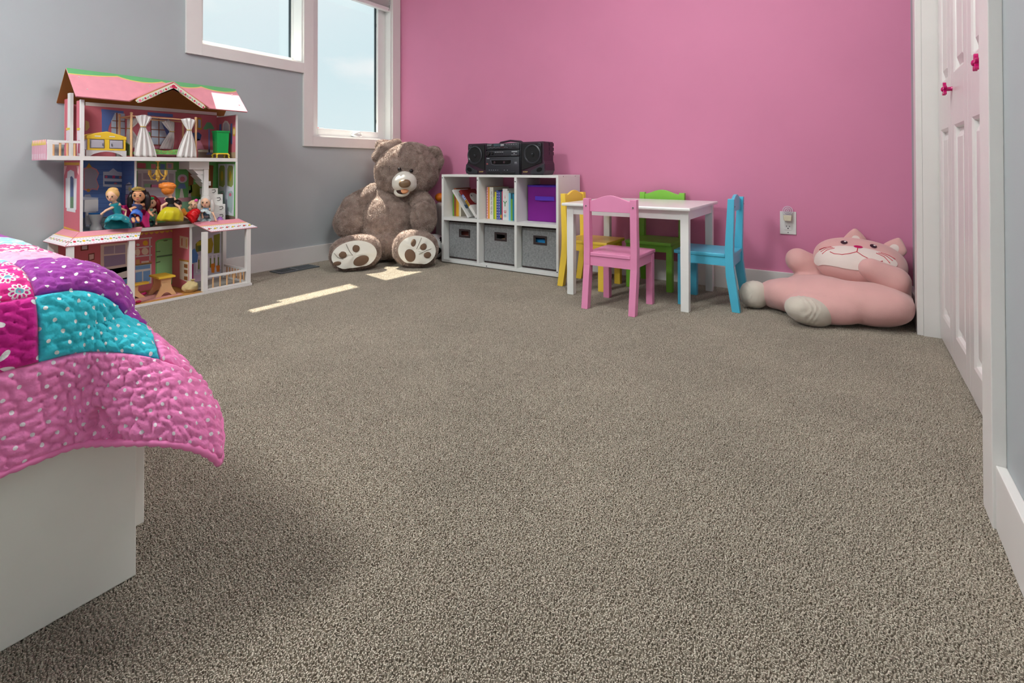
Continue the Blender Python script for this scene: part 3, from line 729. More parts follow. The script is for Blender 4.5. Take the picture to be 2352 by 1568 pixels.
# cassette door with rounded window
yy = BF - .004
rim = MB(); xs0, xs1, zs0, zs1 = cx0 + .046, cx1 - .062, .676, .708
pts = [(xs0, zs1), (xs0 + .006, zs0 + .006), (xs0 + .03, zs0), (xs1 - .03, zs0), (xs1 - .006, zs0 + .006), (xs1, zs1)]
rim.tube([(p[0], yy - .001, p[1]) for p in pts], .0022, 8); rim.tube([(xs0, yy - .001, zs1), (xs1, yy - .001, zs1)], .0018, 8)
rim.build('cassette_window_rim', mat('grey_metal_rim', (92, 98, 106), .3, metal=.4), f3, og)
MB().prism([(p[0], p[1]) for p in pts], 'y', yy - .0006, yy).build('cassette_window', colr(10, 10, 14, .15), f3, og)
for dx in (.03, .105): MB().disc((xs0 + dx, yy - .0008, .693), (0, -1, 0), .008, .008, .0006).build('tape_reel', colr(60, 40, 48, .4), f3, og)
mini(cx0 + .012, cx0 + .034, .716, .720, 'print_mark', M_sil, f3, yy); mini(cx1 - .04, cx1 - .022, .690, .694, 'print_mark', M_sil, f3, yy); mini(cx1 - .04, cx1 - .02, .683, .685, 'print_mark', M_sil, f3, yy); mini(cx0 + .010, cx0 + .022, .678, .688, 'print_mark', colr(150, 80, 80), f3, yy)
for k in range(7): mini(cx0 + .03 + k * (.017 if k < 5 else .024), cx0 + .036 + k * (.017 if k < 5 else .024), .641, .644, 'print_mark', M_sil, f3, yy)
for (a, b_) in ((.018, .118), (.136, .236)): MB().box(cx0 + a, cx0 + b_, yy - .005, yy + .002, .617, .632, .003).build('key_row', M_bb, f3, og)
MB().tube([(-1.98, 2.76, .806), (-1.95, 2.755, .826), (-1.87, 2.75, .836), (-1.79, 2.755, .828), (-1.76, 2.76, .808)], .007, 10).build('carry_handle', M_bbr, bb, og, 'auto')
MB().tube([(-2.03, 2.77, .815), (-1.85, 2.775, .823), (-1.60, 2.775, .822)], .0025, 6).build('antenna', M_sil, bb, og)
# power cord hanging behind the shelf
tag(MB().tube([(-1.87, 2.802, .63), (-1.862, 2.93, .622), (-1.862, 2.936, .55), (-1.875, 2.937, .42), (-1.87, 2.937, .3), (-1.865, 2.937, .128)], .003, 8).build('power_cord', colr(16, 14, 16, .5), None, (-1.87, 2.935, .128)), 'black power cord running down behind the cube shelf from the boombox', 'cord')

# ================================================================== OUTLET + NIGHT LIGHT
M_pl = mat('white_plastic', (222, 222, 218), .35)
ol = thing('wall_outlet', 'white duplex wall outlet plate on the pink wall', 'outlet', (-.2745, PY, .3135)); og = ol.location
ox, oz = -.2745, .3715
MB().box(ox - .037, ox + .037, PY - .006, PY - .0002, oz - .0585, oz + .0585, .003).build('cover_plate', M_pl, ol, og)
MB().box(ox - .0165, ox + .0165, PY - .0078, PY - .005, oz - .036, oz + .036, .001).build('receptacle', M_pl, ol, og)
M_slot = colr(24, 24, 24, .7)
MB().box(ox - .0085, ox - .006, PY - .0082, PY - .0076, oz - .021, oz - .0135).build('slot', M_slot, ol, og)
MB().box(ox + .0055, ox + .008, PY - .0082, PY - .0076, oz - .0205, oz - .014).build('slot', M_slot, ol, og)
MB().disc((ox, PY - .0077, oz - .028), (0, -1, 0), .003, .003, .0006).build('slot', M_slot, ol, og)
MB().disc((ox, PY - .006, oz - .049), (0, -1, 0), .0025, .0025, .0006).build('screw', M_cam, ol, og)
nl = thing('night_light', 'plug-in night light with clear ringed disc in the pink wall outlet', 'night light', (ox, PY - .008, oz + .003)); og = nl.location
MB().prism([(ox - .019, oz + .041), (ox + .019, oz + .041), (ox + .0175, oz + .016), (ox + .012, oz + .0115), (ox - .012, oz + .0115), (ox - .0175, oz + .016)], 'y', PY - .034, PY - .0085).build('body', mat('ivory_plastic', (212, 204, 178), .4), nl, og, bev=.003)
M_clr = bpy.data.materials.new('clear_acrylic'); M_clr.use_nodes = True
b_ = M_clr.node_tree.nodes['Principled BSDF']; b_.inputs['Transmission Weight'].default_value = .9; b_.inputs['Roughness'].default_value = .08; b_.inputs['IOR'].default_value = 1.3; b_.inputs['Base Color'].default_value = (.96, .93, .97, 1)
cz = oz + .064
MB().disc((ox, PY - .018, cz), (0, -1, 0), .023, .023, .003, seg=40).build('disc', M_clr, nl, og)
for r_ in (.0222, .0135, .005):
    MB().tube([(ox + r_ * math.cos(2 * math.pi * k / 32), PY - .0215, cz + r_ * math.sin(2 * math.pi * k / 32)) for k in range(33)], .0014, 6, False).build('ring', mat('frosted_clear', (226, 214, 228), .3), nl, og, 'all')
MB().box(ox - .018, ox + .018, PY - .026, PY - .012, oz + .041, oz + .047, .002).build('lens_base', M_clr, nl, og)

# ================================================================== SOCCER BALL AND A TOY BEHIND THE SHELF EDGE
sb = thing('soccer_ball', 'white and black soccer ball wedged between the bear and the cube shelf', 'ball', (-2.517, 2.712, 0)); rad = .090
bm = bmesh.new(); bmesh.ops.create_icosphere(bm, subdivisions=4, radius=rad)
phi = (1 + 5 ** .5) / 2
ico = [Vector(v).normalized() for v in ((0, 1, phi), (0, -1, phi), (0, 1, -phi), (0, -1, -phi), (1, phi, 0), (-1, phi, 0), (1, -phi, 0), (-1, -phi, 0), (phi, 0, 1), (-phi, 0, 1), (phi, 0, -1), (-phi, 0, -1))]
rotb = Matrix.Rotation(.4, 3, 'Z') @ Matrix.Rotation(.3, 3, 'X')
ico = [rotb @ v for v in ico]
me = bpy.data.meshes.new('ball_skin'); 
for f in bm.faces:
    c = f.calc_center_median().normalized(); f.material_index = 1 if max(c.dot(v) for v in ico) > .935 else 0; f.smooth = True
for v in bm.verts: v.co += Vector((0, 0, rad))
bm.to_mesh(me); bm.free(); me.materials.append(colr(226, 226, 222, .4)); me.materials.append(colr(20, 20, 22, .4))
o = bpy.data.objects.new('ball_skin', me); COL.objects.link(o); o.parent = sb
MB().tube([(0, 0, 2 * rad - .0005), (0, 0, 2 * rad + .0005)], .003, 8).build('valve', colr(60, 60, 60), sb)
tt = thing('toy_duck', 'orange and white toy peeking out beside the bear arm at the shelf', 'toy', (-2.58, 2.852, 0))
MB().lathe([(.03, 0), (.04, .05), (.035, .15), (.034, .28), (.042, .34), (.038, .375), (.02, .395)], (-2.58, 2.852, 0), (0, 0, 1), 20).build('body', colr(222, 220, 214, .6), tt, tt.location, 'auto')
MB().ell((-2.58, 2.852, .435), (.042, .042, .034)).build('cap', colr(226, 120, 20, .5), tt, tt.location, 'all')

PRINTS = [
(0,1,(236,228,222),[(0.868,0.981),(1.481,0.988),(1.481,0.968),(0.868,0.964)]),
(0,1,(96,124,190),[(0.931,0.953),(1.024,0.951),(1.024,0.935),(0.932,0.936)]),
(0,2,(196,210,226),[(0.972,0.940),(1.029,0.938),(1.030,0.824),(0.973,0.821)]),
(0,3,(96,124,190),[(0.933,0.941),(0.987,0.939),(0.962,0.869),(0.959,0.847),(0.966,0.825),(0.934,0.823)]),
(0,3,(150,92,70),[(0.992,0.939),(0.998,0.940),(0.998,0.822),(0.993,0.822)]),
(0,3,(150,92,70),[(0.976,0.900),(1.030,0.900),(1.030,0.896),(0.976,0.896)]),
(0,3,(150,92,70),[(0.969,0.865),(1.030,0.864),(1.030,0.860),(0.969,0.860)]),
(0,1,(96,124,190),[(1.130,0.956),(1.250,0.955),(1.250,0.938),(1.130,0.938)]),
(0,2,(196,210,226),[(1.144,0.927),(1.231,0.927),(1.231,0.782),(1.144,0.784)]),
(0,3,(150,92,70),[(1.144,0.925),(1.148,0.925),(1.148,0.781),(1.144,0.784)]),
(0,3,(150,92,70),[(1.180,0.928),(1.185,0.928),(1.185,0.783),(1.181,0.785)]),
(0,3,(150,92,70),[(1.144,0.923),(1.224,0.924),(1.224,0.920),(1.144,0.918)]),
(0,3,(150,92,70),[(1.144,0.867),(1.224,0.867),(1.224,0.863),(1.144,0.862)]),
(0,3,(150,92,70),[(1.144,0.828),(1.225,0.827),(1.225,0.822),(1.144,0.823)]),
(0,3,(150,92,70),[(1.144,0.786),(1.225,0.784),(1.225,0.779),(1.144,0.781)]),
(0,4,(96,124,190),[(1.189,0.922),(1.231,0.920),(1.241,0.864),(1.248,0.835),(1.240,0.768),(1.214,0.772),(1.222,0.834)]),
(0,1,(96,170,104),[(1.122,0.850),(1.148,0.849),(1.149,0.760),(1.123,0.762)]),
(0,1,(190,150,190),[(1.118,0.856),(1.152,0.856),(1.152,0.849),(1.118,0.849)]),
(0,1,(214,160,50),[(1.374,0.946),(1.397,0.946),(1.398,0.878),(1.374,0.879)]),
(0,2,(150,165,200),[(1.379,0.937),(1.393,0.935),(1.393,0.888),(1.379,0.889)]),
(0,1,(70,92,150),[(1.338,0.857),(1.384,0.862),(1.398,0.848),(1.391,0.818),(1.354,0.809),(1.338,0.810)]),
(0,1,(232,150,176),[(1.372,0.827),(1.388,0.823),(1.414,0.766),(1.373,0.762)]),
(0,1,(110,176,126),[(1.405,0.884),(1.426,0.923),(1.447,0.924),(1.469,0.888),(1.457,0.884),(1.438,0.888),(1.419,0.879)]),
(0,1,(130,146,214),[(1.435,0.883),(1.443,0.883),(1.443,0.739),(1.436,0.739)]),
(0,2,(130,146,214),[(1.422,0.736),(1.431,0.749),(1.450,0.749),(1.460,0.737)]),
(0,1,(232,222,200),[(1.379,0.767),(1.482,0.763),(1.482,0.747),(1.379,0.752)]),
(0,1,(160,138,122),[(1.379,0.752),(1.482,0.747),(1.482,0.709),(1.380,0.713)]),
(0,1,(214,190,120),[(0.868,0.892),(0.882,0.885),(0.885,0.859),(0.875,0.842),(0.868,0.841)]),
(0,1,(232,160,176),[(1.153,0.774),(1.198,0.776),(1.198,0.764),(1.153,0.763)]),
(1,1,(226,222,216),[(-3.031,0.868),(-3.026,0.915),(-3.002,0.932),(-2.972,0.928),(-2.948,0.906),(-2.942,0.856)]),
(1,2,(196,190,198),[(-3.018,0.867),(-3.014,0.910),(-2.997,0.921),(-2.977,0.920),(-2.957,0.902),(-2.952,0.859)]),
(1,1,(96,124,190),[(-3.066,0.912),(-3.041,0.916),(-3.041,0.830),(-3.066,0.836)]),
(1,1,(96,124,190),[(-2.938,0.911),(-2.919,0.912),(-2.918,0.794),(-2.937,0.797)]),
(1,1,(214,160,50),[(-2.883,0.864),(-2.885,0.852),(-2.889,0.843),(-2.896,0.838),(-2.903,0.838),(-2.909,0.844),(-2.914,0.853),(-2.916,0.865),(-2.914,0.877),(-2.910,0.886),(-2.903,0.891),(-2.896,0.891),(-2.889,0.885),(-2.885,0.876)]),
(1,2,(232,214,160),[(-2.891,0.864),(-2.892,0.857),(-2.894,0.851),(-2.897,0.848),(-2.901,0.848),(-2.905,0.851),(-2.907,0.857),(-2.908,0.865),(-2.907,0.872),(-2.905,0.878),(-2.901,0.882),(-2.898,0.881),(-2.894,0.878),(-2.892,0.872)]),
(1,1,(176,150,120),[(-3.080,0.745),(-2.870,0.748),(-2.870,0.711),(-3.080,0.714)]),
(0,1,(84,112,176),[(0.869,0.676),(1.029,0.676),(1.029,0.674),(0.869,0.673)]),
(0,1,(84,112,176),[(0.869,0.652),(1.029,0.652),(1.029,0.649),(0.869,0.650)]),
(0,1,(84,112,176),[(0.869,0.629),(1.029,0.627),(1.029,0.624),(0.869,0.626)]),
(0,1,(84,112,176),[(0.870,0.606),(1.029,0.602),(1.029,0.600),(0.870,0.603)]),
(0,1,(84,112,176),[(0.870,0.582),(1.029,0.578),(1.029,0.575),(0.870,0.580)]),
(0,1,(84,112,176),[(0.870,0.559),(1.029,0.553),(1.029,0.551),(0.870,0.556)]),
(0,1,(84,112,176),[(0.870,0.536),(1.029,0.529),(1.029,0.526),(0.870,0.533)]),
(0,1,(84,112,176),[(0.870,0.512),(1.029,0.504),(1.029,0.501),(0.870,0.510)]),
(0,1,(84,112,176),[(0.870,0.489),(1.030,0.480),(1.030,0.477),(0.870,0.486)]),
(0,1,(84,112,176),[(0.870,0.466),(1.030,0.455),(1.030,0.452),(0.870,0.463)]),
(0,1,(84,112,176),[(0.870,0.442),(1.030,0.430),(1.030,0.428),(0.870,0.440)]),
(0,1,(84,112,176),[(0.870,0.419),(1.030,0.406),(1.030,0.403),(0.870,0.416)]),
(0,1,(84,112,176),[(0.871,0.396),(1.030,0.381),(1.030,0.379),(0.871,0.393)]),
(0,2,(226,150,150),[(0.863,0.659),(0.876,0.663),(0.883,0.680),(0.893,0.665),(0.914,0.654),(0.924,0.633),(0.914,0.603),(0.924,0.568),(0.918,0.549),(0.897,0.554),(0.882,0.544),(0.863,0.553)]),
(0,3,(178,170,180),[(0.866,0.653),(0.878,0.656),(0.883,0.671),(0.892,0.658),(0.910,0.649),(0.919,0.630),(0.910,0.603),(0.919,0.573),(0.913,0.556),(0.896,0.560),(0.883,0.551),(0.867,0.560)]),
(0,4,(220,164,60),[(0.873,0.663),(0.883,0.684),(0.895,0.663),(0.883,0.659)]),
(0,4,(210,150,60),[(0.888,0.550),(0.888,0.546),(0.886,0.543),(0.883,0.542),(0.880,0.542),(0.877,0.543),(0.876,0.547),(0.875,0.550),(0.875,0.554),(0.877,0.557),(0.880,0.558),(0.883,0.558),(0.886,0.556),(0.888,0.553)]),
(0,2,(214,216,226),[(0.940,0.641),(0.963,0.641),(0.981,0.658),(0.999,0.641),(1.023,0.636),(1.024,0.560),(0.940,0.567)]),
(0,3,(90,112,160),[(0.945,0.624),(1.018,0.618),(1.018,0.603),(0.945,0.608)]),
(0,3,(90,112,160),[(0.945,0.593),(1.018,0.589),(1.018,0.574),(0.946,0.578)]),
(0,4,(216,96,120),[(0.958,0.615),(0.957,0.612),(0.956,0.610),(0.954,0.608),(0.951,0.609),(0.949,0.610),(0.948,0.612),(0.947,0.615),(0.948,0.618),(0.949,0.620),(0.951,0.621),(0.954,0.621),(0.956,0.620),(0.957,0.618)]),
(0,4,(216,80,120),[(0.989,0.614),(0.989,0.611),(0.987,0.608),(0.984,0.607),(0.982,0.607),(0.979,0.608),(0.977,0.611),(0.977,0.614),(0.977,0.618),(0.979,0.620),(0.982,0.622),(0.984,0.622),(0.987,0.620),(0.989,0.618)]),
(0,4,(190,120,110),[(1.016,0.612),(1.015,0.609),(1.014,0.606),(1.012,0.605),(1.009,0.605),(1.007,0.607),(1.005,0.609),(1.005,0.612),(1.005,0.615),(1.007,0.617),(1.009,0.618),(1.012,0.618),(1.014,0.617),(1.015,0.615)]),
(0,4,(210,110,120),[(0.998,0.581),(0.997,0.579),(0.995,0.578),(0.992,0.577),(0.989,0.577),(0.986,0.578),(0.984,0.579),(0.983,0.581),(0.984,0.583),(0.986,0.585),(0.989,0.586),(0.992,0.585),(0.995,0.585),(0.997,0.583)]),
(0,2,(216,220,230),[(0.862,0.519),(0.921,0.512),(0.918,0.497),(0.897,0.487),(0.887,0.488),(0.886,0.373),(0.872,0.374),(0.872,0.493),(0.862,0.502)]),
(0,2,(170,176,190),[(0.868,0.529),(0.888,0.531),(0.894,0.517),(0.865,0.519)]),
(0,2,(200,214,214),[(0.985,0.539),(1.003,0.543),(1.003,0.517),(0.985,0.517)]),
(0,2,(140,180,170),[(0.978,0.516),(1.009,0.514),(1.009,0.472),(0.978,0.474)]),
(0,1,(140,150,150),[(0.860,0.418),(1.030,0.415),(1.030,0.337),(0.861,0.354)]),
(2,1,(210,210,226),[(-3.045,0.575),(-3.001,0.589),(-2.969,0.576),(-2.968,0.528),(-3.044,0.526)]),
(2,1,(220,150,176),[(-3.050,0.526),(-2.953,0.529),(-2.952,0.466),(-3.049,0.469)]),
(2,2,(226,214,150),[(-2.979,0.554),(-2.981,0.549),(-2.985,0.545),(-2.992,0.543),(-2.999,0.543),(-3.006,0.545),(-3.010,0.549),(-3.012,0.553),(-3.010,0.558),(-3.006,0.562),(-2.999,0.564),(-2.992,0.564),(-2.986,0.562),(-2.981,0.559)]),
(2,1,(84,112,176),[(-3.063,0.672),(-2.933,0.673),(-2.933,0.671),(-3.063,0.669)]),
(2,1,(84,112,176),[(-3.062,0.647),(-2.933,0.650),(-2.933,0.647),(-3.062,0.645)]),
(2,1,(84,112,176),[(-3.062,0.623),(-2.933,0.626),(-2.933,0.623),(-3.062,0.620)]),
(2,1,(84,112,176),[(-3.062,0.599),(-2.932,0.602),(-2.932,0.600),(-3.062,0.596)]),
(2,1,(84,112,176),[(-3.062,0.574),(-2.932,0.579),(-2.932,0.576),(-3.062,0.572)]),
(2,1,(84,112,176),[(-3.061,0.550),(-2.932,0.555),(-2.932,0.553),(-3.061,0.547)]),
(2,1,(84,112,176),[(-3.061,0.526),(-2.931,0.532),(-2.931,0.529),(-3.061,0.523)]),
(2,1,(84,112,176),[(-3.061,0.502),(-2.931,0.508),(-2.931,0.505),(-3.061,0.499)]),
(2,1,(84,112,176),[(-3.060,0.477),(-2.931,0.484),(-2.931,0.482),(-3.060,0.475)]),
(2,1,(84,112,176),[(-3.060,0.453),(-2.931,0.461),(-2.931,0.458),(-3.060,0.450)]),
(0,1,(196,92,106),[(1.084,0.688),(1.123,0.684),(1.123,0.656),(1.084,0.658)]),
(0,1,(214,130,140),[(1.147,0.681),(1.169,0.679),(1.169,0.654),(1.147,0.656)]),
(0,1,(96,120,170),[(1.190,0.682),(1.213,0.679),(1.213,0.653),(1.190,0.653)]),
(0,1,(210,170,150),[(1.219,0.689),(1.253,0.687),(1.253,0.653),(1.219,0.653)]),
(0,2,(170,150,190),[(1.227,0.682),(1.244,0.680),(1.244,0.658),(1.227,0.658)]),
(0,2,(222,214,216),[(1.082,0.654),(1.270,0.648),(1.270,0.639),(1.082,0.645)]),
(0,1,(212,202,208),[(1.086,0.645),(1.264,0.639),(1.264,0.475),(1.086,0.490)]),
(0,2,(176,160,172),[(1.111,0.633),(1.223,0.627),(1.224,0.551),(1.112,0.557)]),
(0,3,(222,214,216),[(1.111,0.599),(1.223,0.594),(1.223,0.587),(1.111,0.592)]),
(0,2,(184,168,178),[(1.086,0.631),(1.103,0.631),(1.104,0.535),(1.086,0.535)]),
(0,2,(184,168,178),[(1.232,0.630),(1.255,0.627),(1.256,0.529),(1.232,0.530)]),
(0,3,(150,190,150),[(1.117,0.576),(1.149,0.575),(1.149,0.556),(1.117,0.557)]),
(0,3,(220,130,170),[(1.145,0.570),(1.190,0.569),(1.190,0.555),(1.145,0.556)]),
(0,2,(196,186,196),[(1.094,0.544),(1.258,0.536),(1.258,0.505),(1.094,0.512)]),
(0,3,(206,110,140),[(1.090,0.508),(1.258,0.495),(1.258,0.418),(1.091,0.430)]),
(0,2,(214,186,206),[(1.323,0.599),(1.321,0.589),(1.314,0.580),(1.304,0.576),(1.293,0.576),(1.284,0.581),(1.277,0.590),(1.275,0.600),(1.277,0.611),(1.284,0.619),(1.293,0.623),(1.304,0.623),(1.314,0.619),(1.321,0.610)]),
(0,3,(216,120,136),[(1.312,0.597),(1.311,0.591),(1.307,0.586),(1.302,0.583),(1.296,0.583),(1.291,0.586),(1.287,0.591),(1.286,0.598),(1.287,0.604),(1.291,0.609),(1.296,0.612),(1.302,0.611),(1.307,0.609),(1.311,0.603)]),
(0,2,(110,134,180),[(1.284,0.573),(1.310,0.573),(1.319,0.543),(1.273,0.545)]),
(0,3,(216,206,196),[(1.290,0.544),(1.299,0.544),(1.308,0.492),(1.284,0.494)]),
(0,2,(210,150,160),[(1.275,0.492),(1.346,0.495),(1.346,0.471),(1.275,0.470)]),
(0,1,(150,200,160),[(1.280,0.475),(1.337,0.476),(1.337,0.403),(1.280,0.407)]),
(0,2,(140,84,50),[(1.330,0.653),(1.359,0.648),(1.351,0.500),(1.330,0.501)]),
(0,3,(150,150,60),[(1.341,0.562),(1.392,0.573),(1.392,0.493),(1.342,0.501)]),
(0,3,(110,160,70),[(1.330,0.555),(1.346,0.564),(1.351,0.525),(1.332,0.511)]),
(0,3,(224,200,196),[(1.330,0.531),(1.341,0.535),(1.344,0.496),(1.328,0.496)]),
(0,2,(150,84,44),[(1.419,0.678),(1.463,0.673),(1.458,0.521),(1.420,0.522)]),
(0,3,(196,150,60),[(1.424,0.653),(1.443,0.653),(1.444,0.572),(1.425,0.572)]),
(0,1,(120,100,90),[(1.216,0.407),(1.488,0.396),(1.488,0.350),(1.216,0.365)]),
(1,1,(220,222,232),[(-3.075,0.683),(-2.894,0.680),(-2.901,0.387),(-3.073,0.393)]),
(1,2,(150,160,90),[(-3.065,0.653),(-3.050,0.673),(-3.010,0.673),(-3.000,0.663),(-2.999,0.562),(-3.019,0.547),(-3.064,0.556)]),
(1,2,(170,190,190),[(-3.059,0.521),(-3.014,0.527),(-2.999,0.512),(-3.003,0.422),(-3.018,0.396),(-3.063,0.414)]),
(1,3,(200,176,60),[(-3.017,0.612),(-3.018,0.599),(-3.022,0.589),(-3.028,0.583),(-3.035,0.583),(-3.041,0.588),(-3.045,0.599),(-3.047,0.612),(-3.045,0.625),(-3.041,0.636),(-3.035,0.642),(-3.028,0.642),(-3.022,0.636),(-3.018,0.625)]),
(1,3,(204,110,130),[(-3.016,0.504),(-3.017,0.500),(-3.021,0.496),(-3.027,0.494),(-3.034,0.494),(-3.040,0.495),(-3.044,0.499),(-3.046,0.503),(-3.044,0.508),(-3.040,0.511),(-3.034,0.513),(-3.028,0.514),(-3.022,0.512),(-3.017,0.508)]),
(1,2,(150,160,90),[(-2.970,0.653),(-2.956,0.673),(-2.917,0.672),(-2.908,0.663),(-2.907,0.564),(-2.926,0.549),(-2.970,0.558)]),
(1,2,(170,190,190),[(-2.964,0.523),(-2.921,0.529),(-2.907,0.515),(-2.911,0.426),(-2.925,0.400),(-2.969,0.418)]),
(1,3,(200,176,60),[(-2.924,0.613),(-2.925,0.600),(-2.929,0.590),(-2.935,0.584),(-2.941,0.584),(-2.947,0.590),(-2.951,0.600),(-2.953,0.613),(-2.952,0.626),(-2.948,0.636),(-2.942,0.642),(-2.935,0.642),(-2.930,0.636),(-2.926,0.626)]),
(1,3,(204,110,130),[(-2.923,0.507),(-2.925,0.502),(-2.929,0.499),(-2.934,0.497),(-2.941,0.497),(-2.947,0.498),(-2.951,0.502),(-2.952,0.506),(-2.951,0.510),(-2.947,0.514),(-2.941,0.516),(-2.935,0.516),(-2.929,0.514),(-2.925,0.511)]),
(1,3,(196,196,214),[(-2.992,0.683),(-2.978,0.683),(-2.976,0.388),(-2.990,0.387)]),
(1,1,(130,108,98),[(-3.088,0.392),(-2.868,0.384),(-2.868,0.369),(-3.088,0.357)]),
(3,1,(222,176,60),[(-3.120,0.686),(-2.890,0.684),(-2.890,0.672),(-3.120,0.673)]),
(3,1,(222,176,60),[(-3.112,0.383),(-2.885,0.374),(-2.885,0.366),(-3.111,0.375)]),
(3,1,(222,196,190),[(-3.120,0.673),(-3.098,0.673),(-3.097,0.630),(-3.119,0.621)]),
(3,2,(238,190,190),[(-3.104,0.669),(-3.061,0.669),(-3.085,0.634),(-3.104,0.626)]),
(3,2,(238,190,190),[(-2.924,0.668),(-2.896,0.668),(-2.895,0.627),(-2.912,0.639)]),
(3,2,(224,224,226),[(-3.072,0.611),(-3.054,0.612),(-3.048,0.642),(-3.006,0.651),(-2.959,0.643),(-2.952,0.611),(-2.923,0.611),(-2.927,0.470),(-2.938,0.468),(-2.938,0.456),(-3.057,0.458),(-3.057,0.473),(-3.070,0.472)]),
(3,3,(240,240,240),[(-3.048,0.610),(-3.011,0.614),(-3.009,0.473),(-3.045,0.473)]),
(3,3,(86,100,140),[(-3.008,0.618),(-2.988,0.622),(-2.964,0.611),(-2.962,0.527),(-3.007,0.525)]),
(3,3,(100,130,100),[(-3.007,0.525),(-2.962,0.527),(-2.962,0.475),(-3.006,0.473)]),
(3,2,(220,206,212),[(-3.070,0.835),(-3.021,0.833),(-3.019,0.717),(-3.068,0.718)]),
(3,3,(222,190,60),[(-3.070,0.848),(-3.022,0.847),(-3.021,0.837),(-3.070,0.837)]),
(3,3,(204,110,140),[(-3.057,0.790),(-3.033,0.789),(-3.032,0.728),(-3.056,0.728)]),
(3,2,(220,206,212),[(-2.921,0.829),(-2.870,0.827),(-2.868,0.715),(-2.919,0.716)]),
(3,3,(222,190,60),[(-2.922,0.841),(-2.871,0.840),(-2.870,0.831),(-2.921,0.831)]),
(3,3,(204,110,140),[(-2.909,0.785),(-2.881,0.784),(-2.880,0.725),(-2.908,0.726)]),
(0,2,(226,214,206),[(0.931,0.278),(1.049,0.276),(1.050,0.133),(0.932,0.109)]),
(0,3,(170,158,186),[(0.945,0.267),(1.034,0.267),(1.034,0.224),(0.945,0.228)]),
(0,3,(156,144,180),[(0.945,0.220),(1.034,0.218),(1.035,0.166),(0.946,0.163)]),
(0,4,(210,205,215),[(0.986,0.266),(0.990,0.266),(0.990,0.226),(0.986,0.227)]),
(0,2,(120,70,60),[(0.853,0.286),(0.883,0.286),(0.883,0.258),(0.853,0.258)]),
(0,3,(206,200,206),[(0.858,0.281),(0.878,0.282),(0.878,0.263),(0.858,0.264)]),
(0,2,(120,70,60),[(0.883,0.239),(0.907,0.242),(0.907,0.208),(0.883,0.203)]),
(0,3,(226,196,190),[(0.886,0.235),(0.904,0.236),(0.904,0.213),(0.887,0.209)]),
(0,2,(214,206,196),[(0.947,0.150),(1.042,0.152),(1.042,0.089),(0.948,0.085)]),
(0,2,(110,150,196),[(0.965,0.086),(1.042,0.098),(1.043,0.044),(0.966,0.033)]),
(0,3,(84,124,176),[(0.987,0.082),(1.009,0.086),(1.009,0.042),(0.987,0.038)]),
(0,2,(226,214,216),[(1.080,0.291),(1.152,0.291),(1.153,0.284),(1.080,0.284)]),
(0,2,(226,214,216),[(1.080,0.245),(1.153,0.245),(1.153,0.238),(1.080,0.239)]),
(0,2,(226,214,216),[(1.080,0.200),(1.153,0.199),(1.153,0.192),(1.080,0.193)]),
(0,2,(226,214,216),[(1.140,0.288),(1.146,0.287),(1.147,0.167),(1.141,0.168)]),
(0,3,(230,180,50),[(1.135,0.261),(1.133,0.255),(1.130,0.251),(1.125,0.249),(1.120,0.250),(1.115,0.253),(1.112,0.258),(1.111,0.264),(1.112,0.270),(1.115,0.274),(1.120,0.276),(1.125,0.276),(1.130,0.273),(1.133,0.267)]),
(0,3,(230,210,190),[(1.137,0.217),(1.135,0.209),(1.131,0.203),(1.124,0.201),(1.117,0.202),(1.111,0.206),(1.107,0.213),(1.105,0.221),(1.107,0.229),(1.111,0.235),(1.117,0.238),(1.124,0.237),(1.131,0.232),(1.135,0.225)]),
(0,3,(230,210,190),[(1.099,0.218),(1.098,0.210),(1.095,0.204),(1.090,0.201),(1.085,0.202),(1.080,0.206),(1.077,0.213),(1.076,0.221),(1.077,0.229),(1.080,0.234),(1.085,0.237),(1.090,0.237),(1.095,0.233),(1.098,0.226)]),
(0,3,(206,216,214),[(1.097,0.257),(1.096,0.254),(1.094,0.252),(1.091,0.251),(1.088,0.251),(1.085,0.253),(1.082,0.256),(1.082,0.259),(1.082,0.262),(1.085,0.264),(1.088,0.265),(1.091,0.264),(1.094,0.262),(1.096,0.260)]),
(0,2,(190,140,80),[(1.078,0.159),(1.153,0.159),(1.153,0.150),(1.078,0.150)]),
(0,2,(222,214,206),[(1.078,0.153),(1.151,0.153),(1.151,0.046),(1.079,0.042)]),
(0,3,(120,160,206),[(1.078,0.148),(1.145,0.147),(1.145,0.126),(1.078,0.128)]),
(0,3,(120,160,206),[(1.078,0.114),(1.108,0.116),(1.108,0.059),(1.079,0.055)]),
(0,3,(120,160,206),[(1.113,0.115),(1.145,0.116),(1.145,0.061),(1.114,0.058)]),
(0,2,(226,210,200),[(1.105,0.169),(1.139,0.168),(1.139,0.159),(1.105,0.160)]),
(0,2,(206,160,110),[(1.080,0.182),(1.097,0.181),(1.098,0.159),(1.080,0.159)]),
(0,2,(120,190,110),[(1.169,0.262),(1.179,0.272),(1.216,0.277),(1.250,0.273),(1.265,0.266),(1.268,0.024),(1.170,0.019)]),
(0,3,(150,206,140),[(1.175,0.256),(1.187,0.266),(1.254,0.265),(1.259,0.183),(1.175,0.186)]),
(0,3,(150,206,140),[(1.175,0.177),(1.259,0.176),(1.260,0.030),(1.176,0.032)]),
(0,4,(90,110,84),[(1.202,0.267),(1.229,0.268),(1.225,0.262),(1.212,0.261)]),
(0,4,(90,110,84),[(1.171,0.212),(1.192,0.212),(1.192,0.207),(1.171,0.208)]),
(0,4,(90,110,84),[(1.171,0.154),(1.192,0.156),(1.192,0.151),(1.171,0.149)]),
(0,4,(90,120,90),[(1.175,0.186),(1.265,0.187),(1.265,0.180),(1.175,0.179)]),
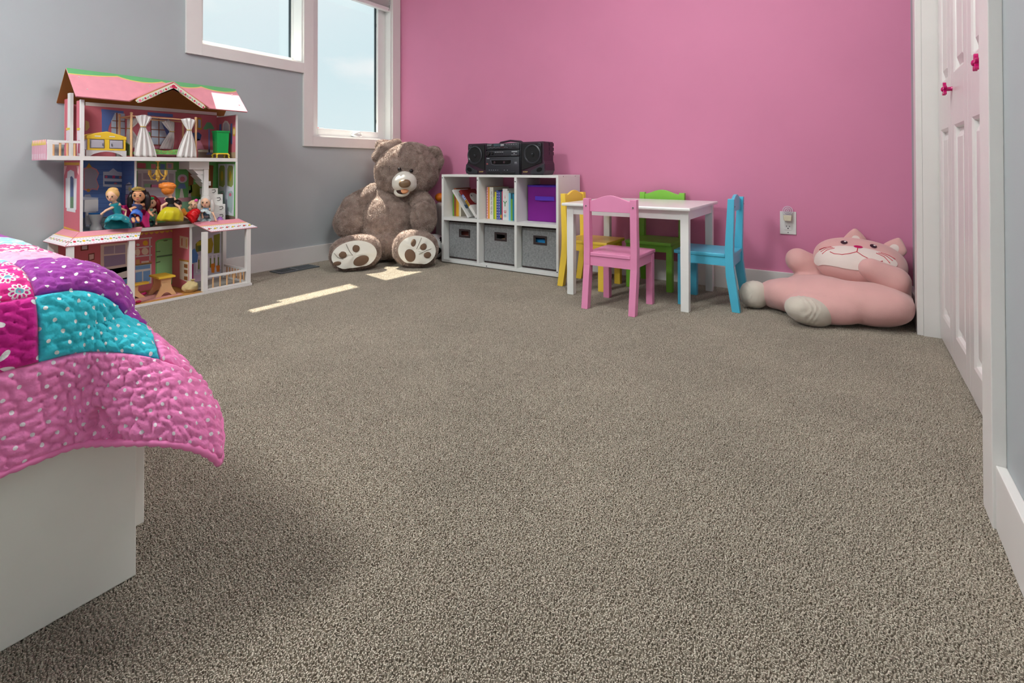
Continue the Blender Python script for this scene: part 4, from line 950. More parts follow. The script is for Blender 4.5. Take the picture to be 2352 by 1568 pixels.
(0,2,(230,190,90),[(1.091,0.319),(1.115,0.319),(1.111,0.310),(1.103,0.306),(1.095,0.312)]),
(0,2,(230,190,90),[(1.115,0.319),(1.138,0.319),(1.134,0.310),(1.126,0.306),(1.119,0.312)]),
(0,2,(230,190,90),[(1.138,0.319),(1.162,0.319),(1.158,0.310),(1.150,0.306),(1.142,0.312)]),
(0,2,(230,190,90),[(1.162,0.319),(1.187,0.319),(1.183,0.310),(1.175,0.306),(1.167,0.311)]),
(0,2,(230,190,90),[(1.187,0.319),(1.212,0.319),(1.208,0.310),(1.199,0.306),(1.191,0.311)]),
(0,2,(230,190,90),[(1.212,0.319),(1.237,0.319),(1.233,0.310),(1.225,0.306),(1.216,0.311)]),
(0,2,(230,190,90),[(1.237,0.319),(1.263,0.319),(1.259,0.309),(1.250,0.306),(1.241,0.311)]),
(0,2,(230,190,90),[(1.263,0.319),(1.289,0.319),(1.285,0.309),(1.276,0.305),(1.267,0.311)]),
(0,2,(230,190,90),[(1.289,0.319),(1.315,0.319),(1.311,0.309),(1.302,0.305),(1.293,0.311)]),
(4,1,(232,214,190),[(-3.007,0.294),(-2.907,0.292),(-2.911,0.230),(-3.006,0.231)]),
(4,2,(190,90,70),[(-2.986,0.279),(-2.976,0.285),(-2.976,0.243),(-2.986,0.242)]),
(4,2,(226,196,120),[(-2.936,0.279),(-2.921,0.284),(-2.921,0.238),(-2.936,0.242)]),
(4,1,(226,220,200),[(-3.005,0.161),(-2.905,0.162),(-2.905,0.056),(-3.005,0.062)]),
(4,2,(190,140,60),[(-3.011,0.169),(-2.901,0.171),(-2.901,0.162),(-3.011,0.160)]),
(4,2,(150,90,40),[(-2.955,0.147),(-2.915,0.149),(-2.915,0.128),(-2.955,0.129)]),
(4,2,(150,90,40),[(-2.955,0.117),(-2.915,0.119),(-2.915,0.099),(-2.954,0.099)]),
(4,2,(150,90,40),[(-2.954,0.082),(-2.915,0.085),(-2.914,0.064),(-2.954,0.064)]),
(0,2,(200,196,206),[(1.358,0.265),(1.516,0.270),(1.516,0.002),(1.359,0.002)]),
(0,3,(120,120,30),[(1.368,0.227),(1.388,0.245),(1.407,0.247),(1.407,0.185),(1.368,0.178)]),
(0,3,(170,150,30),[(1.416,0.241),(1.454,0.254),(1.464,0.215),(1.455,0.166),(1.417,0.161)]),
(0,3,(130,130,40),[(1.466,0.266),(1.501,0.272),(1.499,0.159),(1.467,0.159)]),
(0,4,(196,176,30),[(1.374,0.236),(1.398,0.243),(1.398,0.218),(1.374,0.216)]),
(0,4,(80,100,50),[(1.381,0.211),(1.407,0.212),(1.407,0.185),(1.382,0.183)]),
(0,3,(226,222,230),[(1.368,0.158),(1.518,0.157),(1.518,0.149),(1.368,0.148)]),
(0,3,(232,228,234),[(1.370,0.153),(1.379,0.151),(1.383,0.111),(1.377,0.072),(1.380,0.062),(1.370,0.064),(1.373,0.073),(1.368,0.113)]),
(0,3,(232,228,234),[(1.391,0.152),(1.400,0.151),(1.404,0.111),(1.398,0.072),(1.401,0.062),(1.391,0.063),(1.394,0.073),(1.389,0.113)]),
(0,3,(232,228,234),[(1.412,0.152),(1.421,0.151),(1.425,0.110),(1.419,0.072),(1.422,0.061),(1.412,0.063),(1.415,0.073),(1.410,0.113)]),
(0,3,(232,228,234),[(1.433,0.152),(1.443,0.150),(1.446,0.110),(1.441,0.071),(1.443,0.061),(1.433,0.063),(1.436,0.072),(1.431,0.113)]),
(0,3,(232,228,234),[(1.455,0.151),(1.464,0.150),(1.468,0.110),(1.462,0.071),(1.465,0.061),(1.455,0.062),(1.457,0.072),(1.452,0.112)]),
(0,3,(232,228,234),[(1.477,0.151),(1.486,0.150),(1.490,0.109),(1.484,0.071),(1.487,0.060),(1.477,0.062),(1.479,0.072),(1.474,0.112)]),
(0,3,(232,228,234),[(1.499,0.151),(1.508,0.149),(1.512,0.109),(1.506,0.070),(1.509,0.060),(1.499,0.061),(1.501,0.071),(1.496,0.112)]),
(0,3,(120,130,50),[(1.382,0.136),(1.389,0.135),(1.389,0.080),(1.382,0.082)]),
(0,3,(120,130,50),[(1.403,0.136),(1.410,0.135),(1.410,0.080),(1.403,0.081)]),
(0,3,(120,130,50),[(1.424,0.135),(1.431,0.134),(1.431,0.079),(1.424,0.080)]),
(0,3,(120,130,50),[(1.445,0.135),(1.452,0.134),(1.453,0.079),(1.445,0.080)]),
(0,3,(120,130,50),[(1.467,0.134),(1.474,0.133),(1.474,0.078),(1.467,0.079)]),
(0,3,(120,130,50),[(1.489,0.134),(1.496,0.133),(1.496,0.078),(1.489,0.079)]),
(0,5,(232,140,40),[(1.450,0.100),(1.472,0.102),(1.470,0.046),(1.455,0.049)]),
(0,5,(226,130,40),[(1.479,0.086),(1.501,0.085),(1.499,0.047),(1.484,0.049)]),
(0,4,(90,140,206),[(1.349,0.193),(1.363,0.203),(1.382,0.163),(1.377,0.122),(1.350,0.121)]),
(0,4,(176,40,110),[(1.350,0.116),(1.357,0.115),(1.357,0.032),(1.350,0.033)]),
(0,3,(206,180,200),[(1.357,0.051),(1.412,0.051),(1.412,0.011),(1.357,0.007)])]

# ================================================================== DOLLHOUSE
M_dw = mat('dollhouse_white', (232, 230, 226), .45); M_mdf = mat('brown_board', (150, 98, 42), .7, var=.05, vscale=6)
M_rose = mat('rose_roof_print', (230, 152, 164), .55, var=.05, vscale=22); M_dwl = mat('rose_wall_print', (208, 112, 124), .6, var=.02)
M_bluew = mat('blue_wall_print', (98, 130, 192), .6); M_greenw = mat('green_wall_print', (112, 178, 104), .6, var=.06, vscale=40)
M_woodp = mat('pale_wood', (222, 178, 130), .55, var=.05, vscale=30); M_dfl = mat('wood_floor_print', (178, 128, 66), .5, var=.12, vscale=18)
dh = thing('dollhouse', 'three-storey pink and white wooden dollhouse against the left wall', 'dollhouse', (-2.95, 1.13, 0)); og = dh.location
XB, XF, XP = -3.10, -2.88, -2.81
YL, YR = .79, 1.49
def part(mb, name, m, par=None, bev=0.0, smooth=None):
    o = mb.build(name, m, par or dh, og if (par is None or par is dh) else (0, 0, 0), smooth, bev)
    return o
def sub(mb, name, m, par, bev=0.0, smooth=None):   # sub-part of a dollhouse part (same origin)
    return mb.build(name, m, par, og, smooth, bev)
gfl = part(MB().box(XB, -2.800, .72, 1.532, 0.0005, .012), 'ground_floor', M_dw)
sub(MB().box(XB + .004, -2.806, .726, 1.28, .0121, .0126), 'floor_print', M_dfl, gfl)
sub(MB().box(XB + .004, -2.806, 1.28, 1.526, .0121, .0126), 'floor_print', mat('porch_floor_print', (150, 146, 138), .6), gfl)
sub(MB().box(-3.03, -2.84, .92, 1.2, .0127, .0130), 'rug_print', mat('rug_print', (196, 140, 132), .7, var=.2, vscale=40), gfl)
sl2 = part(MB().box(XB, XF, YL, YR, .349, .365), 'second_floor', M_dw)
sub(MB().box(XB + .004, XF - .004, YL + .012, 1.022, .3651, .3655), 'floor_print', mat('bath_floor_print', (120, 134, 138), .5), sl2)
sub(MB().box(XB + .004, XF - .004, 1.022, YR - .01, .3651, .3655), 'floor_print', mat('parlour_floor_print', (140, 112, 98), .5), sl2)
sl3 = part(MB().box(XB, XF, .68, YR, .694, .713), 'third_floor', M_dw)
sub(MB().box(XB + .004, XF - .004, YL + .012, YR - .01, .7131, .7135), 'floor_print', mat('bedroom_floor_print', (150, 128, 110), .6), sl3)
bw = part(MB().box(XB - .003, XB + .0025, YL, YR, .365, .694).box(XB - .003, XB + .0025, .75, 1.53, .012, .349).box(XB - .003, XB + .0025, YL, YR, .713, .965), 'back_panel', M_dw)
for (n, y0, y1, z0, z1, m) in (('bedroom', YL + .01, YR - .009, .713, .965, M_dwl), ('bathroom', YL + .01, 1.018, .365, .694, M_bluew), ('parlour', 1.027, YR - .009, .365, .694, M_greenw), ('kitchen', .77, 1.25, .012, .349, M_dwl), ('porch', 1.262, 1.50, .012, .349, mat('porch_wall_print', (196, 192, 202), .6))):
    sub(MB().box(XB + .0025, XB + .003, y0, y1, z0, z1), n + '_wallpaper', m, bw)
# right wall
rw = part(MB().box(XB - .001, XF + .0006, YR - .009, YR + .0008, .3655, .6935).box(XB - .001, XF + .0006, YR - .009, YR + .0008, .7135, .96), 'right_wall', M_dw)
sub(MB().box(XB + .003, XF - .004, YR - .0096, YR - .009, .713, .955), 'bedroom_wallpaper', M_dwl, rw)
sub(MB().box(XB + .003, XF - .004, YR - .0096, YR - .009, .3655, .694), 'parlour_wallpaper', M_greenw, rw)
# left wall, second floor
lw_ = part(MB().box(XB, XF, YL + .0005, YL + .0095, .365, .694).box(XF, XF + .001, YL, YL + .0105, .365, .694), 'left_wall', M_dw)
sub(MB().box(XB, XF - .003, YL, YL + .0004, .365, .694), 'wall_print', mat('rose_siding_print', (206, 108, 122), .55), lw_)
# left wall, top floor: two columns beside an opening, and posts
cA = part(MB().box(XB, -3.055, YL, YL + .012, .713, .985).box(-2.932, XF - .012, YL, YL + .012, .713, .965), 'left_column', M_dwl)
part(MB().box(-3.055, -3.018, YL, YL + .012, .713, 1.01), 'white_post', M_dw); part(MB().box(XF - .012, XF, YL, YL + .014, .713, .968), 'white_post', M_dw)
dv = part(MB().box(XB + .003, -2.94, 1.018, 1.027, .3656, .694), 'divider_wall', M_dw)
sub(MB().box(XB + .004, -2.943, 1.0174, 1.018, .3657, .6935), 'bathroom_wallpaper', M_bluew, dv)
dg = part(MB().box(XB + .003, -2.895, 1.25, 1.262, .0126, .349), 'divider_wall', M_dw)
sub(MB().box(XB + .004, -2.899, 1.2494, 1.25, .0127, .3485), 'kitchen_wallpaper', M_dwl, dg)
# printed pictures on the panels
PAR = {0: bw, 1: rw, 2: dv, 3: lw_, 4: dg}
for pl in (0, 1, 2, 3, 4, 5):
    cols_ = []; mb = MB(); half = pl; pl = min(pl, 4)
    for (p, ly, c, pts) in PRINTS:
        if p != pl or (pl == 4 and (pts[0][1] > .2) != (half == 4)): continue
        if c not in cols_: cols_.append(c)
        mb.m = cols_.index(c); th = .0003 * ly
        if pl == 0: mb.plate([(XB + .003, a, b) for a, b in pts], (1, 0, 0), th)
        else:
            y = {1: YR - .0096, 2: 1.0174, 3: YL, 4: 1.2494}[pl]
            xm = {4: -2.899, 2: -2.943}.get(pl, XF - .004)
            mb.plate([(max(XB + .004, min(a, xm)), y, b) for a, b in pts], (0, -1, 0), th)
    sub(mb, 'printed_pictures', [colr(*c, .55) for c in cols_], PAR[pl])
# roof
EV, RZ, RXm = (-2.85, .974), 1.114, -2.985
y0, y1 = .765, 1.528; th = .006
def lerp(a, b, t): return tuple(p + (q - p) * t for p, q in zip(a, b))
def nrm(a, b, c): return (Vector(b) - Vector(a)).cross(Vector(c) - Vector(a)).normalized()
V = lambda y, t: (RXm + (EV[0] - RXm) * t, y, RZ + (EV[1] - RZ) * t)       # t: 0 ridge .. 1 eave on the front slope
vt = (1.09 - RZ) / (EV[1] - RZ)
front = [V(y0, 0), V(y0, 1), V(.966, 1), V(1.15, vt), V(1.323, 1), V(y1, 1), V(y1, 0)]
nf = Vector((.14, 0, .135)).normalized()
# split at the apex line for clean polygons
rp = MB()
rp.plate([V(y0, 0), V(y0, 1), V(.966, 1), V(1.15, vt), V(1.15, 0)], nf, th); rp.plate([V(1.15, 0), V(1.15, vt), V(1.323, 1), V(y1, 1), V(y1, 0)], nf, th)
roof = part(rp, 'roof_front', [M_rose])
rb = MB(); rb.plate([(RXm, y0, RZ), (RXm, y1, RZ), (-3.113, y1, .966), (-3.113, y0, .966)], (-.14, 0, .13), .004)
part(rb, 'roof_back', M_mdf)
un = MB(); e = -nf * .0012
un.plate([Vector(V(y0 + .001, 0)) + e, Vector(V(y0 + .001, .995)) + e, Vector(V(.968, .995)) + e, Vector(V(1.15, vt)) + e, Vector(V(1.15, 0)) + e], -nf, .001)
un.plate([Vector(V(1.15, 0)) + e, Vector(V(1.15, vt)) + e, Vector(V(1.321, .995)) + e, Vector(V(y1 - .001, .995)) + e, Vector(V(y1 - .001, 0)) + e], -nf, .001)
sub(un, 'roof_underside', M_mdf, roof)
# green scalloped ridge band with yellow line
gb = MB(); yb_ = MB(); ns = 4; seg = (y1 - y0) / ns
for k in range(ns):
    a, b = y0 + k * seg, y0 + (k + 1) * seg
    lowp = []; low2 = []
    for j in range(13):
        u_ = j / 12; d_ = .075 + .12 * math.sin(math.pi * u_) ** .8
        if k == 0: d_ = .195 - .12 * u_ ** 2
        lowp.append((a + (b - a) * u_, d_)); low2.append((a + (b - a) * u_, d_ + .03))
    o = nf * (th + .0001)
    gb.plate([Vector(V(a, 0)) + o] + [Vector(V(p[0], p[1])) + o for p in lowp] + [Vector(V(b, 0)) + o], nf, .0004)
    for j in range(12):
        yb_.plate([Vector(V(lowp[j][0], lowp[j][1])) + o, Vector(V(low2[j][0], low2[j][1])) + o, Vector(V(low2[j + 1][0], low2[j + 1][1])) + o, Vector(V(lowp[j + 1][0], lowp[j + 1][1])) + o], nf, .0005)
sub(gb, 'ridge_band', colr(104, 178, 118, .5), roof); sub(yb_, 'ridge_line', colr(232, 206, 110, .5), roof)
for (y, t) in ((.80, .30), (.815, .72), (1.49, .28), (1.50, .72), (1.08, .33), (1.20, .16)):
    p = Vector(V(y, t)) + nf * (th + .0003); sub(MB().disc(p, nf, .003, .003, .0012, seg=10), 'screw', colr(220, 200, 196, .3), roof)
# front gable: two small slopes and floral barge boards
xg = -2.846; ap = (1.15, 1.0925)
for s_, yb2 in ((-1, .962), (1, 1.327)):
    A = (xg, ap[0], ap[1]); B = (-2.963, 1.15, ap[1]); C_ = (xg, yb2, .976)
    n_ = nrm(A, B, C_); n_ = n_ if n_.z > 0 else -n_
    q = MB(); q.plate([A, B, C_], n_, .004); part(q, 'gable_slope', M_rose)
    q = MB(); q.plate([Vector(A) - n_ * .0012, Vector(B) - n_ * .0012, Vector(C_) - n_ * .0012], -n_, .001); part(q, 'gable_underside', M_mdf)
fb = MB(); fr_ = MB()
yl, yr = .975, 1.314
def board_poly(yb2, sgn, wv, x):
    # strip along the gable edge, width wv, rounded lower end
    top = []; n = 10
    P0 = Vector((ap[0], ap[1] - .002)); P1 = Vector((yb2, .984)); d = (P1 - P0).normalized(); nn = Vector((0, -1)) - d * Vector((0, -1)).dot(d); nn.normalize()
    pts = [P0, P0 + d * ((P1 - P0).length - wv), P1 - d * wv * .3 + nn * wv * .25, P1 - d * wv * .45 + nn * wv * .8, P1 - d * wv * 1.0 + nn * wv, P0 + d * wv * .6 + nn * wv * 1.0, Vector((ap[0], ap[1] - .002 - wv * 1.35))]
    return [(x, p.x, p.y) for p in pts], P0, d, nn
FL = []
for s_, yb2 in ((-1, yl), (1, yr)):
    pts, P0, d, nn = board_poly(yb2, s_, .026, xg + .0005); fr_.plate(pts, (1, 0, 0), .003)
    pts, P0, d, nn = board_poly(yb2 - s_ * .004, s_, .0215, xg + .0036); fb.plate([(p[0], p[1], p[2] - .0022) for p in pts], (1, 0, 0), .0004)
    for k in range(7): FL.append(P0 + d * (.022 + k * .026) + nn * .0125)
bo = part(fr_, 'barge_board', colr(214, 150, 70, .5)); sub(fb, 'floral_strip', colr(232, 230, 214, .5), bo)
fl = MB(); fcols = [colr(206, 40, 80), colr(236, 130, 160), colr(70, 150, 70)]
for k, p in enumerate(FL):
    fl.m = 0 if k % 2 else 1; rr = .0062 if k % 2 == 0 else .005
    fl.disc((xg + .0042, p.x, p.y - .002), (1, 0, 0), rr, rr, .0004, seg=10)
    fl.m = 2
    for t in (-1, 1): fl.disc((xg + .0041, p.x + t * .010, p.y - .003 - t * .004 * (1 if k > 6 else -1)), (1, 0, 0), .0028, .002, .0003, seg=8)
fl.m = 0; fl.disc((xg + .0042, 1.15, 1.0705), (1, 0, 0), .0095, .0095, .0006, seg=14)
sub(fl, 'rose_print', fcols, bo)
# balcony
bal = part(MB().box(XF - .012, XF, .68, .695, .713, .782).box(XB, XB + .012, .68, .695, .713, .782), 'balcony_post', M_dw)
part(MB().box(XF - .010, XF - .001, .695, YL, .770, .781), 'balcony_rail', M_dw); part(MB().box(XB + .001, XB + .010, .695, YL, .770, .781), 'balcony_rail', M_dw)
for (x, y) in ((XF - .006, .722), (XF - .006, .747), (XF - .006, .772), (XB + .006, .722), (XB + .006, .75)):
    part(MB().tube([(x, y, .713), (x, y, .770)], .0042, 10), 'baluster', M_woodp)
n_p = 8
for k in range(n_p):
    a = XB + .002 + k * (XF - .012 - XB) / n_p; b = a + (XF - .012 - XB) / n_p - .0035; c = (a + b) / 2
    pk = part(MB().prism([(a, .694), (b, .694), (b, .765), (c, .784), (a, .765)], 'y', .676, .680), 'picket', colr(222, 170, 186, .5))
    pk2 = sub(MB().prism([(a, .760), (b, .760), (b, .765), (c, .784), (a, .765)], 'y', .6755, .676), 'picket_tip', colr(222, 196, 90, .5), pk)
    sub(MB().box(c - .004, c + .004, .6755, .676, .70, .722), 'picket_print', colr(226, 214, 218, .5), pk)
# porch roofs with floral border
def lip(name, T0, T1, B0, B1, flowers=True):
    n_ = nrm(T0, B0, B1); n_ = n_ if n_.z > 0 else -n_
    r = part(MB().plate([T0, T1, B1, B0], n_, .004), name, M_rose)
    def Q(u_, t): return Vector(lerp(lerp(T0, T1, u_), lerp(B0, B1, u_), t)) + n_ * .0042
    sub(MB().plate([Q(0, .45), Q(1, .45), Q(1, .985), Q(0, .985)], n_, .0003), 'border_print', colr(238, 232, 236, .5), r)
    sub(MB().plate([Q(0, .40), Q(1, .40), Q(1, .455), Q(0, .455)], n_, .0005), 'border_line', colr(236, 190, 100, .5), r)
    fm = MB(); ln = (Vector(T1) - Vector(T0)).length; nf_ = max(4, int(ln / .028)); cs = [colr(206, 40, 60), colr(236, 200, 40), colr(232, 130, 150), colr(70, 150, 70), colr(120, 100, 110)]
    ax = (Vector(T1) - Vector(T0)).normalized()
    for k in range(nf_):
        u_ = (k + .5) / nf_
        fm.m = k % 3; fm.disc(Q(u_, .72), n_, .0065, .0055, .0005, up=ax, seg=10)
        fm.m = 3; fm.disc(Q(u_ + .35 / nf_, .70), n_, .003, .0045, .0005, up=ax, seg=8); fm.disc(Q(u_ - .3 / nf_, .76), n_, .003, .004, .0005, up=ax, seg=8)
    fm.m = 4
    for k in range(nf_ * 3):
        for t in (.53, .93): fm.disc(Q((k + .5) / (nf_ * 3), t), n_, .0014, .0014, .0005, up=ax, seg=6)
    sub(fm, 'rose_print', cs, r)
    return r
lip('porch_roof', (XF, YL, .369), (XF, 1.031, .369), (-2.808, .722, .318), (-2.808, .990, .318))
lip('porch_roof', (XB, YL, .369), (XF, YL, .369), (-3.10, .718, .318), (-2.808, .722, .318))
lip('porch_roof', (XF, 1.252, .369), (XF, 1.496, .369), (-2.808, 1.318, .318), (-2.808, 1.566, .318))
for (x, y) in ((XP, .953), (XP, 1.278), (XP, 1.506), (XP, .729)): part(MB().box(x - .022, x, y, y + .024, .012, .322, .001), 'porch_post', M_dw)
for y in (.731, 1.508): part(MB().box(XB + .004, XB + .024, y, y + .020, .012, .335, .001), 'porch_post', M_dw)
part(MB().box(XP - .014, XP - .004, 1.302, 1.506, .080, .091), 'porch_rail', M_dw); part(MB().box(XP - .014, XP - .004, 1.302, 1.506, .0125, .023), 'porch_rail', M_dw)
part(MB().box(XB + .024, XP - .022, 1.514, 1.524, .080, .091), 'porch_rail', M_dw); part(MB().box(XB + .024, XP - .022, 1.514, 1.524, .0125, .023), 'porch_rail', M_dw)
part(MB().box(XP - .014, XP - .004, .753, .953, .080, .091), 'porch_rail', M_dw)
for k in range(5): part(MB().tube([(XP - .009, 1.332 + k * .036, .023), (XP - .009, 1.332 + k * .036, .080)], .004, 8), 'baluster', M_woodp)
for k in range(7): part(MB().tube([(XB + .05 + k * .031, 1.519, .023), (XB + .05 + k * .031, 1.519, .080)], .004, 8), 'baluster', M_woodp)
for k in range(5): part(MB().tube([(XP - .009, .785 + k * .036, .0126), (XP - .009, .785 + k * .036, .080)], .004, 8), 'baluster', M_woodp)
# white winding stair with black scroll print
st = part(MB().box(-3.05, -2.93, 1.262, 1.362, .652, .693), 'stair_landing', M_dw)
for k in range(3): part(MB().prism([(1.285 + k * .02, .652 - k * .032), (1.362, .652 - k * .032), (1.362, .625 - k * .034), (1.315 + k * .02, .62 - k * .033)], 'x', -3.02, -2.945), 'stair_step', M_dw)
part(MB().box(-2.958, -2.935, 1.338, 1.362, .366, .652), 'stair_post', M_dw)
for k, (a, b, z0, z1) in enumerate(((1.366, 1.392, .56, .585), (1.366, 1.425, .51, .545), (1.366, 1.447, .455, .51), (1.372, 1.456, .41, .455), (1.376, 1.452, .366, .41))):
    x1 = -2.975 + k * .010
    s_ = part(MB().box(x1 - .08, x1, a, b, z0, z1), 'stair_step', M_dw)
    yc = b - .022; zc = (z0 + z1) / 2
    sub(MB().tube([(x1 + .0005, yc - .010, zc + .008), (x1 + .0005, yc + .006, zc + .010), (x1 + .0005, yc + .010, zc), (x1 + .0005, yc, zc - .008), (x1 + .0005, yc - .008, zc - .006)], .0016, 6), 'scroll_print', colr(20, 20, 22), s_)

# ------------------------------------------------------------------ dollhouse furniture
def rel(t): return Vector(t.location)
M_yel = colr(236, 196, 50, .4); M_gry = colr(176, 172, 182, .4); M_wht = colr(228, 228, 226, .4)
t = thing('toy_stove', 'yellow and grey toy stove on the top floor of the dollhouse', 'toy stove', (-2.945, .894, .7137)); o = rel(t)
x0, x1, a, b = -2.99, -2.905, .818, .972
MB().box(x0, x1 - .002, a + .012, b - .012, .745, .795, .003).build('body', M_gry, t, o)
MB().prism([(a, .793), (b, .793), (b, .808), (b - .03, .818), ((a + b) / 2, .831), (a + .03, .820), (a, .808)], 'x', x0, x1 + .004).build('hood', M_yel, t, o, bev=.003)
MB().box(x1 - .006, x1 + .003, a + .004, b - .004, .742, .750).box(x1 - .006, x1 + .003, a + .068, b - .068, .750, .793).box(x1 - .006, x1 + .003, a + .004, a + .012, .750, .793).box(x1 - .006, x1 + .003, b - .012, b - .004, .750, .793).build('front_frame', M_yel, t, o)
for (p, q, h) in ((a + .016, a + .066, a + .06), (b - .066, b - .016, b - .06)):
    d_ = MB().box(x1 - .002, x1 + .006, p, q, .752, .788, .004).build('door', M_gry, t, o)
    MB().tube([(x1 + .008, h, .774), (x1 + .008, h, .764), (x1 + .006, h + .003, .762)], .0018, 6).build('handle', colr(90, 90, 100, .3), d_, o)
pl = [(a, .7138), (a + .014, .7138)] + [(a + .014 + (b - a - .028) * k / 10, .7138 + .018 * math.sin(math.pi * k / 10) + .006 * (math.cos(3 * math.pi * k / 5))**2 * 0 + .004) for k in range(1, 10)] + [(b - .014, .7138), (b, .7138), (b, .742), (a, .742)]
MB().prism(pl, 'x', x1 - .008, x1 + .002).build('skirt', colr(206, 204, 204, .4), t, o)
for y in (a + .002, b - .016): MB().box(x0, x0 + .014, y, y + .014, .7138, .745).build('leg', M_wht, t, o)
for k in range(2): MB().box(x1 + .0042, x1 + .005, a + .030 + k * .055, a + .052 + k * .055, .805, .809).build('hood_print', M_wht, t, o)

t = thing('canopy_bed', 'toy four-poster bed with tied white curtains on the top dollhouse floor', 'toy bed', (-2.975, 1.136, .7137)); o = rel(t)
bx0, bx1, by0, by1 = -3.055, -2.897, .991, 1.281
M_gb = mat('green_scroll_print', (110, 178, 92), .5, var=.25, vscale=70); M_gold = colr(206, 150, 84, .4); M_sat = mat('white_satin', (226, 222, 218), .35, .5, var=.03, bump=.3, bscale=90)
for (x, y) in ((bx1 - .005, by0), (bx1 - .005, by1), (bx0 + .005, by0), (bx0 + .005, by1)):
    MB().tube([(x, y, .7138), (x, y, .922)], .0052, 10).ell((x, y, .925), (.0065, .0065, .006)).build('post', M_woodp, t, o, 'auto')
for (p, q) in (((bx1 - .005, by0), (bx1 - .005, by1)), ((bx0 + .005, by0), (bx0 + .005, by1)), ((bx1 - .005, by0), (bx0 + .005, by0)), ((bx1 - .005, by1), (bx0 + .005, by1))):
    MB().tube([(p[0], p[1], .912), (q[0], q[1], .912)], .0032, 8).build('canopy_rod', M_woodp, t, o)
sp = [(by0 + .008, .728)] + [(by0 + .008 + (by1 - by0 - .016) * k / 12, .735 + .012 * (.5 - .5 * math.cos(4 * math.pi * k / 12)) + .012 * math.sin(math.pi * k / 12)) for k in range(13)] + [(by1 - .008, .728)]
fr0 = MB().prism(sp, 'x', bx1 - .010, bx1 - .004).build('side_board', M_gb, t, o)
for k in range(9):
    yc = by0 + .03 + k * .028
    MB().tube([(bx1 - .0035, yc + .009 * math.cos(u_ / 10 * 2 * math.pi), .742 + .006 * math.sin(u_ / 10 * 2 * math.pi)) for u_ in range(11)], .0007, 5, False).build('scroll', M_gold, fr0, o)
MB().box(bx0 + .004, bx1 - .011, by0 + .01, by1 - .01, .722, .742, .004).build('mattress', colr(226, 160, 178, .8), t, o)
for y in (by0, by1):
    MB().prism([(bx0 + .012, .72), (bx1 - .012, .72), (bx1 - .012, .765), ((bx0 + bx1) / 2, .79), (bx0 + .012, .765)], 'y', y - .003, y + .003).build('headboard', M_gb, t, o)
def curtain(yc, x, w0, w1, ztop, ztie, zbot, ytie, sgn):
    mb = MB(); n = 26; rows = 18; vs = []
    for j in range(rows + 1):
        u_ = j / rows
        z = ztop + (zbot - ztop) * u_; ut = (ztop - ztie) / (ztop - zbot)
        if u_ < ut: k = u_ / ut; w = w0 + (.010 - w0) * (k ** 1.4); c = yc + (ytie - yc) * k ** 1.2
        else: k = (u_ - ut) / (1 - ut); w = .010 + (w1 - .010) * (math.sin(k * 1.45) ** .9 if k > 0 else 0); c = ytie + (yc + sgn * .008 - ytie) * k
        for i in range(n):
            s_ = i / (n - 1) * 2 - 1
            vs.append((x + (.0035 + .002 * u_) * math.sin(s_ * 11 + j * .12) * (w / w1 + .3) + .004 * math.cos(s_ * 1.6), c + s_ * w, z + .004 * math.cos(s_ * 3) * (1 if j == 0 else 0)))
    mb._add(vs, [(j * n + i, j * n + i + 1, (j + 1) * n + i + 1, (j + 1) * n + i) for j in range(rows) for i in range(n - 1)])
    c = mb.build('curtain', M_sat, t, o, 'all')
    so = c.modifiers.new('s', 'SOLIDIFY'); so.thickness = .001
    MB().tube([(x + .0075 * math.cos(k / 12 * 2 * math.pi), ytie + .012 * math.sin(k / 12 * 2 * math.pi), ztie) for k in range(13)], .002, 6, False).build('tie', colr(210, 176, 70, .4), c, o)
curtain(1.040, bx1 + .005, .037, .046, .917, .862, .7142, 1.037, 1)
curtain(1.240, bx1 + .005, .037, .046, .917, .858, .7142, 1.245, -1)
curtain(1.05, bx0 + .012, .03, .035, .91, .86, .76, 1.03, 1); curtain(1.205, bx0 + .012, .034, .03, .91, .855, .76, 1.225, -1)

t = thing('toy_hamper', 'bright green toy bin on yellow legs in the top right dollhouse corner', 'toy', (-2.945, 1.430, .7137)); o = rel(t)
c = Vector((-2.945, 1.430, 0)); q = math.radians(40)
def rsq(r, z, rot=q): return [(c.x + r * math.cos(rot + k * math.pi / 2), c.y + r * math.sin(rot + k * math.pi / 2), z) for k in range(4)]
def frust(r0, z0, r1, z1): 
    m = MB(); m._add(rsq(r0, z0) + rsq(r1, z1), [(3, 2, 1, 0), (4, 5, 6, 7)] + [(k, (k + 1) % 4, 4 + (k + 1) % 4, 4 + k) for k in range(4)]); return m
M_emg = colr(4, 160, 74, .35)
frust(.040, .742, .045, .858).build('body', M_emg, t, o); frust(.049, .858, .049, .866).build('lid', M_emg, t, o); frust(.042, .735, .042, .742).build('base', M_yel, t, o)
for k in range(4):
    a_ = q + k * math.pi / 2; d_ = Vector((math.cos(a_), math.sin(a_), 0))
    MB().tube([c + d_ * .036 + Vector((0, 0, .738)), c + d_ * .045 + Vector((0, 0, .730)), c + d_ * .042 + Vector((0, 0, .720)), c + d_ * .047 + Vector((0, 0, .7138))], [.005, .005, .0035, .004], 8).build('leg', colr(226, 206, 70, .3), t, o)

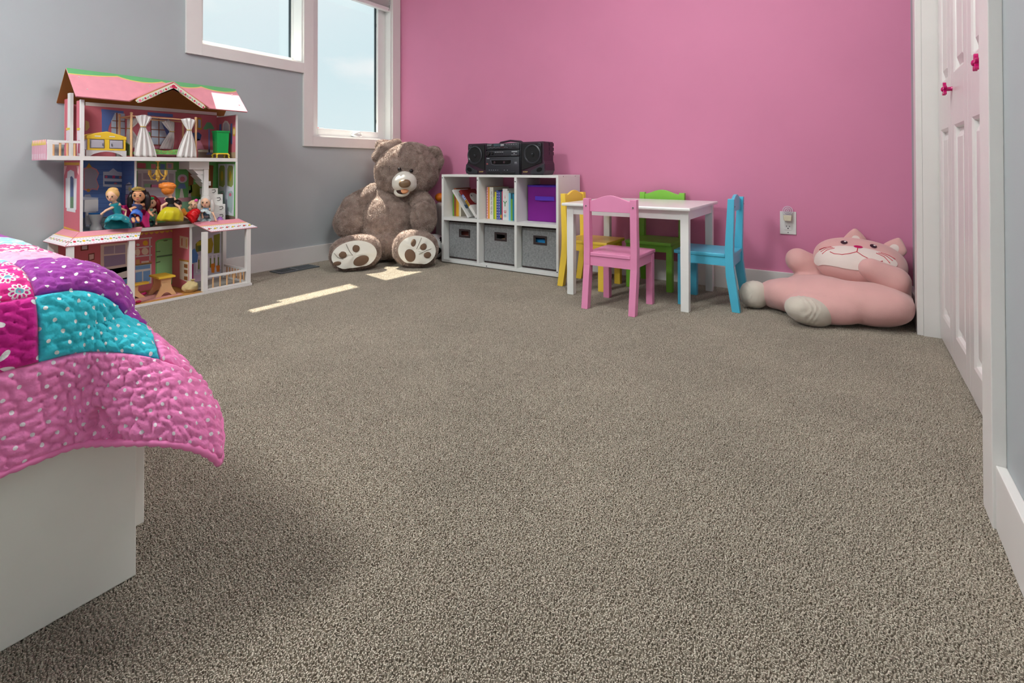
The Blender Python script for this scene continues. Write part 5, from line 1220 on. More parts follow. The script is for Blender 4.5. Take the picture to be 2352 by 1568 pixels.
t = thing('toy_chandelier', 'golden yellow toy chandelier hanging in the middle floor parlour', 'toy chandelier', (-2.95, 1.123, .587)); o = rel(t); c = Vector((-2.95, 1.123, 0)); M_ch = colr(240, 196, 90, .4)
MB().lathe([(.010, .694), (.010, .690), (.003, .688), (.003, .668), (.006, .664), (.0035, .655), (.004, .625), (.010, .616), (.011, .611), (.006, .603), (.003, .596), (.005, .591), (.0, .587)], (c.x, c.y, 0), (0, 0, 1), 14).build('stem', M_ch, t, o, 'auto')
for k in range(6):
    a_ = k * math.pi / 3 + .52; d_ = Vector((math.cos(a_), math.sin(a_), 0))
    arm = MB().tube([c + d_ * .004 + Vector((0, 0, .652)), c + d_ * .012 + Vector((0, 0, .632)), c + d_ * .026 + Vector((0, 0, .616)), c + d_ * .036 + Vector((0, 0, .618)), c + d_ * .040 + Vector((0, 0, .626))], .0022, 6).build('arm', M_ch, t, o)
    MB().tube([c + d_ * .040 + Vector((0, 0, .624)), c + d_ * .040 + Vector((0, 0, .648))], .0042, 8).build('candle', M_ch, arm, o)
    MB().tube([c + d_ * .006 + Vector((0, 0, .600)), c + d_ * .02 + Vector((0, 0, .598)), c + d_ * .030 + Vector((0, 0, .606)), c + d_ * .038 + Vector((0, 0, .620))], .002, 6).build('lower_arm', M_ch, arm, o)
    MB().ell(c + d_ * .029 + Vector((0, 0, .602)), (.004, .004, .005), seg=8, rings=6).build('drop', M_ch, arm, o)

t = thing('toy_toilet', 'white toy toilet with a blue seat in the blue dollhouse bathroom', 'toy toilet', (-2.98, .872, .3657)); o = rel(t)
MB().box(-3.035, -3.01, .842, .896, .45, .508, .003).box(-3.03, -3.012, .85, .888, .39, .452).build('tank', M_wht, t, o)
MB().lathe([(.024, .366), (.022, .378), (.015, .395), (.02, .412), (.028, .432), (.03, .44)], (-2.98, .878, 0), (0, 0, 1), 20).build('bowl', M_wht, t, o, 'auto')
MB().lathe([(.027, .440), (.029, .444), (.027, .447)], (-2.98, .878, 0), (0, 0, 1), 20).build('seat', colr(30, 120, 200, .35), t, o, 'auto')

t = thing('toy_sofa', 'hot pink plastic toy sofa under the seated doll in the dollhouse', 'toy sofa', (-2.91, 1.02, .3657)); o = rel(t); M_hp = colr(236, 50, 140, .35)
MB().prism([(.965, .366), (.978, .366), (.985, .392), (1.03, .396), (1.045, .366), (1.066, .366), (1.062, .40), (1.068, .445), (1.062, .458), (1.05, .455), (1.042, .425), (.985, .42), (.968, .425), (.958, .482), (.948, .478), (.955, .42)], 'x', -2.934, -2.884).build('frame', M_hp, t, o, bev=.004)
MB().box(-2.939, -2.931, .962, 1.055, .40, .478, .003).build('backrest', M_hp, t, o); MB().box(-2.930, -2.886, .988, 1.042, .4205, .4265, .002).build('seat', M_hp, t, o)

t = thing('toy_pyramid', 'small purple toy block on the right of the middle dollhouse floor', 'toy', (-2.915, 1.413, .3657)); o = rel(t)
MB().lathe([(.020, 0), (.018, .006), (.010, .018), (.004, .022)], (0, 0, 0), (0, 0, 1), 5).build('body', colr(166, 96, 190, .4), t); MB().lathe([(.012, .006), (.012, .010)], (.006, -.010, 0), (1, -.6, .4), 8).build('print', colr(206, 150, 220, .4), t)

def toy_trestle(name, lab, cat, y0, y1, x0, x1, zt, hl):
    t = thing(name, lab, cat, ((x0 + x1) / 2, (y0 + y1) / 2, .0131)); o = rel(t)
    MB().box(x0, x1, y0, y1, zt - .009, zt, .001).build('top', colr(232, 190, 60, .45), t, o)
    for s_ in (0, 1):
        xc = x1 - .016 if s_ else x0 + .010; yc = (y0 + y1) / 2; h = zt - .009; w = (y1 - y0) * hl
        pl = [(yc - w, .0132), (yc - w * .55, .0132)] + [(yc - w * .55 + w * 1.1 * k / 8, .0132 + .018 * math.sin(math.pi * k / 8)) for k in range(1, 8)] + [(yc + w * .55, .0132), (yc + w, .0132), (yc + w * .62, .0132 + (h - .0132) * .35), (yc + w * .45, .0132 + (h - .0132) * .6), (yc + w * .5, h), (yc - w * .5, h), (yc - w * .45, .0132 + (h - .0132) * .6), (yc - w * .62, .0132 + (h - .0132) * .35)]
        MB().prism(pl, 'x', xc - .005, xc + .005).build('leg', M_woodp, t, o)
toy_trestle('toy_table', 'little wooden table with a yellow top in the dollhouse kitchen', 'toy table', 1.098, 1.172, -2.985, -2.865, .112, .62)
toy_trestle('toy_bench', 'little wooden bench with a yellow top by the kitchen cupboard print', 'toy bench', .935, 1.078, -2.965, -2.925, .088, .42)
# cloth bundle
t = thing('cloth_bundle', 'crumpled beige cloth bundle on the dollhouse ground floor by the porch', 'cloth', (-2.868, 1.243, .0128)); o = rel(t)
bm = bmesh.new(); bmesh.ops.create_icosphere(bm, subdivisions=4, radius=1)
for v in bm.verts:
    n_ = v.co.normalized(); k = 1 + .16 * mnoise.noise(n_ * 2.2) + .10 * abs(mnoise.noise(Vector((n_.x * 6, n_.y * 6, n_.z * 2.5))))
    v.co = Vector((n_.x * .030 * k, n_.y * .036 * k, max(-.024, n_.z * .029 * k) + .0245))
me = bpy.data.meshes.new('cloth'); bm.to_mesh(me); bm.free(); me.materials.append(mat('beige_cloth', (200, 180, 130), .8, var=.1, vscale=60)); me.polygons.foreach_set('use_smooth', [True] * len(me.polygons))
k = bpy.data.objects.new('cloth', me); COL.objects.link(k); k.parent = t
MB().lathe([(.008, .050), (.005, .054), (.012, .062)], (0, .01, 0), (0, 0, 1), 12).build('knot', mat('beige_cloth', (200, 180, 130)), t, smooth='auto')
t = thing('toy_shoe', 'tiny hot pink toy lying on the dollhouse kitchen rug', 'toy', (-2.99, 1.075, .0132)); MB().ell((0, 0, .006), (.008, .017, .006)).build('sole', M_hp, t, smooth='all'); MB().ell((0, .008, .010), (.006, .007, .005)).build('upper', M_hp, t, smooth='all')
t = thing('toy_bead', 'tiny crimson toy bead at the dollhouse front edge beside the quilt', 'toy', (-2.835, 1.0, .0132)); MB().ell((0, 0, .006), (.008, .012, .006)).build('bead', colr(190, 20, 80, .4), t, smooth='all'); MB().tube([(0, -.012, .006), (0, .012, .006)], .002, 6).build('core', colr(120, 10, 50), t)

# ------------------------------------------------------------------ dolls (plain, generic)
M_skin = mat('doll_skin', (238, 190, 158), .5); M_skin2 = mat('doll_skin_tan', (222, 160, 118), .5); M_eye = colr(50, 34, 30, .3); M_lip = colr(206, 90, 100, .4)
def doll(lab, head, hr, neck, hip, hem, hemr, face, hair, top, skirt, skin=None, style='bun', arms=(), feet=(), ply=.12, extra=None, hemz=None):
    skin = skin or M_skin
    head, neck, hip, hem = [Vector(v) for v in (head, neck, hip, hem)]
    lo = Vector(((hip.x + hem.x) / 2, (hip.y + hem.y) / 2, min(hem.z, hip.z) - .005))
    t = thing('doll', lab, 'doll', lo, 'dolls sitting in the dollhouse'); o = rel(t)
    f = Vector(face).normalized(); r_ = f.cross(Vector((0, 0, 1))).normalized(); u_ = r_.cross(f)
    sh = neck + (hip - neck) * .14
    torso = MB().tube([neck + (head - neck) * .35, neck, neck + (hip - neck) * .08, sh, neck + (hip - neck) * .45, neck + (hip - neck) * .72, hip], [hr * .28, hr * .3, hr * .5, hr * .78, hr * .72, hr * .52, hr * .72], 14)
    b = torso.build('torso', top, t, o, 'auto')
    MB().tube([neck + (head - neck) * .5, neck, neck + (hip - neck) * .10], [hr * .30, hr * .31, hr * .55], 12).build('neck', skin, t, o, 'auto')
    hd = MB().ell(head, (hr * .88, hr * .9, hr * 1.08), (r_, f, u_), 20, 14); hd.ell(head - u_ * hr * .55 + f * hr * .25, (hr * .6, hr * .6, hr * .5), (r_, f, u_), 14, 10)
    hd = hd.build('head', skin, t, o, 'all')
    for s_ in (-1, 1):
        MB().ell(head + f * hr * .90 + r_ * s_ * hr * .36 + u_ * hr * .02, (hr * .14, hr * .06, hr * .13), (r_, f, u_), 10, 8).build('eye', M_eye, hd, o, 'all')
        MB().ell(head + f * hr * .82 + r_ * s_ * hr * .38 + u_ * hr * .30, (hr * .2, hr * .06, hr * .04), (r_, f, u_), 8, 6).build('brow', hair, hd, o)
    MB().ell(head + f * hr * .93 - u_ * hr * .2, (hr * .10, hr * .10, hr * .12), (r_, f, u_), 8, 6).build('nose', skin, hd, o, 'all')
    MB().ell(head + f * hr * .86 - u_ * hr * .52, (hr * .2, hr * .08, hr * .07), (r_, f, u_), 8, 6).build('mouth', M_lip, hd, o, 'all')
    hm = MB()
    hm.ell(head + u_ * hr * .22 - f * hr * .24, (hr * 1.02, hr * .98, hr * 1.04), (r_, f, u_), 22, 14)
    if style == 'bun': hm.ell(head + u_ * hr * .9 - f * hr * .5, (hr * .8, hr * .6, hr * .5), (r_, f, u_)); 
    elif style == 'long':
        for s_ in (-1, 1): hm.tube([head + r_ * s_ * hr * .8 + u_ * hr * .4 - f * .3 * hr, head + r_ * s_ * hr * 1.1 - u_ * hr * .5 - f * .2 * hr, head + r_ * s_ * hr * 1.15 - u_ * hr * 1.6, head + r_ * s_ * hr * 1.0 - u_ * hr * 2.5], [hr * .4, hr * .45, hr * .38, hr * .12], 10)
        hm.tube([head - f * hr * .5, head - f * hr * .8 - u_ * hr, head - f * hr * .7 - u_ * hr * 2.4], [hr * .9, hr * .8, hr * .4], 12)
    elif style == 'updo':
        hm.ell(head + u_ * hr * .75 - f * hr * .35, (hr * 1.35, hr * .95, hr * .75), (r_, f, u_))
        for k in range(9): 
            a_ = k / 9 * 2 * math.pi; hm.ell(head + u_ * hr * (.85 + .35 * math.sin(a_)) - f * hr * .6 + r_ * hr * 1.0 * math.cos(a_), (hr * .42, hr * .42, hr * .34), (r_, f, u_), 10, 8)
    elif style == 'curly':
        rnd = random.Random(3)
        for k in range(26):
            d_ = Vector((rnd.gauss(0, 1), rnd.gauss(0, 1), rnd.gauss(0, .8))).normalized()
            if d_.dot(f) > .5: continue
            hm.ell(head + d_ * hr * 1.15 - u_ * hr * .3, (hr * .42,) * 3, None, 8, 6)
    hm.build('hair', hair, t, o, 'all')
    # skirt: cloth tube from waist to hem with pleats
    sk = MB(); n = 36; rows = 10; vs = []; d = (hem - hip); a_, b_, d_ = frame(d, (1, 0, 0))
    for j in range(rows + 1):
        q = j / rows; c = hip + d * q; c = c + Vector((.012, 0, .012)) * math.sin(math.pi * q)
        R_ = hr * .62 + (hemr - hr * .62) * math.sin(q * math.pi / 2) ** .8
        for k in range(n):
            th_ = 2 * math.pi * k / n; w = 1 + ply * q * math.sin(9 * th_ + 2 * q)
            p = c + (a_ * math.cos(th_) + b_ * math.sin(th_) * .75) * R_ * w
            if hemz and p.z < hemz: p.z = hemz + (p.z - hemz) * .05
            vs.append(p)
    sk._add(vs, [(j * n + k, j * n + (k + 1) % n, (j + 1) * n + (k + 1) % n, (j + 1) * n + k) for j in range(rows) for k in range(n)])
    so = sk.build('skirt', skirt, t, o, 'all'); q = so.modifiers.new('s', 'SOLIDIFY'); q.thickness = .0012
    for s_, (el, ha) in zip((-1, 1), arms):
        el, ha = Vector(el), Vector(ha); S0 = sh + r_ * s_ * hr * .85
        MB().tube([S0, el, ha, ha + (ha - el).normalized() * .006], [hr * .26, hr * .22, hr * .16, hr * .18], 8).ell(ha + (ha - el).normalized() * .009, (.0055, .0045, .0055), None, 8, 6).build('arm', skin, t, o, 'all')
    for p0, p1 in feet:
        p0, p1 = Vector(p0), Vector(p1); MB().tube([p0, p0 + (p1 - p0) * .6, p1], [hr * .26, hr * .22, hr * .14], 8).build('foot', skin, t, o, 'all')
    return t, o, f, r_, u_
M_teal = mat('teal_satin', (4, 140, 152), .35, .5, sheen=.3); M_blk = colr(24, 24, 30, .6)
doll('fair-haired doll in a long teal satin dress leaning by the toy toilet', (-2.868, .905, .530), .026, (-2.876, .917, .500), (-2.885, .937, .425), (-2.838, .918, .385), .052, (.75, -.62, -.2), mat('doll_blond', (222, 178, 112), .5, var=.1, vscale=90), M_teal, M_teal, arms=(((-2.875, .885, .462), (-2.862, .868, .452)), ((-2.885, .965, .455), (-2.865, .955, .425))), feet=(((-2.826, .925, .428), (-2.818, .957, .407)),), ply=.10, hemz=.374)
_, o, f, r_, u_ = T2 = doll('dark-haired doll with a gold tiara and blue dress on the pink toy sofa', (-2.870, 1.012, 0.527), .031, (-2.875, 1.010, 0.490), (-2.882, 1.007, 0.436), (-2.838, 0.988, 0.418), .028, (.85, -.5, -.05), mat('doll_black_hair', (30, 24, 26), .35), mat('navy_sequin', (70, 78, 116), .35, var=.4, vscale=240), mat('blue_cloth', (64, 110, 200), .5), M_skin2, 'long', arms=(((-2.865, 0.975, 0.462), (-2.850, 0.985, 0.440)), ((-2.870, 1.045, 0.458), (-2.850, 1.058, 0.432))), feet=(((-2.840, 0.978, 0.418), (-2.815, 0.974, 0.403)), ((-2.840, 0.996, 0.420), (-2.815, 0.993, 0.405))), ply=.05)
tb_ = MB(); hh = Vector((-2.87, 1.012, .527))
for k in range(13):
    a_ = (k / 12 - .5) * 2.4; p = hh + u_ * .026 + (f * math.cos(a_) + r_ * math.sin(a_)) * .027; h_ = .007 + .012 * math.cos(a_ * 1.2) ** 2
    tb_.tube([p, p + u_ * h_], .0013, 5)
    if k: p2 = hh + u_ * .026 + (f * math.cos(a_ - .2) + r_ * math.sin(a_ - .2)) * .027; tb_.tube([p2, p], .0014, 5); tb_.tube([p2 + u_ * .006, p + u_ * h_], .0012, 5)
tb_.build('tiara', colr(230, 200, 110, .3, metal=.5), T2[0], o)
doll('red-haired doll with a green bow half hidden behind the yellow skirt', (-2.935, 1.090, .487), .026, (-2.94, 1.087, .458), (-2.945, 1.082, .40), (-2.915, 1.070, .385), .026, (.8, -.55, -.15), mat('doll_red_hair', (130, 22, 34), .4), mat('mint_cloth', (110, 170, 150), .5), mat('green_satin', (60, 120, 110), .4), None, 'long', arms=(((-2.925, 1.06, .42), (-2.91, 1.062, .39)), ((-2.93, 1.108, .42), (-2.905, 1.100, .385))))
tr = bpy.data.objects[[x.name for x in bpy.data.objects if x.get('label', '').startswith('red-haired')][0]]
MB().ell((-2.910, 1.078, .507), (.006, .015, .008)).build('bow', colr(50, 150, 90, .4), tr, rel(tr), 'all')
doll('ginger doll seen from behind with a black bodice and pleated yellow skirt', (-2.872, 1.140, .545), .028, (-2.868, 1.147, .512), (-2.868, 1.150, .462), (-2.862, 1.142, .390), .056, (-.75, .6, 0), mat('doll_ginger', (226, 130, 50), .4, var=.15, vscale=70), M_blk, mat('yellow_satin', (206, 192, 20), .35, sheen=.2), None, 'updo', arms=(((-2.855, 1.182, .462), (-2.85, 1.190, .425)), ((-2.875, 1.112, .468), (-2.87, 1.108, .44))), ply=.10, hemz=.371)
doll('dark-haired doll slumped forward in a bright red skirt', (-2.925, 1.200, .462), .024, (-2.915, 1.212, .44), (-2.90, 1.235, .412), (-2.872, 1.275, .392), .036, (.6, .3, -.7), mat('doll_brown_hair', (34, 22, 22), .35), mat('orange_cloth', (214, 140, 40), .5), mat('red_satin', (206, 14, 24), .4), None, 'long', arms=(((-2.9, 1.21, .41), (-2.88, 1.235, .395)), ((-2.92, 1.25, .42), (-2.9, 1.27, .40))), hemz=.371, ply=.25)
doll('small doll with blond curls and a pink bow at the back of the parlour', (-2.955, 1.298, .460), .021, (-2.96, 1.298, .436), (-2.965, 1.298, .395), (-2.945, 1.295, .378), .028, (.8, -.6, 0), mat('doll_curls', (222, 190, 148), .6, var=.1, vscale=90), colr(240, 200, 210), colr(236, 206, 214), None, 'curly', arms=(((-2.945, 1.275, .41), (-2.935, 1.28, .39)), ((-2.945, 1.32, .41), (-2.93, 1.315, .39))))
tr = bpy.data.objects[[x.name for x in bpy.data.objects if x.get('label', '').startswith('small doll')][0]]
MB().ell((-2.93, 1.297, .484), (.006, .009, .008)).build('bow', colr(240, 90, 170, .4), tr, rel(tr), 'all')
doll('silver-haired doll in a pale blue dress in front of the white toy stairs', (-2.910, 1.336, .474), .027, (-2.913, 1.340, .444), (-2.915, 1.340, .402), (-2.880, 1.315, .388), .040, (.8, -.58, -.1), mat('doll_silver', (206, 202, 196), .35, var=.08, vscale=80), mat('steel_blue_cloth', (110, 150, 180), .4), mat('silver_tulle', (186, 202, 204), .3, .6, var=.2, vscale=120), None, 'long', arms=(((-2.90, 1.312, .42), (-2.885, 1.308, .40)), ((-2.895, 1.365, .415), (-2.868, 1.366, .382))), hemz=.371)

# ================================================================== PLUSH TOYS
def fuse(mb, voxel, it=2, name='tmp'):
    o = mb.build(name, M_white)
    r = o.modifiers.new('r', 'REMESH'); r.mode = 'VOXEL'; r.voxel_size = voxel; r.use_smooth_shade = True
    if it:
        s = o.modifiers.new('s', 'SMOOTH'); s.factor = .5; s.iterations = it
    dg_ = bpy.context.evaluated_depsgraph_get(); dg_.update()
    me = bpy.data.meshes.new_from_object(o.evaluated_get(dg_)); bpy.data.objects.remove(o)
    return me
def add_mesh(me, name, m, parent):
    me.materials.clear(); me.materials.append(m); me.polygons.foreach_set('use_smooth', [True] * len(me.polygons))
    o = bpy.data.objects.new(name, me); COL.objects.link(o); o.parent = parent; return o
def tri_arrays(me):
    me.calc_loop_triangles(); n = len(me.vertices); co = np.empty(n * 3); me.vertices.foreach_get('co', co); co = co.reshape(-1, 3)
    t = np.empty(len(me.loop_triangles) * 3, dtype=np.int32); me.loop_triangles.foreach_get('vertices', t); t = t.reshape(-1, 3)
    return co, t
def fur(me, name, m, parent, count, length, width, seed=1, comb=(0, 0, -1), lift=.75, mask=None):
    rng = np.random.default_rng(seed); co, t = tri_arrays(me)
    a, b, c = co[t[:, 0]], co[t[:, 1]], co[t[:, 2]]
    n = np.cross(b - a, c - a); ar = np.linalg.norm(n, axis=1); n = n / np.maximum(ar, 1e-12)[:, None]
    if mask is not None: ar = ar * mask((a + b + c) / 3, n)
    i = rng.choice(len(t), size=count, p=ar / ar.sum())
    r1 = np.sqrt(rng.random(count)); r2 = rng.random(count)
    p = a[i] * (1 - r1)[:, None] + b[i] * (r1 * (1 - r2))[:, None] + c[i] * (r1 * r2)[:, None]; nn = n[i]
    # clump direction from low frequency noise
    g = p * 38.0
    jit = np.stack([np.sin(g[:, 0] * 1.3 + 3 * np.sin(g[:, 1])), np.sin(g[:, 1] * 1.1 + 3 * np.sin(g[:, 2])), np.sin(g[:, 2] * 1.7 + 3 * np.sin(g[:, 0]))], 1)
    d = nn * lift + np.array(comb) * .35 + jit * .45 + rng.normal(0, .28, (count, 3))
    d -= nn * np.minimum(0, (d * nn).sum(1) - .25)[:, None]
    d /= np.linalg.norm(d, axis=1)[:, None]
    tn = np.cross(d, rng.normal(0, 1, (count, 3))); tn /= np.linalg.norm(tn, axis=1)[:, None]
    L_ = length * (.6 + .8 * rng.random(count)); w_ = width * (.7 + .6 * rng.random(count))
    base = p - nn * .0015
    tip = base + d * L_[:, None] + np.array(comb) * (L_ * .15)[:, None]
    V_ = np.concatenate([base - tn * w_[:, None], base + tn * w_[:, None], tip], 1).reshape(-1, 3)
    F = np.arange(count * 3).reshape(-1, 3)
    fm = bpy.data.meshes.new(name); fm.vertices.add(len(V_)); fm.vertices.foreach_set('co', V_.ravel())
    fm.loops.add(count * 3); fm.loops.foreach_set('vertex_index', F.ravel()); fm.polygons.add(count); fm.polygons.foreach_set('loop_start', np.arange(count) * 3); fm.polygons.foreach_set('loop_total', np.full(count, 3))
    fm.update(); fm.validate(); fm.materials.append(m)
    o = bpy.data.objects.new(name, fm); COL.objects.link(o); o.parent = parent; o['kind'] = 'stuff'
    return o
def fur_mat(key, c0, c1, c2, scale=26):
    m = bpy.data.materials.new(key); m.use_nodes = True; n = m.node_tree; b = n.nodes['Principled BSDF']; l = n.links.new; N = n.nodes.new
    b.inputs['Roughness'].default_value = .9; b.inputs['Specular IOR Level'].default_value = .12; b.inputs['Sheen Weight'].default_value = .25
    tc = N('ShaderNodeTexCoord'); nz = N('ShaderNodeTexNoise'); nz.inputs['Scale'].default_value = scale; nz.inputs['Detail'].default_value = 5; l(tc.outputs['Object'], nz.inputs['Vector'])
    r = N('ShaderNodeValToRGB'); e = r.color_ramp.elements; e[0].position = .3; e[0].color = lin(c0); e[1].position = .72; e[1].color = lin(c2); k = e.new(.5); k.color = lin(c1)
    l(nz.outputs['Fac'], r.inputs[0]); l(r.outputs[0], b.inputs['Base Color'])
    return m
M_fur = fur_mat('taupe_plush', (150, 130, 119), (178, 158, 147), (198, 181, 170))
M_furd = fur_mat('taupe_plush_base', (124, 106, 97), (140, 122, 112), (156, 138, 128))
M_cream = mat('cream_velour', (222, 219, 208), .8, .2, var=.03, vscale=20, sheen=.3, bump=.25, bscale=70)
M_brn = mat('brown_velour', (108, 84, 66), .7, .2, sheen=.3)

# ---- bear. local frame: X = to its left as seen (viewer right), Y = away from viewer... use explicit axes
BO = Vector((-2.807, 2.513, 0)); BU = Vector((.667, .745, 0)).normalized(); BV = Vector((.745, -.667, 0)).normalized(); BZ_ = Vector((0, 0, 1))
bear = thing('teddy_bear', 'giant taupe teddy bear slumped in the corner under the window', 'teddy bear', BO)
def B(u, v, z): return BU * u + BV * v + BZ_ * z
def bax(ru=0, rv=0, rz=0):   # axes rotated in the viewer plane (rz), pitch (ru) and yaw (rv)
    R = Matrix.Rotation(rz, 3, BV) @ Matrix.Rotation(ru, 3, BU) @ Matrix.Rotation(rv, 3, BZ_)
    return [R @ BU, R @ BV, R @ BZ_]
b = MB()
b.ell(B(.02, -.03, .235), (.235, .215, .245), bax(.12), 32, 20)         # belly
b.ell(B(.06, -.08, .41), (.205, .165, .165), bax(.1), 28, 16)           # chest
b.ell(B(.02, .05, .12), (.20, .18, .125), bax(), 28, 16)
def limb(mb, pts, rs, n=7):
    pts = [Vector(p) for p in pts]
    for i in range(len(pts) - 1):
        for k in range(n + 1):
            q = k / n; mb.ell(pts[i].lerp(pts[i + 1], q), (rs[i] + (rs[i + 1] - rs[i]) * q,) * 3, None, 18, 12)
arms_ = []
for pts, rs, paw in (([B(-.075, -.05, .475), B(-.208, .0, .375), B(-.243, .06, .275)], [.074, .098, .110], None), ([B(.22, .0, .450), B(.270, .09, .375), B(.262, .18, .308)], [.078, .086, .087], (B(.260, .20, .305), (.090, .068, .116)))):
    q = MB(); limb(q, pts, rs)
    if paw: q.ell(paw[0], paw[1], bax(), 20, 14)
    arms_.append(fuse(q, .008, 3))
legs_ = []
for pts, rs, ft in (([B(-.09, .10, .10), B(-.14, .27, .10)], [.10, .10], (B(-.188, .365, .112), (.160, .072, .112), bax(-.10, .15, .12))), ([B(.12, .10, .10), B(.17, .27, .11)], [.10, .105], (B(.195, .365, .122), (.148, .072, .122), bax(-.10, -.12, -.15)))):
    q = MB(); limb(q, pts, rs); q.ell(ft[0], ft[1], ft[2], 28, 18, 2.4)
    legs_.append(fuse(q, .008, 3))
me_b = fuse(b, .009, 2)
# head with ears
h = MB(); HA = bax(.05, .0, .20)
hc = B(.160, -.045, .645)
h.ell(hc, (.240, .190, .202), HA, 36, 24); h.ell(hc - BZ_ * .055 + BV * .015, (.232, .175, .152), HA, 32, 20)
h.ell(hc + BV * .085 - BZ_ * .06 - BU * .01, (.135, .115, .105), HA, 24, 16)
me_h = fuse(h, .008, 3)
e = MB()
limb(e, [B(-.052, -.055, .738), B(-.008, -.035, .798), B(.080, -.04, .832)], [.042, .050, .040], 6)
e.ell(B(.015, -.085, .79), (.100, .036, .066), bax(.3, 0, -.62), 24, 14)
me_e1 = fuse(e, .007, 2)
e = MB(); e.ell(B(.340, -.02, .735), (.075, .040, .088), bax(.1, -.25, -.35), 26, 16); limb(e, [B(.305, .0, .780), B(.360, .008, .778), B(.394, .0, .712), B(.376, -.005, .655)], [.027, .032, .031, .027], 5)
me_e2 = fuse(e, .007, 2)
def skip_down(c, n): return np.where((n[:, 2] < -.85), .05, 1.0)
_bv = np.array(BV)
def skip_sole(c, n): return np.where((n[:, 2] < -.85) | ((n @ _bv > .8) & (c @ _bv > .38)), .02, 1.0)
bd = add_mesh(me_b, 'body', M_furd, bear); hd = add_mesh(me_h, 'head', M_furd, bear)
for k, me_ in enumerate(arms_):
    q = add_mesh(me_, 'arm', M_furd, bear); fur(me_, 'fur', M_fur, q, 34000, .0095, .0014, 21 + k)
for k, me_ in enumerate(legs_):
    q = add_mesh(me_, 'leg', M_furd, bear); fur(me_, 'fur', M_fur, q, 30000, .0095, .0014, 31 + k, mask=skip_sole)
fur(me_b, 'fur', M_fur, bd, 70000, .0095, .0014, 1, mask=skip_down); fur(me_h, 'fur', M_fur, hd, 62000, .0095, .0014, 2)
for k, me_ in enumerate((me_e1, me_e2)):
    q = add_mesh(me_, 'ear', M_furd, bear); fur(me_, 'fur', M_fur, q, 13000, .0092, .0014, 5 + k)
# face
mz = MB(); mzc = B(.132, .118, .560)
mz.ell(mzc, (.088, .082, .070), bax(-.15, 0, .12), 30, 20); mz.ell(mzc + BZ_ * .022 - BV * .01, (.074, .068, .062), bax(0, 0, .12), 24, 16); mz.ell(mzc - BZ_ * .02 + BU * .022, (.066, .07, .053), bax(), 20, 14); mz.ell(mzc - BZ_ * .02 - BU * .022, (.066, .07, .053), bax(), 20, 14)
add_mesh(fuse(mz, .005, 4), 'muzzle', M_cream, bear)
MB().ell(B(.131, .196, .549), (.041, .026, .029), bax(.2, 0, .06), 24, 16, 2.3).build('nose', mat('brown_satin_nose', (122, 98, 72), .35, .5), bear, smooth='all')
jw = MB(); jw.ell(B(.114, .118, .490), (.056, .053, .032), bax(.5, 0, .1), 26, 16); jw.build('lower_jaw', M_cream, bear, smooth='all')
MB().ell(B(.118, .139, .500), (.044, .042, .023), bax(.5, 0, .1), 24, 14).build('mouth', colr(66, 40, 34, .8), bear, smooth='all')
MB().ell(B(.128, .154, .499), (.032, .032, .019), bax(.5, 0, .1), 20, 12).build('tongue', mat('peach_tongue', (226, 158, 112), .7), bear, smooth='all')
M_bead = mat('black_bead', (14, 10, 12), .1, .7)
for (u, z, v) in ((.096, .648, .146), (.178, .637, .146)): MB().ell(B(u, v, z), (.0135, .0135, .0135)).build('eye', M_bead, bear, smooth='all')
# soles
def sole(cu, cv, cz, rx, rz, ax, pads, lines, seed):
    n_ = ax[1]; c = B(cu, cv, cz); mb = MB(); R_, S_ = 8, 40; vs = []
    def surf(a, q):   # a angle, q radius 0..1
        x = rx * q * math.cos(a); z = rz * q * math.sin(a)
        # flatten the bottom
        z = max(z, -rz * .86) if z < 0 else z
        bulge = .012 * (1 - q * q) + .0025 * math.sin(5 * a + seed) * q * (1 - q) * 4 + .002 * math.sin(9 * a + 2 * seed) * q
        return c + ax[0] * x + ax[2] * z + n_ * bulge
    for j in range(R_ + 1):
        for k in range(S_): vs.append(surf(2 * math.pi * k / S_, j / R_))
    base = [v - n_ * .03 for v in vs[-S_:]]
    fs = [(j * S_ + k, (j + 1) * S_ + k, (j + 1) * S_ + (k + 1) % S_, j * S_ + (k + 1) % S_) for j in range(R_) for k in range(S_)]
    mb._add(vs + base, fs + [(R_ * S_ + k, (R_ + 1) * S_ + k, (R_ + 1) * S_ + (k + 1) % S_, R_ * S_ + (k + 1) % S_) for k in range(S_)])
    so = mb.build('sole', M_cream, bear, smooth='auto')
    def P(x, z):
        q = min(1, math.hypot(x / rx, z / rz)); return c + ax[0] * x + ax[2] * z + n_ * (.012 * (1 - q * q) + .002)
    for (x, z, a, bb_, rot) in pads:
        pm = MB(); ca, sa = math.cos(rot), math.sin(rot); vs = []; N_ = 26
        for j in range(5):
            q = j / 4
            for k in range(N_):
                t = 2 * math.pi * k / N_; dx, dz = a * q * math.cos(t), bb_ * q * math.sin(t)
                vs.append(P(x + dx * ca - dz * sa, z + dx * sa + dz * ca) + n_ * .0045 * (1 - q ** 3))
        pm._add(vs, [(j * N_ + k, (j + 1) * N_ + k, (j + 1) * N_ + (k + 1) % N_, j * N_ + (k + 1) % N_) for j in range(4) for k in range(N_)])
        pm.build('pad', M_brn, so, smooth='all')
    for ln in lines:
        MB().tube([P(x, z) + n_ * .0005 for x, z in ln], .0014, 6).build('toe_seam', colr(120, 112, 100, .8), so)
aL = bax(-.14, .15, .10); aR = bax(-.14, -.12, -.12)
sole(-.188, .441, .108, .137, .090, aL, [(.036, -.040, .049, .031, .22), (-.070, .012, .024, .021, -.3), (.012, .040, .022, .024, -.2), (-.108, -.036, .024, .013, 0.0)], [[(-.045, .075), (-.03, .03), (-.012, .0)], [(-.12, .03), (-.10, .0), (-.07, -.014)]], 1)
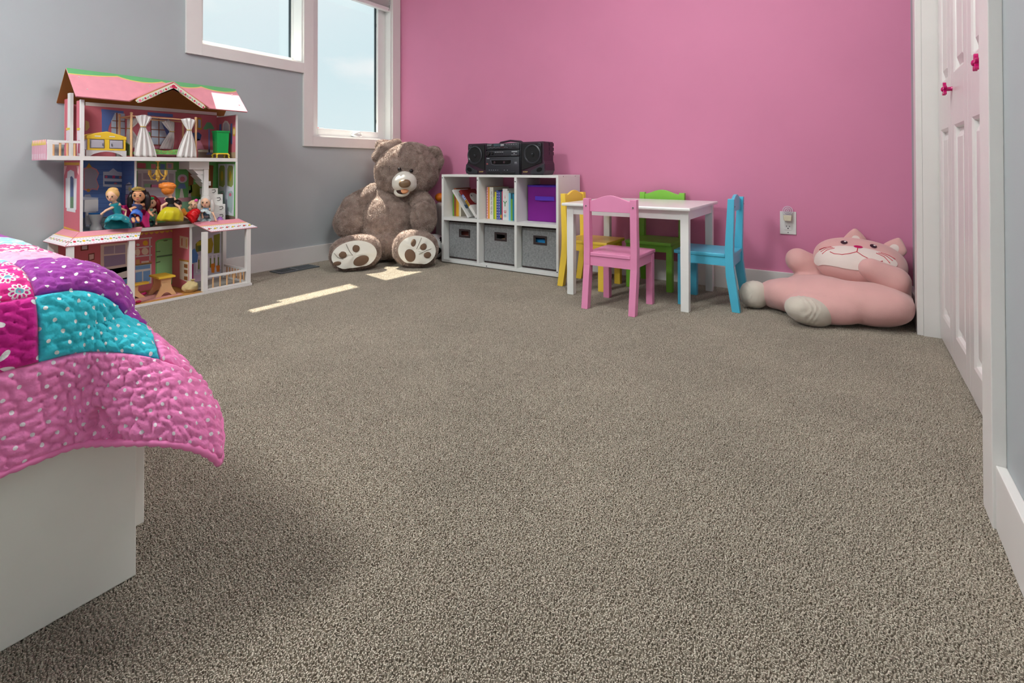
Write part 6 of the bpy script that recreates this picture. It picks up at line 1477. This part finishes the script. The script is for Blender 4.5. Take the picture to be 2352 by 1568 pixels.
sole(.200, .441, .120, .121, .096, aR, [(-.040, -.034, .034, .042, .45), (-.028, .048, .016, .025, -.1), (.038, .028, .021, .023, -.5), (.070, -.022, .024, .02, .25)], [[(.02, .085), (.008, .045), (-.004, .010)], [(.09, .02), (.05, .0), (.015, -.022)]], 2)

# ---- pink cat floor cushion
M_cat = mat('pink_plush_velour', (216, 168, 163), .85, .15, var=.04, vscale=9, sheen=.35, bump=.35, bscale=420)
M_cat2 = mat('oatmeal_velour', (206, 198, 184), .85, .15, var=.04, vscale=14, sheen=.3, bump=.35, bscale=420)
M_catw = mat('cream_plush', (226, 212, 204), .85, .15, var=.03, vscale=14, sheen=.3, bump=.3, bscale=420)
cat = thing('plush_cat_cushion', 'large pink plush cat floor cushion lying in the right corner', 'plush toy', (-.05, 2.66, 0)); CO = Vector(cat.location)
def Cw(x, y, z): return Vector((x, y, z)) - CO
k = MB()
k.ell(Cw(-.035, 2.665, .092), (.245, .225, .092), None, 40, 20, 2.3)
k.ell(Cw(.06, 2.60, .085), (.150, .155, .085), None, 30, 16, 2.2)
k.ell(Cw(-.21, 2.60, .080), (.135, .11, .078), None, 28, 16, 2.2); k.ell(Cw(-.10, 2.50, .068), (.15, .09, .066), None, 28, 14, 2.2)
k.ell(Cw(-.29, 2.615, .072), (.085, .075, .068), None, 22, 14)
k.ell(Cw(.0, 2.79, .13), (.18, .11, .12), None, 26, 14)
limb(k, [Cw(-.10, 2.80, .14), Cw(-.165, 2.79, .175), Cw(-.215, 2.765, .215)], [.075, .068, .058], 6)
me_c = fuse(k, .008, 8)
for v in me_c.vertices:      # soft dents in the stuffing
    p = Vector(v.co) + CO
    if p.z > .02: v.co.z -= .022 * math.exp(-((p.x - .0) ** 2 / .010 + (p.y - 2.66) ** 2 / .004)) + .010 * math.exp(-((p.x + .16) ** 2 / .006 + (p.y - 2.70) ** 2 / .006)) + .004 * mnoise.noise(p * 14)
add_mesh(me_c, 'body', M_cat, cat)
k = MB(); limb(k, [Cw(.150, 2.71, .085), Cw(.140, 2.66, .175), Cw(.062, 2.635, .225)], [.056, .064, .045], 8)
add_mesh(fuse(k, .007, 5), 'arm', M_cat, cat)
def sock(c, r, ax):
    k = MB(); k.ell(c, r, ax, 30, 20, 2.2); me_ = fuse(k, .006, 3)
    a0 = Vector(ax[0])
    for v in me_.vertices:
        d = v.co - Vector(c); s_ = d.dot(a0) / r[0]
        w_ = math.exp(-((s_ + .35) ** 2) / .2); v.co -= d * .05 * w_ * abs(math.sin(14 * s_ + 3 * mnoise.noise(d * 20)))
    return add_mesh(me_, 'foot', M_cat2, cat)
ax1 = [Vector((.80, .56, -.25)).normalized()]; ax1.append(ax1[0].cross(Vector((0, 0, 1))).normalized()); ax1.append(ax1[0].cross(ax1[1]).normalized())
sock(Cw(-.152, 2.428, .060), (.098, .066, .058), ax1)
sock(Cw(-.383, 2.585, .064), (.064, .056, .064), [Vector((.9, .4, 0)), Vector((-.4, .9, 0)), Vector((0, 0, 1))])
# head
HX = Vector((.985, .06, -.10)).normalized(); HN = Vector((-.02, -.50, .86)); HN = (HN - HX * HN.dot(HX)).normalized(); HW = HN.cross(HX)
HC = Cw(.022, 2.755, .232); hr_ = (.178, .125, .082)
k = MB(); k.ell(HC, hr_, (HX, HW, HN), 40, 26, 2.25); k.ell(HC - HW * .03, (.170, .10, .086), (HX, HW, HN), 36, 22, 2.2)
me_ = fuse(k, .006, 6); hd = add_mesh(me_, 'head', M_cat, cat)
from mathutils.bvhtree import BVHTree
co, tr_ = tri_arrays(me_); bv = BVHTree.FromPolygons([Vector(c) for c in co], [tuple(int(i) for i in t) for t in tr_])
def hs(a, b_, off=.001):
    # project onto the head surface along -HN (falls back along the radial direction)
    o_ = HC + HX * a + HW * b_ + HN * .3; hit = bv.ray_cast(o_, -HN)
    if hit[0] is None: return HC + HX * a + HW * b_
    return hit[0] + hit[1] * off
def decal(fn, name, m, par, off=.0012, R_=10, S_=36):
    mb = MB(); vs = []
    for j in range(R_ + 1):
        for q in range(S_):
            a, b_ = fn(2 * math.pi * q / S_, j / R_); vs.append(hs(a, b_, off))
    mb._add(vs, [(j * S_ + q, (j + 1) * S_ + q, (j + 1) * S_ + (q + 1) % S_, j * S_ + (q + 1) % S_) for j in range(R_) for q in range(S_)])
    o_ = mb.build(name, m, par, smooth='all'); return o_
decal(lambda t, q: (-.022 + .150 * q * math.cos(t), -.062 + .055 * q * math.sin(t) + .012 * q * abs(math.cos(t)) ** 1.5), 'face_patch', M_catw, hd, .0028, 20, 64)
for (a, b_) in ((-.064, .022), (.044, .022)):
    ey = decal(lambda t, q: (a + .013 * q * math.cos(t), b_ + .014 * q * math.sin(t)), 'eye', M_bead, hd, .0032, 4, 20)
    decal(lambda t, q: (a + .004 + .0045 * q * math.cos(t), b_ + .004 + .0045 * q * math.sin(t)), 'eye_glint', colr(230, 224, 220, .3), ey, .0044, 3, 14)
decal(lambda t, q: (-.012 + .017 * q * math.cos(t), -.006 + .011 * q * math.sin(t)), 'nose', colr(190, 0, 90, .4), hd, .0038, 5, 20)
M_thr = colr(196, 30, 60, .6)
def stitch(pts, w=.0017): return MB().tube([hs(a - .018, b_, .0034) for a, b_ in pts], w, 6).build('stitch', M_thr, hd)
stitch([(.004, -.016), (.002, -.032), (.0, -.044)])
stitch([(.0, -.044), (.022, -.062), (.05, -.074), (.078, -.074), (.092, -.066)]); stitch([(.084, -.073), (.094, -.080)])
stitch([(.0, -.044), (-.024, -.058), (-.052, -.066), (-.082, -.060), (-.096, -.048)])
for q in range(3):
    stitch([(.070 + .008 * q, -.030 + .006 * q), (.098 + .008 * q, -.040 + .010 * q), (.118 + .010 * q, -.064 + .018 * q)])
    stitch([(-.080 - .006 * q, -.026 + .006 * q), (-.108 - .006 * q, -.034 + .010 * q), (-.124 - .006 * q, -.050 + .016 * q)])
for (a, b_, tilt) in ((-.015, .138, .1), (.135, .112, -.35)):
    ec = HC + HX * a + HW * b_ + HN * .022; R3 = Matrix.Rotation(tilt, 3, HN); ux, uw = R3 @ HX, R3 @ (HW * .75 + HN * .66).normalized(); un_ = ux.cross(uw)
    ear = MB(); ear.ell(ec, (.046, .050, .018), (ux, uw, un_), 22, 14, 2.2); me_ = fuse(ear, .005, 2)
    for v in me_.vertices: d_ = v.co - ec; v.co -= ux * d_.dot(ux) * .55 * max(0, d_.dot(uw) / .045)
    eo = add_mesh(me_, 'ear', M_cat, cat)
    MB().ell(ec + un_ * .0125 - uw * .008, (.021, .026, .008), (ux, uw, un_), 18, 10).build('inner_ear', M_catw, eo, smooth='all')

# ================================================================== BED
M_bedw = mat('bed_white_laminate', (240, 240, 231), .45, .4)
bed = thing('bed', 'white bed frame with a plain panel foot end, at the left edge', 'bed', (-2.0, -.18, 0)); og = bed.location
MB().box(-.982, -.9615, -.71, .338, 0.0008, .40, .002).build('footboard', M_bedw, bed, og)
MB().box(-3.0, -.983, .338, .357, .066, .38, .002).build('side_rail', M_bedw, bed, og); MB().box(-3.0, -.983, -.728, -.71, .066, .38, .002).build('side_rail', M_bedw, bed, og)
MB().box(-3.04, -3.0, -.73, .36, 0.0008, .80, .003).build('headboard', M_bedw, bed, og)
MB().box(-3.0, -.983, -.70, .33, .20, .23).build('slat_base', M_bedw, bed, og)
mt = tag(MB().box(-2.995, -1.015, -.69, .285, .231, .492, .06).build('mattress', mat('mattress_ticking', (222, 222, 220), .9), None, (-2.0, -.2, .231), 'auto'), 'white mattress hidden under the patchwork quilt on the bed', 'mattress')

# ------------------------------------------------------------------ quilt
QR = .09; QZ = .508; SA, SB = .300, .290      # overhang at the foot and at the far side
QX, QY = -.937 - QR, .352 - QR                # start of the rounding
ARC = QR * math.pi / 2
rngq = np.random.default_rng(11)
CELL = .0145
GN = 180
jitx = rngq.random((GN, GN)) * .9 + .05; jity = rngq.random((GN, GN)) * .9 + .05
def puff(s, t):
    # wandering quilting lines: jittered cell edges in cloth space
    x = (s + .3) / CELL + .55 * np.sin(t * 95) * .4; y = (t + .3) / (CELL * 1.5) + .55 * np.sin(s * 80) * .4
    ix, iy = np.floor(x).astype(int), np.floor(y).astype(int); d1 = np.full(x.shape, 9.); d2 = np.full(x.shape, 9.)
    for dx in (-1, 0, 1):
        for dy in (-1, 0, 1):
            cx_, cy_ = (ix + dx) % GN, (iy + dy) % GN
            d = np.hypot(ix + dx + jitx[cx_, cy_] - x, iy + dy + jity[cx_, cy_] - y)
            m_ = d < d1; d2 = np.where(m_, d1, np.minimum(d2, d)); d1 = np.where(m_, d, d1)
    e_ = np.clip((d2 - d1) / .5, 0, 1); return np.sqrt(e_ * (2 - e_)) * (.75 + .5 * jitx[ix % GN, iy % GN])
def drape(s, t):
    a = SA - s; b = SB - t; w_ = .035
    ap_ = (a + np.sqrt(a * a + w_ * w_)) / 2; bp_ = (b + np.sqrt(b * b + w_ * w_)) / 2
    ap_ = np.where(a < -.25, 0, ap_); bp_ = np.where(b < -.25, 0, bp_)
    l_ = np.hypot(ap_, bp_); th = np.arctan2(bp_, ap_ + 1e-9)
    tm = np.arctan2(SB, SA); tt_ = np.clip(np.where(th < tm, th / tm, (np.pi / 2 - th) / (np.pi / 2 - tm)), 0, 1)
    f0 = np.radians(50) * np.sin(tt_ * np.pi / 2) ** 1.15 + np.radians(3)
    thd = th - .24 * np.sin(2 * th)
    arc = np.minimum(l_, ARC); h_ = QR * np.sin(arc / QR); v_ = QR * (1 - np.cos(arc / QR)); ex = np.maximum(l_ - ARC, 0)
    for k in range(12):          # the flare bends back down under its own weight
        e_ = ex * (k + .5) / 12; fl = f0 * (1 - .8 * np.clip(e_ / .28, 0, 1) ** 1.6)
        h_ = h_ + ex / 12 * np.sin(fl); v_ = v_ + ex / 12 * np.cos(fl)
    h_ = h_ + .006 * np.sin(t * 17 + .8) * np.clip(ex / .15, 0, 1)
    X = QX + (a - ap_) + np.cos(thd) * h_; Y = QY + (b - bp_) + np.sin(thd) * h_
    return np.stack([X, Y, QZ - v_ + .004 * np.sin(X * 9) * np.sin(Y * 11 + 1)], -1)
def quilt_mat(key, kind, base, c2=(245, 243, 240), c3=(120, 190, 205), sc=26.0, rad=.24):
    m = bpy.data.materials.new(key); m.use_nodes = True; n = m.node_tree; b = n.nodes['Principled BSDF']; l = n.links.new; N = n.nodes.new
    b.inputs['Roughness'].default_value = .85; b.inputs['Specular IOR Level'].default_value = .15; b.inputs['Sheen Weight'].default_value = .2
    uv = N('ShaderNodeUVMap'); mp = N('ShaderNodeMapping'); mp.inputs['Rotation'].default_value = (0, 0, .5 if kind == 'dots' else .2); l(uv.outputs[0], mp.inputs[0])
    vo = N('ShaderNodeTexVoronoi'); vo.voronoi_dimensions = '2D'; vo.inputs['Scale'].default_value = sc; vo.inputs['Randomness'].default_value = .12 if kind == 'dots' else .25; l(mp.outputs[0], vo.inputs['Vector'])
    nz = N('ShaderNodeTexNoise'); nz.inputs['Scale'].default_value = 30; nz.inputs['Detail'].default_value = 4; l(uv.outputs[0], nz.inputs['Vector'])
    rp = N('ShaderNodeValToRGB'); cb = lin(base); rp.color_ramp.elements[0].position = .3; rp.color_ramp.elements[1].position = .7
    rp.color_ramp.elements[0].color = tuple(x * .88 for x in cb[:3]) + (1,); rp.color_ramp.elements[1].color = tuple(min(1, x * 1.12) for x in cb[:3]) + (1,); l(nz.outputs['Fac'], rp.inputs[0])
    def math_(op, x, y=None):
        q = N('ShaderNodeMath'); q.operation = op
        for i_, w_ in enumerate((x, y)):
            if w_ is None: continue
            if isinstance(w_, (int, float)): q.inputs[i_].default_value = w_
            else: l(w_, q.inputs[i_])
        return q.outputs[0]
    def mix(f_, c_a, c_b):
        q = N('ShaderNodeMixRGB'); l(f_, q.inputs['Fac'])
        for nm, w_ in (('Color1', c_a), ('Color2', c_b)):
            if isinstance(w_, tuple): q.inputs[nm].default_value = w_
            else: l(w_, q.inputs[nm])
        return q.outputs[0]
    col = rp.outputs[0]; D_ = vo.outputs['Distance']
    if kind == 'dots':
        col = mix(math_('LESS_THAN', D_, rad), col, lin(c2))
    elif kind in ('daisy', 'petal'):
        sb_ = N('ShaderNodeVectorMath'); sb_.operation = 'SUBTRACT'; l(mp.outputs[0], sb_.inputs[0]); l(vo.outputs['Position'], sb_.inputs[1])
        sp_ = N('ShaderNodeSeparateXYZ'); l(sb_.outputs[0], sp_.inputs[0]); an = math_('ARCTAN2', sp_.outputs[1], sp_.outputs[0])
        np_ = 10 if kind == 'daisy' else 5
        cs = math_('ABSOLUTE', math_('COSINE', math_('MULTIPLY', an, np_ / 2)))
        if kind == 'daisy':
            ro = math_('ADD', math_('MULTIPLY', cs, .12), .32); ri = math_('ADD', math_('MULTIPLY', cs, .10), .24)
            ring = math_('MULTIPLY', math_('LESS_THAN', D_, ro), math_('GREATER_THAN', D_, .15))
            hole = math_('MULTIPLY', math_('MULTIPLY', math_('LESS_THAN', D_, ri), math_('GREATER_THAN', D_, .2)), math_('GREATER_THAN', cs, .66))
            col = mix(math_('SUBTRACT', ring, hole), col, lin(c2)); col = mix(math_('LESS_THAN', D_, .15), col, lin(c3)); col = mix(math_('LESS_THAN', D_, .06), col, lin((230, 120, 170)))
        else:
            pet = math_('MULTIPLY', math_('MULTIPLY', math_('LESS_THAN', D_, .42), math_('GREATER_THAN', D_, .05)), math_('GREATER_THAN', cs, math_('ADD', .86, math_('MULTIPLY', math_('POWER', math_('MULTIPLY', math_('SUBTRACT', D_, .24), 5.2), 2.0), .30))))
            col = mix(pet, col, lin(c2))
    elif kind == 'floral':
        n2 = N('ShaderNodeTexNoise'); n2.inputs['Scale'].default_value = 55; n2.inputs['Detail'].default_value = 1; l(uv.outputs[0], n2.inputs['Vector'])
        col = mix(math_('GREATER_THAN', n2.outputs['Fac'], .52), col, lin(c2))
    l(col, b.inputs['Base Color'])
    n3 = N('ShaderNodeTexNoise'); n3.inputs['Scale'].default_value = 160; n3.inputs['Detail'].default_value = 3; l(uv.outputs[0], n3.inputs['Vector'])
    bu = N('ShaderNodeBump'); bu.inputs['Strength'].default_value = .45; bu.inputs['Distance'].default_value = .003; l(n3.outputs['Fac'], bu.inputs['Height']); l(bu.outputs[0], b.inputs['Normal'])
    return m
QM = dict(teal=quilt_mat('quilt_teal_dots', 'dots', (64, 204, 220), sc=48, rad=.135), purple=quilt_mat('quilt_purple_dots', 'dots', (160, 64, 162), sc=42, rad=.115),
          daisy=quilt_mat('quilt_daisies', 'daisy', (236, 52, 150), sc=34), petal=quilt_mat('quilt_petals', 'petal', (212, 40, 146), sc=15),
          border=quilt_mat('quilt_pink_dots', 'dots', (250, 138, 194), sc=46, rad=.125, c2=(248, 236, 242)), blush=quilt_mat('quilt_blush', 'plain', (244, 176, 204)),
          plainpink=quilt_mat('quilt_pink_binding', 'plain', (248, 136, 192)), floral=quilt_mat('quilt_floral', 'floral', (214, 90, 150), c2=(240, 226, 236)), aqua=quilt_mat('quilt_aqua', 'floral', (150, 222, 224), c2=(214, 240, 240)))
ql = thing('quilt', 'patchwork quilt in pink, purple and teal draped over the bed', 'quilt', (-1.9, -.15, .2)); QO = np.array(ql.location)
ROWS = [0, .13, .225, .365] + [.365 + .14 * i for i in range(1, 15)]
COLS = [0, .13, .335] + [.335 + .14 * i for i in range(1, 7)]
def kind_of(r, c):
    if r == 0 or c == 0: return 'border'
    tbl = {1: ['teal', 'purple', 'blush', 'floral', 'aqua', 'purple', 'daisy', 'teal'], 2: ['petal', 'daisy', 'aqua', 'purple', 'floral', 'daisy', 'blush', 'petal'], 3: ['purple', 'teal', 'floral', 'petal', 'blush', 'teal', 'daisy', 'aqua']}
    q = tbl[(c - 1) % 3 + 1]; return q[(r - 1 + 3 * ((c - 1) // 3)) % 8]
for r in range(len(ROWS) - 1):
    for c in range(len(COLS) - 1):
        s0, s1, t0, t1 = ROWS[r], ROWS[r + 1], COLS[c], COLS[c + 1]
        near = r < 5 and c < 5
        if r == 0:
            if c: continue
            t1 = COLS[-1]
        elif c == 0:
            if r > 1: continue
            s1 = ROWS[-1]
        st_ = .0028 if near else .012
        ns, ntt = max(3, int(round((s1 - s0) / st_))), max(3, int(round((t1 - t0) / st_)))
        sg, tg = np.meshgrid(np.linspace(s0, s1, ns + 1), np.linspace(t0, t1, ntt + 1), indexing='ij')
        P_ = drape(sg, tg); ep = 1e-4
        nr = np.cross(drape(sg + ep, tg) - P_, drape(sg, tg + ep) - P_); nr /= np.maximum(np.linalg.norm(nr, axis=-1, keepdims=True), 1e-12)
        nr *= np.where((nr[..., 2:3] < 0) & (np.abs(nr[..., 2:3]) > .3), -1, 1)
        ctr = np.array([QX - .3, QY - .3, .2]); nr *= np.sign(((P_ - ctr) * nr).sum(-1, keepdims=True))
        ed = np.minimum(np.minimum(sg - s0, s1 - sg), np.minimum(tg - t0, t1 - tg)); fade = np.clip(ed / .006, 0, 1)
        P_ = P_ + nr * (puff(sg, tg) * fade * .0062)[..., None] - QO
        ni, nj = sg.shape; idx = np.arange(ni * nj).reshape(ni, nj)
        F = np.stack([idx[:-1, :-1], idx[1:, :-1], idx[1:, 1:], idx[:-1, 1:]], -1).reshape(-1, 4)
        kd = kind_of(r, c)
        me = bpy.data.meshes.new('patch'); me.from_pydata(P_.reshape(-1, 3).tolist(), [], F.tolist())
        ul = me.uv_layers.new(name='UVMap'); li = np.empty(len(me.loops), dtype=np.int32); me.loops.foreach_get('vertex_index', li)
        uvs = np.stack([tg.ravel(), sg.ravel()], 1)[li]; ul.data.foreach_set('uv', uvs.ravel().astype(np.float32))
        me.materials.append(QM[kd]); me.polygons.foreach_set('use_smooth', [True] * len(me.polygons))
        o = bpy.data.objects.new('patch', me); COL.objects.link(o); o.parent = ql
        so = o.modifiers.new('s', 'SOLIDIFY'); so.thickness = .006; so.offset = 1.0 if nr[ni // 2, nj // 2] @ np.array(me.polygons[len(me.polygons) // 2].normal) < 0 else -1.0
# rolled binding along the foot hem and the far hem
for pts in ([(0.0, t) for t in np.linspace(0, COLS[-1], 180)], [(s, 0.0) for s in np.linspace(0, ROWS[-1], 200)]):
    q = drape(np.array([p[0] for p in pts]), np.array([p[1] for p in pts])) - QO
    MB().tube([tuple(v) for v in q], [.0052 + .0011 * math.sin(i * 2.1) for i in range(len(q))], 8).build('binding', QM['plainpink'], ql, smooth='all')

bpy.context.view_layer.update()
